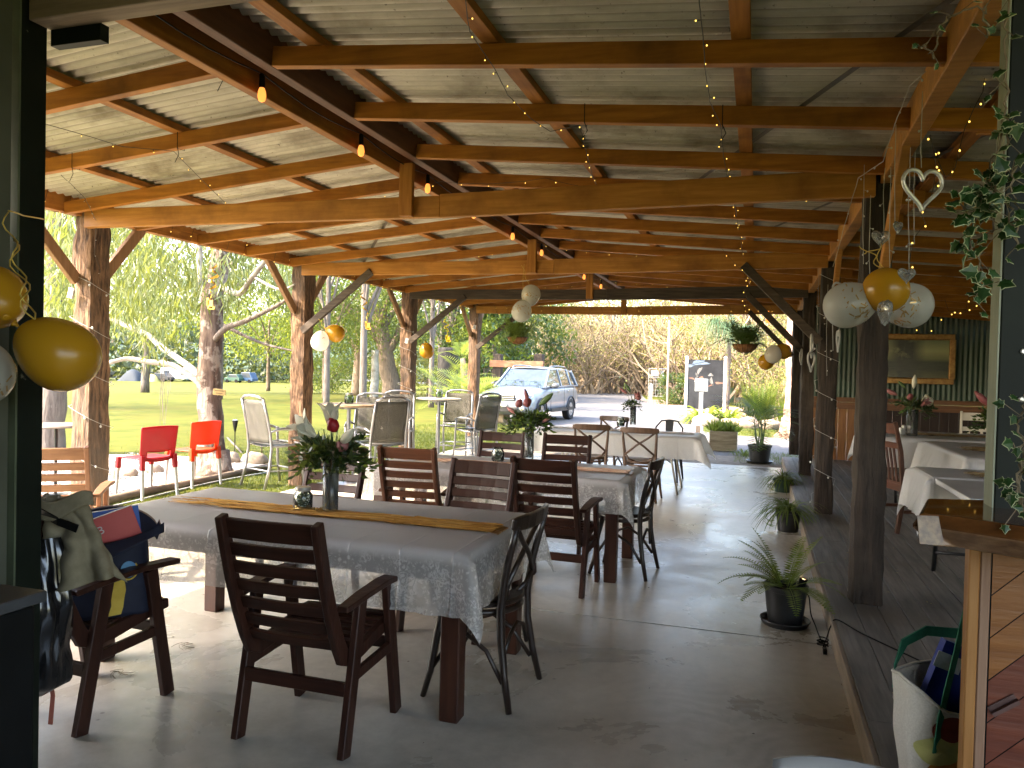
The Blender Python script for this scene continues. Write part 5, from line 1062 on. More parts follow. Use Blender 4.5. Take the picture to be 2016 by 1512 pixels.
ivy('thin bare ivy stem with few leaves high on the green post',[[P3(1990,-5,2.03),P3(1978,100,2.02),P3(1985,220,2.03),P3(1950,320,2.06),P3(1940,400,2.10),P3(1930,440,2.10)]],1,.02,.045)
ivy('sparse ivy shoots climbing the plate beam near the top right corner',[[P3(1945,10,2.10),P3(1880,25,2.10),P3(1850,55,2.10),P3(1838,100,2.11)],[P3(1838,110,2.11),P3(1822,90,2.13),P3(1812,95,2.13)],[P3(1940,20,2.03),P3(1945,50,2.03),P3(1940,70,2.03)]],1,.016,.034)
ivy('ivy strand at the right picture edge above the slab counter',[[P3(2020,780,1.90),P3(2008,830,1.90),P3(2012,900,1.90),P3(2008,960,1.90),P3(2014,1015,1.90)],[P3(2016,880,1.90),P3(2003,945,1.89),P3(2010,1010,1.89)]],2,.024,.042)
rnd=random.Random(99)
# ---------------- potted plants ----------------
m_pot=M('black_pot',(.012,.013,.014),(.022,.023,.024),ns=5,rough=.38); m_potg=M('green_pot',(.015,.04,.03),(.025,.055,.04),ns=5,rough=.4); m_soil=M('soil_mat',(.02,.014,.01),(.05,.036,.026),ns=30,rough=1,bp=.6)
m_fern=LEAF('fern_mat',(.10,.17,.03),(.22,.28,.07),.4); m_spid=LEAF('spider_leaf',(.08,.17,.03),(.32,.37,.15),.4); m_palm=LEAF('palm_leaf',(.025,.09,.025),(.06,.15,.04),.35); m_gpalm=LEAF('golden_palm_leaf',(.16,.24,.03),(.30,.36,.06),.45)
def pot(t,r,h,mat,saucer=True):
    z0=0
    if saucer: b=B(); b.lathe([(.001,.0),(r*1.05,0),(r*1.18,.03),(r*1.16,.035),(r*1.02,.012),(.001,.010)],32); b.obj('saucer',mat,t,auto=True); z0=.012
    b=B(); b.lathe([(.001,z0),(r*.80,z0),(r*.98,z0+h*.86),(r*1.03,z0+h*.87),(r*1.05,z0+h),(r*.99,z0+h),(r*.93,z0+h*.86),(.001,z0+h*.84)],32); b.obj('pot',mat,t,auto=True)
    b=B(); b.lathe([(r*.94,z0+h*.9),(r*.5,z0+h*.93),(.001,z0+h*.92)],20); b.obj('soil',m_soil,t,smooth=True); return z0+h*.9
def frond(b,p,d,L,droop,nl,ll,lw,m=0,twist=0,base=.15,bs=None,fw=.7):
    d=V(d).normalized(); pts=[V(p)]; cur=V(p); dd=d.copy(); n=max(nl,8)
    for i in range(n):
        dd=(dd+V((0,0,-droop/n))).normalized(); cur=cur+dd*(L/n); pts.append(cur.copy())
    (bs or b).tube(pts,[.0035*(1-.8*i/n)*(L/.5)**.5 for i in range(n+1)],4,m)
    for i in range(1,n):
        f=i/n
        if f<base: continue
        dd=(pts[i+1]-pts[i-1]).normalized(); sd=dd.cross(V((0,0,1)))
        if sd.length<.1: sd=dd.cross(V((1,0,0)))
        sd.normalize(); up=sd.cross(dd); l=ll*math.sin(PI*min(.98,(.12+f*.86)))**.7
        for s in(-1,1): b.leaf(pts[i],(sd*s*1.0+dd*fw+up*(.2+twist)-V((0,0,.12))),l*U(.85,1.1),lw*U(.8,1.1),m,up,k=.35)
t=thing('potted_fern','fern in the nearest black pot by the deck edge','potted plant',G(1545,1228)); z=pot(t,.128,.235,m_pot)
b=B()
for i in range(30): a=U(0,2*PI) if i>8 else U(1.9,4.2); e=U(.5,2.2) if i%2 else U(.25,.8); frond(b,(math.cos(a)*.025,math.sin(a)*.025,z),(math.cos(a),math.sin(a),e*1.5),U(.27,.48),U(.7,1.5),24,.058,.010,fw=.25)
b.obj('frond',m_fern,t)
fl=G(1545,1228)
t=thing('spotlight','small black garden spotlight stuck in the fern pot','spotlight',fl+V((.075,-.03,.20))); b=B(); Mx=Matrix.Rotation(.25,3,'Y'); b.lathe([(.018,-.03),(.018,.03),(.024,.04),(.024,.105),(.020,.105),(.018,.09),(.001,.088)],16,(0,0,0),0,Mx); b.obj('housing',m_black,t,auto=True); b=B(); b.lathe([(.019,.098),(.001,.099)],16,(0,0,0),0,Mx); b.obj('lens',emit('spot_lens',(1,.62,.3),1.2),t)
cpts=[fl+V((.085,-.03,.19)),fl+V((.13,-.03,.20)),fl+V((.145,-.06,.10)),fl+V((.17,-.09,.04)),V((.40,4.78,.02)),V((.43,4.72,.03)),V((.40,4.66,.015)),V((.425,4.74,.05)),V((.45,4.82,.09)),V((.485,4.83,DZ+.008)),V((.60,4.62,DZ+.006)),V((.85,4.25,DZ+.006)),V((1.05,3.95,DZ+.006)),V((1.4,3.75,DZ+.006))]
b=B(); sm=[]
for i in range(len(cpts)-1):
    p0,p1,p2,p3=cpts[max(i-1,0)],cpts[i],cpts[i+1],cpts[min(i+2,len(cpts)-1)]
    for k in range(8):
        s=k/8; sm.append(.5*((2*p1)+(p2-p0)*s+(2*p0-5*p1+4*p2-p3)*s*s+(3*p1-p0-3*p2+p3)*s**3))
b.tube(sm,.0042,6); b.tube([V((.40+.03*math.cos(i*.7),4.70+.03*math.sin(i*.7),.015+.002*i)) for i in range(22)],.004,6); b.box((.405,4.60,.02),(.02,.05,.025)); tag(b.obj('electric_lead',m_black,smooth=True),'black power cord running from the fern pot up over the deck boards','cord')
def spider(label,loc,r,h,n,L,seed,mat,kids=True):
    global rnd; rnd=random.Random(seed); t=thing('spider_plant',label,'potted plant',loc); z=pot(t,r,h,mat,False); b=B()
    for i in range(n):
        a=U(0,2*PI); d=V((math.cos(a),math.sin(a),U(.5,2.2))).normalized(); l=U(.6,1)*L; w=U(.005,.009); cur=V((math.cos(a)*.02,math.sin(a)*.02,z)); P=[];sd=V((-math.sin(a),math.cos(a),0))
        for k in range(8): f=k/7; ww=w*(1-f**2.5)+.0006; P+=[cur-sd*ww,cur+sd*ww]; d=(d+V((0,0,-.30))).normalized(); cur=cur+d*(l/7)
        b.faces(P,[(2*k,2*k+1,2*k+3,2*k+2) for k in range(7)])
    if kids:
        for q in range(3):
            a=PI+U(-.7,.7); e=V((math.cos(a)*r*1.5,math.sin(a)*r*1.5,U(.02,.10))); b.tube([(0,0,z),tuple(e*.6+V((0,0,z*.9))),tuple(e)],.0018,4)
            for i in range(12): aa=U(0,2*PI); b.leaf(e,(math.cos(aa),math.sin(aa),U(-.3,.8)),U(.05,.09),.008)
    b.obj('foliage',m_spid,t); rnd=random.Random(seed+1)
spider('bushy spider plant in a black pot between the fern and the small spider plant',G(1551,1045),.12,.215,170,.46,61,m_pot)
spider('small spider plant in a green pot, farthest along the deck edge',G(1541,968),.125,.17,150,.44,62,m_potg)
def palm(label,name,loc,r,h,potmat,nst,H,nf,fl_,mat,seed,lean=.25,cat='potted plant',ll=.30,lw=.024,upr=(.5,2.0)):
    global rnd; rnd=random.Random(seed); t=thing(name,label,cat,loc); z=pot(t,r,h,potmat,True) if potmat else 0; b=B(); bs=B()
    for s in range(nst):
        a=U(0,2*PI); q=U(.02,.09)*(1 if potmat else 2.2); p=V((math.cos(a)*q,math.sin(a)*q,z)); top=p+V((math.cos(a)*U(.02,.1),math.sin(a)*U(.02,.1),H*U(.5,1)))
        bs.tube([p,p.lerp(top,.5)+V((U(-.02,.02),U(-.02,.02),0)),top],[.013,.011,.008],6)
        for k in range(nf):
            a2=U(0,2*PI); frond(b,top-V((0,0,U(0,H*.25))),(math.cos(a2),math.sin(a2),U(*upr)),fl_*U(.7,1.15),U(.9,1.7),20,ll*U(.8,1.1),lw*.62,0,U(-.1,.2),.22,bs)
    bs.obj('stem',m_stem,t); b.obj('frond',mat,t); rnd=random.Random(seed+5); return t
palm('tall potted palm with dark arching fronds at the slab corner','potted_palm',G(1495,910),.20,.30,m_pot,8,.50,4,.95,m_palm,71,ll=.30,lw=.024,upr=(.3,2.0))
rnd=random.Random(72)
def basket(label,loc,top,seed):
    global rnd; rnd=random.Random(seed); t=thing('hanging_basket',label,'hanging basket',loc); b=B()
    b.lathe([(.02,-.135),(.10,-.12),(.17,-.07),(.205,0),(.195,0),(.16,-.065),(.02,-.12)],26); b.obj('coir_liner',M('coir_mat',(.20,.085,.03),(.34,.17,.075),ns=18,rough=.95,bp=.5),t,smooth=True)
    b=B()
    for i in range(14): a=2*PI*i/14; b.tube([(math.cos(a)*r_,math.sin(a)*r_,z_) for r_,z_ in((.04,-.14),(.105,-.125),(.175,-.072),(.212,0))],.0025,4)
    b.tube([(math.cos(2*PI*i/24)*.212,math.sin(2*PI*i/24)*.212,0) for i in range(24)],.004,5,closed=True)
    for k in range(3): a=k*2.1; b.tube([(math.cos(a)*.21,math.sin(a)*.21,0),(0,0,top)],.0022,4)
    b.obj('wire_frame',m_black,t)
    b=B()
    for i in range(60): a=U(0,2*PI); frond(b,(math.cos(a)*.1,math.sin(a)*.1,0),(math.cos(a),math.sin(a),U(.1,3)),U(.30,.62),U(.5,1.9),16,.07,.02)
    for i in range(500): a=U(0,2*PI); q=U(0,.26); b.leaf((math.cos(a)*q,math.sin(a)*q,U(.0,.26)),(U(-1,1),U(-1,1),U(-.5,1)),.06,.025)
    b.obj('foliage',m_fern if seed==81 else LEAF('basket_leaf_%d'%seed,(.04,.11,.025),(.10,.18,.04),.35),t)
basket('hanging basket of feathery fern near the last left post',PY(1019,664,14.3),.72,81)
basket('hanging basket of dark fern below the far right brace',PY(1467,678,12.9),.75,82)
rnd=random.Random(5)
# ---------------- trees ----------------
def barkmat(name,c1,c2,c3,ns=3): return M(name,c1,c2,sc=(5,5,.9),ns=ns,lo=.3,hi=.72,rough=.9,bp=1,bd=.05,c3=c3,ns3=5.5,lo3=.53,hi3=.60,detail=8)
m_gum=barkmat('gum_bark',(.055,.032,.023),(.20,.14,.105),(.30,.25,.20)); m_gumw=M('gum_pale_bark',(.26,.235,.19),(.40,.37,.32),ns=3,rough=.8,c3=(.15,.12,.085),ns3=2.5)
m_greyb=barkmat('grey_bark',(.075,.06,.05),(.18,.15,.13),(.13,.11,.095)); m_palebark=barkmat('pale_bark',(.10,.072,.048),(.24,.18,.13),(.17,.125,.09)); m_pinkb=barkmat('pink_bark',(.15,.075,.05),(.33,.22,.165),(.36,.27,.21),2.5)
m_gleaf=LEAF('gum_leaf',(.04,.068,.02),(.15,.17,.045),.36,.4,(.065,.09,.025)); m_wattle=LEAF('wattle_leaf',(.15,.19,.012),(.25,.27,.02),.5,.6,(.07,.12,.012)); m_mid=LEAF('mid_leaf',(.035,.075,.014),(.095,.135,.03),.4); m_lime=LEAF('lime_leaf',(.07,.125,.012),(.15,.20,.025),.45); m_dkleaf=LEAF('dark_leaf',(.02,.06,.025),(.05,.11,.045),.3,.35); m_dry=LEAF('dry_leaf',(.20,.18,.05),(.33,.29,.10),.4); m_farl=LEAF('far_leaf',(.025,.05,.03),(.06,.09,.05),.25)
def limb(b,pts,r0,r1,n=8,m=0):
    pts=[V(p) for p in pts]; sm=[]
    for i in range(len(pts)-1):
        p0,p1,p2,p3=pts[max(i-1,0)],pts[i],pts[i+1],pts[min(i+2,len(pts)-1)]
        for k in range(5): s=k/5; sm.append(.5*((2*p1)+(p2-p0)*s+(2*p0-5*p1+4*p2-p3)*s*s+(3*p1-p0-3*p2+p3)*s**3))
    sm.append(pts[-1]); N=len(sm); b.tube([p+V((noise.noise(p*3),noise.noise(p*3+V((9,0,0))),0))*r0*.25 for p in sm],[(r0+(r1-r0)*i/(N-1))*(1+.12*noise.noise(p*4)) for i,p in enumerate(sm)],n,m); return sm
def spray(b,p,n,sp,L,W,droop):
    for i in range(n):
        q=p+V((rnd.gauss(0,sp),rnd.gauss(0,sp),rnd.gauss(0,sp)-sp*.3)); d=V((U(-1,1),U(-1,1),U(-1,1)-droop)); b.leaf(q,d,L*U(.7,1.25),W*U(.7,1.2))
# main gum tree
gb_=V((-7.14,8.95,-.03)); t=thing('gum_tree','flaky-barked gum tree with long drooping leaves, standing in the gravel bed','tree',gb_)
def gp(x,y,Y): return PY(x,y,Y)-gb_
b=B(); tr=limb(b,[(0,0,0),gp(412,860,8.95),gp(412,760,8.95),gp(414,660,8.95),gp(420,580,9.0),gp(436,490,9.1),gp(446,380,9.3),gp(450,250,9.6)],.185,.10,16); b.lathe([(.30,0),(.22,.10),(.185,.35)],16); b.obj('trunk',m_gum,t,smooth=True)
for pts,r0,r1,mm in (([gp(402,762,8.9),gp(372,738,8.85),gp(335,718,8.8),(gp(290,712,8.7)),gp(250,706,8.6),gp(215,714,8.5)],.05,.028,m_gumw),([gp(402,750,8.98),gp(372,722,9.2),gp(345,702,9.4),gp(316,682,9.6),gp(292,660,9.8),gp(246,640,10),gp(200,620,10.2)],.052,.036,m_gumw),([gp(408,650,8.9),gp(404,610,8.9),gp(398,570,8.9),gp(392,500,8.9),gp(388,400,9)],.05,.04,m_gumw),([gp(424,668,8.9),gp(446,645,8.8),gp(478,634,8.7),gp(512,618,8.6),gp(545,602,8.5),gp(570,585,8.4)],.045,.02,m_greyb),([gp(430,560,9.0),gp(470,578,8.9),gp(495,548,8.8),gp(520,515,8.7),gp(540,480,8.6)],.045,.03,m_gumw),([gp(500,545,8.8),gp(530,562,8.7),gp(556,570,8.6),gp(580,560,8.5)],.022,.01,m_gumw),([gp(440,640,9.4),gp(490,665,9.4),gp(530,680,9.2),gp(575,690,9)],.028,.012,m_greyb),([gp(436,490,9.1),gp(380,430,9.4),gp(300,380,9.8),gp(220,330,10)],.06,.03,m_gumw)):
    b=B(); limb(b,pts,r0,r1,9); b.obj('branch',mm,t,smooth=True)
b=B(); b2=B()
for k in range(5200):
    u=rnd.random(); px=U(60,580); py=U(330,720); lim=700-60*abs(math.sin(px*.021))-(px>330)*45-(px>440)*20
    if py>lim-45*rnd.random(): continue
    if noise.noise(V((px*.014,py*.014,3)))<-.30: continue
    Y=U(7.2,14.5)
    p=PY(px,py,Y)
    if p.x>-6.35: continue
    spray(b if U(0,1)<.7 else b2,p-gb_,int(U(7,13)),.13,.17,.023,1.6)
b.obj('foliage',m_gleaf,t); b2.obj('foliage',LEAF('gum_leaf_pale',(.14,.18,.10),(.26,.28,.17),.3,.35,(.10,.15,.07)),t)
b=B()
for k in range(9): p=gp(U(315,345),U(690,720),8.8); b.tube([p,p+V((U(-.03,.03),0,-.3)),p+V((U(-.05,.05),U(-.05,.05),-U(.5,1.0)))],.003,3)
b.obj('bark_strip',m_greyb,t)
pq=PY(432,772,8.75); tq=thing('tree_plaque','small yellowish wooden plaque nailed to the gum trunk','plaque',pq,rad(30)); b=B(); b.box((0,0,0),(.16,.02,.085),0,Matrix.Rotation(.09,3,'Y')); b.obj('board',M('plaque_wood',(.30,.22,.08),(.42,.32,.13),ns=12,rough=.7),tq,bevel=.003)
b=B()
for k in range(2): b.box((0,-.0112,.018-.034*k),(.115-.03*k,.001,.008),0,Matrix.Rotation(.09,3,'Y'))
b.obj('carved_line',M('plaque_ink',(.10,.06,.03),rough=.8),tq)
# second trunk at far left
t=thing('gum_tree','straight grey-barked gum trunk at the left edge beside the dark jamb','tree',(-11.05,9.75,-.03)); b=B(); limb(b,[(0,0,0),(.05,0,1),(.0,.1,2.5),(.1,0,5),(0,0,8)],.24,.13,16); b.obj('trunk',m_greyb,t,smooth=True)
b=B()
for k in range(420): spray(b,V((rnd.gauss(0,1.6),rnd.gauss(0,1.2),U(4,9))),16,.25,.17,.024,1.4)
b.obj('crown',m_gleaf,t)
def bushy(label,name,base,h,rad_,trunk,mats,bark,ncl,seed,leafL=.12,leafW=.05,z0=.35,droop=.3,lean=(0,0),group=None,forks=3,nl=26,cat='tree'):
    global rnd; rnd=random.Random(seed); t=thing(name,label,cat,base,0,group); b=B(); top=V((lean[0],lean[1],h*.62)); limb(b,[(0,0,0),top*.5+V((U(-.1,.1),U(-.1,.1),0)),top],trunk,trunk*.5,9)
    ends=[top]
    for k in range(forks+3):
        a=k*2.4+U(0,1); e=top*U(.6,.95)+V((math.cos(a)*rad_*U(.4,.8),math.sin(a)*rad_*U(.4,.8),h*U(.10,.33))); s=top*U(.35,.8); limb(b,[s,s.lerp(e,.5)+V((0,0,.2)),e],trunk*.42,trunk*.12,6); ends.append(e)
    b.obj('trunk',bark,t,smooth=True); off=V((seed*3.1,0,0))
    for mi,mm in enumerate(mats):
        b=B()
        for k in range(int(ncl/len(mats))):
            a=U(0,2*PI); q=math.sqrt(U(0,1)); zz=U(0,1); prof=(.45+.75*math.sin(PI*(zz*.85+.1)))
            p=V((math.cos(a)*q*rad_*prof+lean[0],math.sin(a)*q*rad_*prof+lean[1],h*(z0+(1-z0)*zz)))
            if noise.noise(p*(1.6/rad_)+off)<-.12 : continue
            spray(b,p,nl,rad_*.11,leafL,leafW,droop)
        b.obj('crown',mm,t)
    return t
def gr(x,y): return G(x,y,-.03)
bushy('bright yellow-green wattle tree on the lawn right of the gum trunk','wattle_tree',gr(528,770),6.4,2.9,.12,[m_wattle,m_lime],m_palebark,420,101,.20,.07,.34,.9)
bushy('yellow-green feathery tree behind the second left post','feathery_tree',gr(640,786),6.6,2.6,.14,[m_lime,m_wattle,m_mid],m_palebark,460,102,.17,.06,.36,.8)
bushy('mid-green bushy tree on a pale trunk between the second and third left posts','bushy_tree',gr(703,778),7.4,3.4,.34,[m_mid,m_lime],m_palebark,560,103,.15,.06,.38,.2)
bushy('leaning thick brown-trunked tree with a wide crown left of the third post','bushy_tree',gr(772,784),8.2,4.0,.5,[m_mid,m_mid,m_lime],m_palebark,620,104,.15,.06,.36,.2,(-1.2,0))
bushy('dense green tree between the third and last left posts','bushy_tree',gr(868,772),9.0,4.2,.3,[m_mid,m_dkleaf,m_lime],m_greyb,620,105,.17,.07,.22,.2)
bushy('broad green tree between the charred stump and the driveway','tall_tree',V((-14.2,35,0)),9.5,3.4,.25,[m_mid,m_dkleaf],m_greyb,480,121,.2,.08,.28,.3)
bushy('darker green tree farther up the driveway than the broad one','tall_tree',V((-15.5,46,0)),11,4.2,.3,[m_dkleaf,m_mid],m_greyb,480,122,.22,.09,.25,.3)
for k,(x,y,h,l) in enumerate(((-10.6,19.5,9.5,'tall high-crowned tree added for its shade, its thin trunk left of the golden palms'),(-12.0,27.5,11,'tall high-crowned tree added to shade the driveway behind the car'),(-12.4,36,12,'tall high-crowned tree added to shade the upper driveway'),(-14.5,24,11,'tall high-crowned tree added for its shade farther back on the lawn edge'))):
    bushy(l,'tall_tree',V((x,y,-.05)),h,3.0,.12,[m_mid,m_lime],m_greyb,260,130+k,.2,.08,.52,.3,nl=20)  # added trees: crowns above the roofline shade the driveway
for k,(x,y,h,rr,l) in enumerate(((-23,17.5,11,4.6,'spreading yellow-green gum far behind the front left post'),(-29,31,12,5.2,'wide hazy gum across the lawn, left of the main trunk'),(-21.5,27,11,4.2,'loose gum across the lawn, just right of the main trunk'))):
    bushy(l,'lawn_gum',V((x,y,-.1)),h,rr,.22,[m_gleaf,m_lime],m_greyb,430,150+k,.26,.07,.30,1.3,nl=24)
bushy('tall green tree towering behind the left trees','tall_tree',(-34,62,0),15,6.5,.5,[m_mid,m_dkleaf],m_greyb,600,106,.3,.12,.3,.3)
bushy('broad-leaved dark green shrub behind the silver car','big_shrub',gr(1010,782),6.2,2.6,.10,[m_dkleaf,m_mid],m_greyb,420,107,.34,.13,.08,.5,cat='shrub')
bushy('dark leafy shrub beside the rustic timber frame','big_shrub',gr(955,790),4.6,1.7,.10,[m_dkleaf,m_lime],m_greyb,300,108,.26,.10,.1,.4,cat='shrub')
bushy('pale grey-green shrub on the garden bed right of the billboard','garden_shrub',V((1.3,29.5,0)),3.1,1.9,.07,[m_mid,m_dry],m_palebark,330,109,.09,.04,.1,.1,cat='shrub')
bushy('tall thin-leaved shrub near the pink-barked trunk','garden_shrub',V((2.6,26.5,0)),3.8,1.6,.06,[m_lime,m_mid,m_dry],m_palebark,300,110,.10,.035,.12,.1,cat='shrub')
bushy('low silvery bush at the corner where the driveway bends','garden_shrub',gr(1325,797),1.5,.85,.05,[m_dkleaf,m_mid],m_palebark,150,111,.12,.05,.05,.1,cat='shrub')
bushy('tall loose tree of yellow-green leaves behind the billboard','garden_tree',V((.2,42,0)),9.5,4.2,.16,[m_dry,m_lime],m_palebark,420,112,.15,.06,.2,.2)
bushy('yellowing tree behind the far right braces','garden_tree',V((5.0,36,0)),9,3.6,.2,[m_dry,m_lime,m_mid],m_palebark,420,113,.15,.06,.2,.2)
bushy('green bushy undergrowth shrub at the edge of the lawn behind the third left post','lawn_shrub',gr(655,772),2.0,2.2,.05,[m_lime,m_mid],m_greyb,260,114,.14,.06,.05,.2,cat='shrub')
bushy('low green shrub between two trunks on the lawn edge','lawn_shrub',gr(735,772),1.9,2.4,.05,[m_dry,m_lime],m_greyb,240,115,.14,.06,.05,.2,cat='shrub')
bushy('low dry grassy shrub beside the charred stump','lawn_shrub',gr(840,782),2.0,2.4,.05,[m_dry,m_dry,m_lime],m_greyb,260,116,.16,.05,.05,.1,cat='shrub')
rnd=random.Random(31)
# pale post, charred stump
b=B(); limb(b,[(0,0,0),(.03,0,1),(.02,0,2.3)],.22,.17,10); tag(b.obj('pale_trunk',m_gumw,smooth=True),'thin whitish bare trunk on the lawn edge between two brown trunks','trunk').location=gr(736,786)
b=B(); b.lathe([(.50,0),(.45,.3),(.43,1.6),(.44,2.3),(.40,2.4),(.30,2.15),(.001,2.2)],14); tag(b.obj('charred_stump',M('charred_mat',(.012,.011,.011),(.04,.037,.035),sc=(6,6,1),ns=4,rough=.9,bp=.8),smooth=True),'tall blackened tree stump behind the second bar table','stump').location=gr(880,797)
# far woods on the left, thicket on the right
b=B()
for k in range(2600):
    a=rad(U(-64,-18)); r=U(158,215); h=1.5*(7+5*noise.noise(V((a*14,2,0)))+3*noise.noise(V((a*45,7,0))))*(r/100); z=U(.0,1)**.9*h; p=V((math.sin(a)*r,math.cos(a)*r,z-2.5))
    spray(b,p,9,1.6,1.5,.8,.1)
tag(b.obj('far_woods',m_farl),'hazy belt of dark trees beyond the lawn','woods',kind='stuff')
b=B(); bl=B()
def shoot(p,d,L,r,depth):
    n=7 if depth==0 else 5; pts=[V(p)]; d=V(d).normalized(); dd=d.copy(); k0=.34 if depth==0 else .5
    for i in range(n): dd=(dd+V((U(-1,1),U(-1,1),U(-.55,.6)))*k0).normalized(); pts.append(pts[-1]+dd*(L/n))
    b.tube(pts,[r*(1-.75*i/n) for i in range(n+1)],3 if depth else 4,0 if U(0,1)<.7 else 1,cap=False)
    if depth<2:
        for q in range(4 if depth==0 else 3):
            i=rnd.randint(1 if depth else 2,n); e=(pts[min(i,n)]-pts[i-1]).normalized(); shoot(pts[i],e+V((U(-1,1),U(-1,1),U(-.3,.9)))*.9,L*U(.3,.55),r*.5,depth+1)
    if depth>=1:
        for q in range(1):
            if pts[-1].z>2.0*rnd.random()+.6: spray(bl,pts[-1] if q else pts[3],4,.25,.17,.09,.1)
for k in range(235):
    f=rnd.random(); 
    if f<.72: x=U(-15.5,1.5); y=57+U(-6,8)-abs(x+7)*.25
    else: x=U(-4,6); y=U(39,52)
    p=V((x,y,-.05)); hh=U(4.2,8.0)
    for s in range(rnd.randint(3,5)): shoot(p+V((U(-.5,.5),U(-.5,.5),0)),(U(-.7,.7),U(-.5,.5),1),hh*U(.6,1),U(.045,.10),0)
m_twig=M('twig_mat',(.19,.14,.09),(.36,.275,.18),ns=1.2,rough=.9,rand=False); m_twig2=M('twig_dark_mat',(.09,.07,.05),(.17,.13,.095),ns=1.5,rough=.9,rand=False)
tk=tag(b.obj('thicket',[m_twig,m_twig2]),'tangled thicket of bare golden branches behind the driveway','thicket',kind='stuff'); tl=bl.obj('thicket_leaf',LEAF('thicket_leaf_mat',(.20,.17,.06),(.32,.27,.11),.4,c3=(.13,.13,.045)),tk); tag(tl,kind='stuff')
b=B()
for k in range(2300):
    x=U(-26,16); y=U(66,82); h=10+3*noise.noise(V((x*.2,1,0))); p=V((x,y,U(0,1)*h)); spray(b,p,10,.9,.5,.25,.2)
tag(b.obj('hillside_woods',LEAF('hillside_leaf',(.13,.15,.05),(.26,.26,.11),.4,c3=(.10,.12,.05))),'pale sunlit woods rising behind the bare thicket','woods',kind='stuff')
b=B()
for k in range(900):
    x=U(-17,-12) if k%2 else U(-3,6); p=V((x,60+U(-3,3) if k%2 else U(44,50),U(0,2.4))); spray(b,p,9,.3,.25,.05,-.6)
tag(b.obj('long_grass',m_dry),'dry long grass along the foot of the thicket','long grass',kind='stuff')
# pink trunk, ponytail palm, poles
t=thing('paperbark_tree','big pinkish flaky trunk glowing in the sun beside the far right posts','tree',V((1.02,20.8,-.03))); b=B(); limb(b,[(0,0,0),(.02,0,1.2),(-.03,0,2.6),(.0,0,6)],.38,.28,20); b.lathe([(.62,0),(.45,.15),(.39,.5)],18); b.obj('trunk',m_pinkb,t,smooth=True)
b=B()
for k in range(300): spray(b,V((rnd.gauss(0,1.5),rnd.gauss(0,1.2),U(4.6,9))),18,.25,.15,.04,.5)
b.obj('crown',m_mid,t)
t=thing('ponytail_palm','ponytail palm with a mop of thin hanging blue-green leaves','palm',V((-1.15,31,0))); b=B(); limb(b,[(0,0,0),(.05,0,1.0),(.1,0,2.9)],.16,.09,10); b.obj('trunk',m_greyb,t,smooth=True)
for dx,dz in((.1,3.3),(-.45,3.5),(.7,3.2)):
    b=B()
    for i in range(230):
        a=U(0,2*PI); d=V((math.cos(a),math.sin(a),U(-.1,1.3))).normalized(); p=V((dx,0,dz)); L=U(1.0,1.7); P=[]; sd=V((-math.sin(a),math.cos(a),0))*.011
        for k in range(7): P+=[p-sd*(1-k/7),p+sd*(1-k/7)]; p=p+d*(L/6); d=(d+V((0,0,-.5))).normalized()
        b.faces(P,[(2*k,2*k+1,2*k+3,2*k+2) for k in range(6)])
    b.obj('crown',LEAF('ponytail_leaf',(.05,.12,.07),(.12,.20,.10),.3),t)
b=B(); b.lathe([(.19,0),(.17,4),(.15,9),(.001,9.02)],14,(-1.35,44,0)); tag(b.obj('power_pole',M('green_pole',(.12,.20,.15),(.17,.26,.20),ns=3,rough=.7),smooth=True),'pale green power pole standing behind the ponytail palm','pole')
p=gr(1313,800); b=B(); b.lathe([(.045,0),(.045,3.9),(.03,4.0),(.001,4.0)],10); o=tag(b.obj('flag_pole',m_white,smooth=True),'thin tall white pole next to the driveway gate','pole'); o.location=p
p=gr(1281,799); b=B(); b.bx(-.055,.055,-.055,.055,0,1.0); b.lathe([(.06,1.0),(.001,1.06)],4); tag(b.obj('marker_post',m_white),'short white marker post at the bend of the driveway','post').location=p
t=thing('mesh_gate','open wire mesh gate frame behind the white marker post','gate',gr(1276,793)); b=B()
for x in(0,.95): b.tube([(x,0,0),(x,0,1.75)],.025,6)
for z in(.35,1.3,1.75): b.tube([(0,0,z),(.95,0,z)],.02,6)
b.obj('gate_frame',m_lid,t); b=B()
for k in range(7): b.tube([(.12+.12*k,0,.35),(.12+.12*k,0,1.3)],.008,4)
for k in range(5): b.tube([(0,0,.5+.16*k),(.95,0,.5+.16*k)],.008,4)
b.obj('mesh',m_lid,t); b=B(); b.box((.3,-.02,1.52),(.4,.02,.3)); b.box((.65,-.02,1.5),(.2,.02,.32)); b.obj('notice',M('notice_mat',(.16,.17,.18),(.26,.27,.28),ns=6,rough=.5),t)
# billboard
bl_=PY(1352,790,26.5); br_=PY(1424,790,26.5); w_=br_.x-bl_.x; t=thing('billboard','dark photo billboard between two white posts in the garden bed','billboard',(bl_.x,26.5,0)); b=B(); zt=PY(1352,706,26.5).z; zbt=.35
b.bx(0,w_,-.02,.02,zbt,zt-.03); b.obj('panel',M('billboard_panel',(.010,.011,.013),(.028,.030,.034),ns=1.3,rough=.6,spec=.2),t)
for x in(-.03,w_+.03): b=B(); b.bx(x-.045,x+.045,-.05,.05,0,zt+.06); b.lathe([(.06,zt+.06),(.001,zt+.1)],4,(x,0,0)); b.obj('post',m_white,t,bevel=.004)
b=B(); kx=w_/72
def sp(px,py,rx,rz,mat,name,rot=0):
    b=B(); c,s=math.cos(rot),math.sin(rot); n=14; pts=[]
    for i in range(n): a=2*PI*i/n; q=1+.25*math.sin(3*a+px); ex=rx*math.cos(a)*q; ez=rz*math.sin(a)*q; pts.append(((px-1352)*kx+ex*c-ez*s,-.024,zt-(py-706)*kx+ex*s+ez*c))
    b.poly(pts); b.obj(name,mat,t,solid=.003)
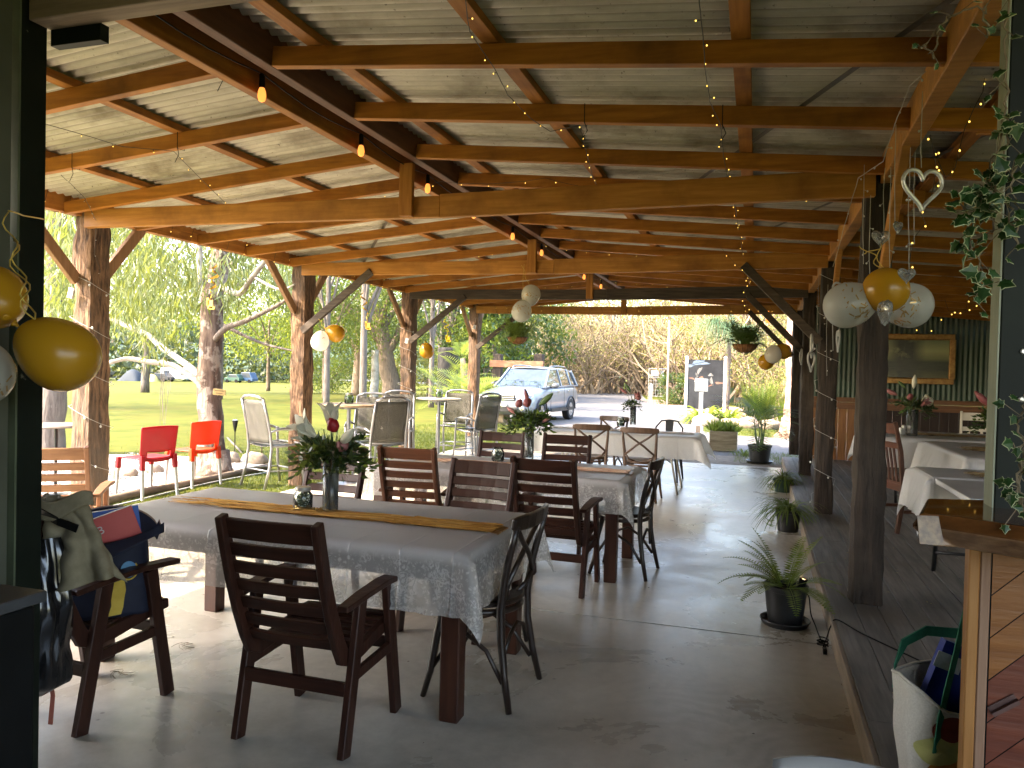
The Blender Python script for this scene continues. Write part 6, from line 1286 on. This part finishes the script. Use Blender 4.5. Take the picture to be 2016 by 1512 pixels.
m_pw=M('print_pale',(.16,.155,.145),(.05,.05,.05),ns=16,rough=.5); m_pb=M('print_bluegrey',(.06,.09,.13),(.11,.15,.20),ns=9,rough=.5); m_ps=M('print_skin',(.13,.06,.04),(.19,.10,.07),ns=9,rough=.5)
for q in((1372,712,.20,.05,m_pb,'cloud_print',.2),(1380,716,.28,.035,m_pb,'cloud_print',.12),(1358,720,.12,.05,m_pb,'cloud_print',.1),(1375,731,.05,.16,m_pw,'figure_print',-.5),(1371,741,.03,.12,m_pw,'figure_print',.3),(1369,747,.03,.10,m_pw,'figure_print',-.5),(1361,746,.10,.025,m_ps,'arm_print',-.2),(1398,738,.08,.05,m_pw,'figure_print',0),(1400,751,.05,.14,m_pw,'figure_print',.25),(1399,759,.10,.02,m_ps,'arm_print',.4),(1415,754,.14,.035,m_ps,'arm_print',0),(1380,744,.07,.04,m_ps,'arm_print',0)): sp(*q)
# sign box on a grey post
p=G(1378,868,-.02); t=thing('post_sign','small slatted sign box on a grey metal post beside the timber planter','sign',p); b=B(); b.bx(-.045,.045,-.045,.045,0,1.18); b.obj('post',M('grey_post',(.26,.28,.29),(.36,.38,.39),ns=5,rough=.5),t,bevel=.003)
b=B(); b.bx(-.145,.145,-.06,.03,1.15,1.44); b.obj('box',M('sign_frame',(.30,.34,.35),(.40,.44,.45),ns=5,rough=.5),t,bevel=.006); b=B()
for k in range(5): b.bx(-.12,.12,-.068,-.061,1.19+k*.043,1.225+k*.043)
b.obj('slat_face',M('sign_green',(.30,.34,.22),(.38,.42,.30),ns=5,rough=.5),t)
b=B(); b.beam((-.05,-.0,0),(-.05,0,.35),.10,.10); b.obj('timber_stub',m_greyb,t)
# garden bed rocks and plants
rnd=random.Random(41)
for k,(x,y,s) in enumerate(((-1.45,23.9,.42),(-.75,23.7,.34),(-.25,23.6,.40),(.4,23.6,.36),(1.0,23.5,.3),(1.8,23.4,.35),(-1.6,25.6,.26),(-2.35,29.0,.45),(-1.9,27.5,.3))):
    b=B(); b.ball((0,0,s*.22),(s,s*.8,s*.62),14,9,jit=.35); tag(b.obj('garden_rock',m_rock,smooth=True),['broad rock at the left corner of the garden bed','small rock second from the left corner of the garden bed','mossy rock in front of the sign post','rock right of the sign post','flat rock behind the timber planter','rock behind the potted palm','small rock where the bed turns along the driveway','brown rock at the driveway bend','rock beside the strappy plants'][k],'rock','rocks edging the garden bed').location=(x,y,-.03)
def strappy(label,loc,n,L,w,mat,up=(.5,2.2),droop=.28,spread=.25,cat='plant',name='strappy_plant'):
    t=thing(name,label,cat,loc); b=B()
    for i in range(n):
        a=U(0,2*PI); d=V((math.cos(a),math.sin(a),U(*up))).normalized(); l=L*U(.6,1.1); cur=V((math.cos(a)*U(0,spread),math.sin(a)*U(0,spread),0)); sd=V((-math.sin(a),math.cos(a),0)); P=[]
        for k in range(8): f=k/7; ww=w*math.sin(PI*min(.98,.25+f*.74)); P+=[cur-sd*ww,cur+sd*ww]; cur=cur+d*(l/7); d=(d+V((0,0,-droop))).normalized()
        b.faces(P,[(2*k,2*k+1,2*k+3,2*k+2) for k in range(7)])
    b.obj('foliage',mat,t,smooth=True); return t
m_strap=LEAF('strap_leaf',(.20,.30,.03),(.34,.42,.06),.45,.45)
strappy('bright lime strappy plant left of the sign post',(-1.55,25.2,.0),85,1.15,.045,m_strap); strappy('lime strappy plant directly in front of the billboard',(-.85,25.4,0),80,1.1,.045,m_strap)
strappy('tall upright grassy plant right of the billboard',(.15,25.4,0),240,1.45,.012,m_lime,(2,8),.06,.5); strappy('feathery upright plant behind the timber planter',(.95,25.2,0),200,.95,.012,m_lime,(2,8),.06,.5)
strappy('low spiky plants behind the potted palm',(1.9,25,0),150,.9,.015,m_dry,(1,4),.15,.5); strappy('small pale strappy plant at the driveway edge',(-1.75,24.6,0),40,.55,.03,m_spid)
strappy('grassy clump beside the low silvery bush',gr(1340,797),60,.8,.02,m_mid)
# timber planter
p0=G(1395,889,-.02); p1=G(1450,892,-.02); t=thing('timber_planter','grey timber planter box filled with green leaves at the edge of the gravel','planter',((p0.x+p1.x)/2,16.1,-.02)); hw=(p1.x-p0.x)/2; b=B(); 
for k in range(2):
    z0=.01+k*.20; b.bx(-hw,hw,-.02,.02,z0,z0+.195); b.bx(-hw,hw,.50,.54,z0,z0+.195); b.bx(-hw,-hw+.03,.021,.499,z0,z0+.195); b.bx(hw-.03,hw,.021,.499,z0,z0+.195)
b.obj('box',M('planter_wood',(.15,.13,.09),(.26,.23,.165),sc=(.8,5,5),ns=5,rough=.85,bp=.4),t,bevel=.004); b=B(); b.bx(-hw+.03,hw-.03,.02,.5,.2,.37); b.obj('soil',m_soil,t); b=B()
for i in range(420): q=V((U(-hw,hw)*.95,U(.03,.5),.37)); b.leaf(q,(U(-.6,.6),U(-.6,.6),U(.3,1.3)),U(.14,.34),U(.02,.04))
b.obj('foliage',m_lime,t)
strappy('small weed tuft growing between planter and potted palm',(-.2,15.6,-.02),40,.35,.012,m_mid)
# palms and logs left of the car
palm('golden cane palm with bright arching fronds left of the silver car','golden_palm',gr(926,850),.2,.3,None,7,1.2,4,1.15,m_gpalm,73,cat='palm',ll=.42,lw=.035)
palm('golden palm behind the sling bar chairs, partly hidden by the last left post','golden_palm',gr(890,838),.2,.3,None,5,1.1,4,1.2,m_gpalm,74,cat='palm',ll=.42,lw=.035)
rnd=random.Random(43)
t=thing('bottle_palm','pale ringed palm trunk leaning beside the last left post','palm',gr(926,812)); b=B(); b.tube([(0,0,0),(-.10,0,.5),(-.22,0,1.1),(-.34,0,1.9)],[.24,.22,.16,.09],14); b.obj('trunk',m_palebark,t,smooth=True); b=B()
for i in range(9): a=U(0,2*PI); frond(b,(-.34,0,1.85),(math.cos(a),math.sin(a),U(.5,2)),U(1.0,1.5),1.3,22,.4,.035)
b.obj('frond',m_gpalm,t)
b=B(); Mx=Matrix.Rotation(PI/2,3,'Y'); b.lathe([(.001,-.5),(.17,-.5),(.175,0),(.165,.5),(.001,.5)],16,(0,0,.15),0,Matrix.Rotation(rad(-25),3,'Z')@Mx); tag(b.obj('cut_log',M('log_mat',(.16,.12,.08),(.38,.31,.22),ns=6,rough=.9,bp=.5),auto=True),'short cut log lying on the grass at the front of the silver car','log').location=gr(972,832)
p=gr(930,884); t=thing('grey_pot','empty grey plastic pot on the grass behind the slatted chairs','pot',p); pot(t,.13,.24,M('grey_pot_mat',(.20,.21,.21),(.28,.29,.29),ns=5,rough=.5),False)
# rustic frame behind the car
t=thing('rustic_frame','rustic timber frame of two dark posts and a brown plank behind the silver car','timber frame',PY(1018,770,29)); o_=PY(1018,770,29)
for x in(979,1060):
    q=PY(x,770,29); b=B(); b.bx(q.x-o_.x-.17,q.x-o_.x+.17,-.17,.17,-o_.z,PY(x,697,29).z-o_.z); b.obj('post',m_postd,t,bevel=.02)
z=PY(1020,717,29).z-o_.z; b=B(); b.bx(-1.1,1.1,-.23,-.18,z-.13,z+.13); b.obj('plank',M('rustic_plank',(.20,.09,.045),(.32,.16,.09),sc=(.8,4,4),ns=4,rough=.8),t,bevel=.01)
# gravel bed edging, rocks, torch, stick, wire basket
b=B(); limb(b,[(-6.62,6.3,.02),(-6.68,7.2,.03),(-6.74,8.2,.02),(-6.86,9.8,.02)],.05,.045,8); tag(b.obj('edging_log',M('edging_mat',(.10,.075,.05),(.22,.17,.12),sc=(4,.8,4),ns=4,rough=.9,bp=.5),smooth=True),'thin dark edging log between gravel bed and lawn','log')
b=B(); b.tube([V((-6.55+.10*math.sin(y*1.3),y,-.01)) for y in [5.6+.15*i for i in range(26)]],.012,6); tag(b.obj('garden_hose',M('hose_mat',(.30,.31,.31),rough=.5),smooth=True),'grey garden hose along the slab edge by the plastic chairs','hose')
for k,(px,py,s) in enumerate(((503,912,.17),(452,910,.14),(300,930,.13),(395,918,.12),(255,938,.10))):
    b=B(); b.ball((0,0,s*.35),(s*1.25,s,s*.72),14,9,jit=.4); tag(b.obj('bed_rock',m_rock,smooth=True),['large brown rock at the right end of the gravel bed','brown rock beside the solar torch','rock seen between the legs of the red chair','rock at the foot of the gum tree','small rock by the wire basket'][k],'rock','rocks in the gravel bed').location=gr(px,py)
for k,(px,py,y0,l) in enumerate(((462,892,842,'black solar torch light standing in the gravel bed'),(1392,838,800,'silver solar torch light beside the sign post'))):
    p=gr(px,py); t=thing('solar_torch',l,'garden light',p); s=1 if k==0 else .9; b=B(); b.lathe([(.009*s,0),(.009*s,.36*s),(.02*s,.40*s),(.045*s,.52*s),(.05*s,.57*s),(.04*s,.575*s),(.001,.56*s)],14); b.obj('torch_body',m_steel if k==0 else m_white,t,auto=True); b=B(); b.lathe([(.051*s,.572*s),(.001,.59*s)],14); b.obj('cap',m_lid,t)
b=B(); b.tube([gr(516,892),gr(516,892)+V((-.14,.1,.4)),gr(516,892)+V((-.36,.2,.85))],[.013,.012,.009],6); tag(b.obj('wooden_stick',m_palebark,smooth=True),'long thin stick leaning in the gravel bed right of the torch','stick')
b=B(); b.tube([gr(448,862),gr(470,888)+V((0,0,.03)),gr(476,892)],[.02,.018,.014],6); tag(b.obj('fallen_branch',m_greyb,smooth=True),'short dark fallen branch behind the torch','branch')
t=thing('wire_basket','rusty wire basket with an orange garden claw inside, behind the red chair','basket',gr(236,945)); b=B()
for i in range(9): x=-.12+.03*i; b.tube([(x,0,.30),(x*1.05,-.05,.16),(x*1.2,-.06,.0)],.003,4)
for z in(.30,.16,.03): b.tube([(-.13,-.05+z*.15,z),(.14,-.05+z*.15,z)],.004,4)
b.obj('wire',m_steel,t); b=B(); b.tube([(-.06,0,.2),(-.02,-.08,.08),(.02,-.12,.0)],.012,6); b.obj('claw',M('claw_mat',(.35,.10,.05),rough=.6),t)
# battery boxes on the posts
for k,(x,y,Y,l) in enumerate(((140,577,5.19,'white battery box hanging on the front left post'),(801,671,11.65,'white battery box hanging on the third left post'),(934,644,14.82,'small white dish holding a dark lamp on the last left post'))):
    b=B(); b.box((0,0,0),(.055,.02,.085),0,Matrix.Rotation(.25,3,'Y')); b.box((0,-.0115,0),(.028,.001,.045),1,Matrix.Rotation(.25,3,'Y')); b.tube([(0,0,.04),(.01,0,.12),(.04,.0,.2)],.002,4,1); tag(b.obj('battery_box',[m_white,M('grey_label%d'%k,(.25,.26,.27),rough=.5)],bevel=.003),l,'battery box').location=PY(x,y,Y)
# far campers and cars beyond the lawn
m_tb=M('tent_blue',(.012,.022,.034),rough=.8); m_ty=M('tent_yellow',(.40,.36,.12),rough=.8); m_rv=M('caravan_white',(.62,.62,.62),rough=.4); m_cd=M('far_car_dark',(.02,.025,.03),rough=.3); m_rd=M('far_red',(.35,.03,.03),rough=.5); m_gl=M('far_glass',(.03,.04,.05),rough=.15)
def faro(x,y):
    d=ray(x,y); q=CP+d*100; k=148/math.hypot(q.x,q.y); p=CP+d*(100*k); p.z=-2.19; return p
p=faro(262,744); b=B(); b.grid(14,8,lambda u,v:((u-.5)*4.2,(v-.5)*3,2.1*math.sin(PI*u)**.7*math.sin(PI*v)**.6)); tag(b.obj('dome_tent',m_tb,smooth=True),'dark blue dome tent beyond the lawn on the far left','tent').location=p
p=faro(298,745); b=B(); b.grid(14,8,lambda u,v:((u-.5)*3.0,(v-.5)*2.4,1.3*math.sin(PI*u)**.7*math.sin(PI*v)**.6)); tag(b.obj('dome_tent',m_ty,smooth=True),'low pale yellow tent beyond the lawn','tent').location=p
def farcar(name,label,p,mat,L=4.2,h=1.5,cat='car',win=True):
    t=thing(name,label,cat,p); b=B(); pr=[(-L/2,.35),(-L/2,.85),(-L*.30,.95),(-L*.20,h),(L*.32,h),(L*.46,.95),(L/2,.85),(L/2,.35)]
    n=len(pr); b.faces([(x,-.85,z) for x,z in pr]+[(x,.85,z) for x,z in pr],[tuple(range(n)),tuple(range(2*n-1,n-1,-1))]+[((i+1)%n,i,n+i,n+(i+1)%n) for i in range(n)]); b.obj('body',mat,t,bevel=.05)
    b=B(); b.faces([(x,-.86,z) for x,z in((-L*.24,.97),(-L*.17,h-.1),(L*.28,h-.1),(L*.38,.97))],[(0,1,2,3)]); b.obj('window',m_gl,t)
    for x in(-L*.3,L*.3): b=B(); b.lathe([(.001,-.1),(.32,-.1),(.32,.1),(.001,.1)],16,(x,-.8,.32),0,Matrix.Rotation(PI/2,3,'X')); b.obj('wheel',m_black,t,auto=True)
    return t
farcar('far_car','dark grey car parked beside the yellow tent',faro(318,746),m_cd); farcar('far_car','small blue car with red lights seen right of the gum trunk',faro(487,748),M('far_blue',(.02,.05,.10),rough=.35),3.4,1.9)
farcar('far_car','dark green wagon parked far right of the gum trunk',faro(462,749),M('far_green',(.03,.07,.05),rough=.35),3.2,1.5)
t=thing('caravan','white caravan parked beyond the lawn behind the pale branch','caravan',faro(352,747)); b=B(); b.bx(-3.2,2.2,-1.1,1.1,.45,2.5); b.obj('body',m_rv,t,bevel=.25); b=B(); b.bx(1.2,2.1,-1.12,-1.105,1.2,2.1); b.bx(-2.2,-1.0,-1.12,-1.105,1.4,2.0); b.obj('window',m_gl,t); b=B(); b.lathe([(.001,-.1),(.35,-.1),(.35,.1),(.001,.1)],16,(-.6,-1.08,.35),0,Matrix.Rotation(PI/2,3,'X')); b.obj('wheel',m_black,t)
# ---------------- silver car ----------------
cpaint=M('car_paint',(.17,.20,.24),(.20,.235,.275),ns=2,rough=.30,metal=.35,coat=.6); m_cglass=M('car_glass',(.02,.035,.05),rough=.04,spec=1.0,coat=1.0); m_tyre=M('tyre_mat',(.015,.015,.015),(.03,.03,.03),ns=20,rough=.85); m_rim=M('rim_mat',(.45,.46,.47),rough=.35,metal=.8); m_trim=M('trim_mat',(.02,.021,.023),rough=.5); m_lens=M('lens_mat',(.60,.63,.66),rough=.12,coat=1); m_chrome=M('chrome_mat',(.65,.66,.68),rough=.15,metal=.9)
car=thing('silver_car','pale silver four-wheel-drive wagon parked on the driveway facing the camera','car',(-6.62,22.75,-.022),rad(-5))
ST=[(-2.26,.60,.40,.70),(-2.20,.74,.30,.80),(-2.05,.83,.25,.875),(-1.75,.875,.24,.93),(-1.3,.89,.24,.985),(-.85,.895,.24,1.03),(-.3,.895,.24,1.05),(.6,.895,.24,1.06),(1.5,.89,.25,1.07),(2.0,.87,.28,1.06),(2.2,.82,.33,1.0),(2.26,.72,.42,.9)]
b=B(); P=[]; prof=[(-.85,0),(-1,.2),(-1.0,.45),(-.985,.72),(-.95,.92),(-.86,1),(-.5,1.03),(0,1.045),(.5,1.03),(.86,1),(.95,.92),(.985,.72),(1.0,.45),(1,.2),(.85,0)]
for y,hw,z0,z1 in ST: P+=[(q*hw,y,z0+(z1-z0)*s) for q,s in prof]
k=len(prof); b.faces(P,[(j*k+i,j*k+i+1,(j+1)*k+i+1,(j+1)*k+i) for j in range(len(ST)-1) for i in range(k-1)]+[tuple(range(k-1,-1,-1)),tuple((len(ST)-1)*k+i for i in range(k))]+[(j*k,(j+1)*k,(j+1)*k+k-1,j*k+k-1) for j in range(len(ST)-1)]); b.obj('body',cpaint,car,sub=1,smooth=True)
# cabin
def cab(z): f=(z-1.03)/.60; return (.80-.17*f)
b=B(); g=[(-.93,1.03),(-.62,1.22),(-.18,1.56),(.0,1.60),(1.55,1.60),(1.8,1.52),(2.12,1.06)]; n=len(g)
b.faces([(-cab(z)*.985,y,z) for y,z in g]+[(cab(z)*.985,y,z) for y,z in g],[tuple(range(n-1,-1,-1)),tuple(range(n,2*n))]+[(i,i+1,n+i+1,n+i) for i in range(n-1)]); b.obj('window_glass',m_cglass,car)
b=B(); b.grid(10,10,lambda u,v:((u-.5)*2*cab(1.58)*1.0,-.17+1.98*v,1.595+.055*math.cos((u-.5)*PI)*math.sin(PI*(.1+.8*v))-.03*(abs(u-.5)*2)**4-.05*max(0,v-.85)*4)); b.obj('roof',cpaint,car,smooth=True,solid=.02)
for s in(-1,1):
    b=B(); b.ribbon([(s*.81,-.96,1.02),(s*cab(1.25),-.60,1.24),(s*cab(1.57)*1.0,-.15,1.585)],.06,.07,(0,0,1)); b.ribbon([(s*cab(1.05)*1.0,.62,1.05),(s*cab(1.57),.55,1.58)],.07,.03,(1,0,0)); b.ribbon([(s*cab(1.05)*1.0,1.55,1.05),(s*cab(1.57),1.42,1.58)],.09,.03,(1,0,0)); b.ribbon([(s*.80,2.14,1.05),(s*cab(1.5),1.84,1.53)],.10,.06,(1,0,0)); b.ribbon([(s*.815,-.95,1.04),(s*.83,.5,1.055),(s*.81,2.1,1.07)],.05,.04); b.obj('pillar',cpaint,car,bevel=.01)
    b=B(); b.tube([(s*.60,-.02,1.60),(s*.605,.08,1.665),(s*.60,.8,1.68),(s*.58,1.45,1.66),(s*.57,1.6,1.60)],.022,8); b.obj('roof_rail',M('rail_grey',(.16,.17,.18),rough=.4,metal=.4) if s<0 else bpy.data.materials['rail_grey'],car,smooth=True)
    b=B(); b.ball((s*1.0,-.55,1.10),(.115,.09,.085),12,8); b.beam((s*.83,-.55,1.05),(s*.95,-.55,1.07),.05,.05); b.obj('mirror',m_trim if s<0 else M('mirror_grey',(.10,.105,.11),rough=.4),car,smooth=True)
    b=B(); b.box((s*.898,.05,.90),(.03,.16,.03)); b.box((s*.898,1.02,.91),(.03,.16,.03)); b.obj('handle',m_chrome,car,bevel=.006)
    b=B(); 
    for y in(-.62,.60,1.50): b.box((s*.8965,y,.68),(.004,.012,.72))
    b.box((s*.899,.45,.36),(.012,2.05,.10)); b.obj('door_trim',m_trim,car)
    for y in(-1.36,1.28):
        w=thing('wheel',None,None,(s*.80,y,.335)); w.parent=car; Mx=Matrix.Rotation(s*PI/2,3,'Y')
        b=B(); b.lathe([(.20,-.10),(.31,-.105),(.335,-.07),(.335,.07),(.31,.105),(.22,.105),(.205,.09)],28,(0,0,0),0,Mx); b.obj('tyre',m_tyre,w,auto=True)
        b=B(); b.lathe([(.212,.09),(.20,.098),(.19,.07),(.001,.05)],28,(0,0,0),0,Mx)
        for q in range(7): a=2*PI*q/7; e=Mx@V((math.cos(a)*.195,math.sin(a)*.195,.085)); c=Mx@V((math.cos(a)*.03,math.sin(a)*.03,.088)); b.beam(c,e,.055,.025,tuple(Mx@V((0,0,1))))
        b.lathe([(.05,.09),(.001,.10)],14,(0,0,0),0,Mx); b.obj('rim',m_rim,w)
        b=B(); b.tube([(s*.897,y+.40*math.cos(a),.335+.40*math.sin(a)) for a in [PI*i/16 for i in range(17)]],.028,6); b.lathe([(.39,-.01),(.001,-.011)],24,(s*.892,y,.335),0,Mx); b.obj('wheel_arch',m_trim,car,smooth=True)
    b=B(); b.faces([(s*.50,-2.235,.79),(s*.78,-2.10,.845),(s*.84,-1.92,.90),(s*.83,-1.93,.79),(s*.76,-2.14,.70),(s*.52,-2.245,.70)],[(0,1,2,3,4,5) if s>0 else (5,4,3,2,1,0)]); b.obj('headlight',m_lens,car,solid=.03)
    b=B(); b.lathe([(.07,0),(.065,.015),(.001,.018)],16,(s*.62,-2.235,.47),0,Matrix.Rotation(PI/2,3,'X')); b.obj('fog_lamp',m_chrome,car,auto=True)
b=B(); b.box((0,-2.262,.76),(.86,.03,.15)); b.obj('grille',m_trim,car,bevel=.02); b=B()
for k in range(3): b.box((0,-2.285,.71+k*.05),(.80,.02,.016))
b.box((0,-2.285,.845),(.88,.02,.018)); b.obj('grille_bar',m_chrome,car,bevel=.004)
b=B(); b.box((0,-2.275,.43),(1.0,.03,.15)); b.obj('air_intake',m_trim,car,bevel=.02)
b=B(); b.box((0,-2.30,.565),(.36,.015,.105)); b.obj('number_plate',m_white,car,bevel=.004)
b=B(); b.beam((-.60,-.955,1.062),(.05,-.935,1.09),.02,.012); b.beam((.0,-.955,1.062),(.60,-.935,1.09),.02,.012); b.obj('wiper',m_trim,car)
# fields of blades of grass nearer the trees are left to the lawn's own texture
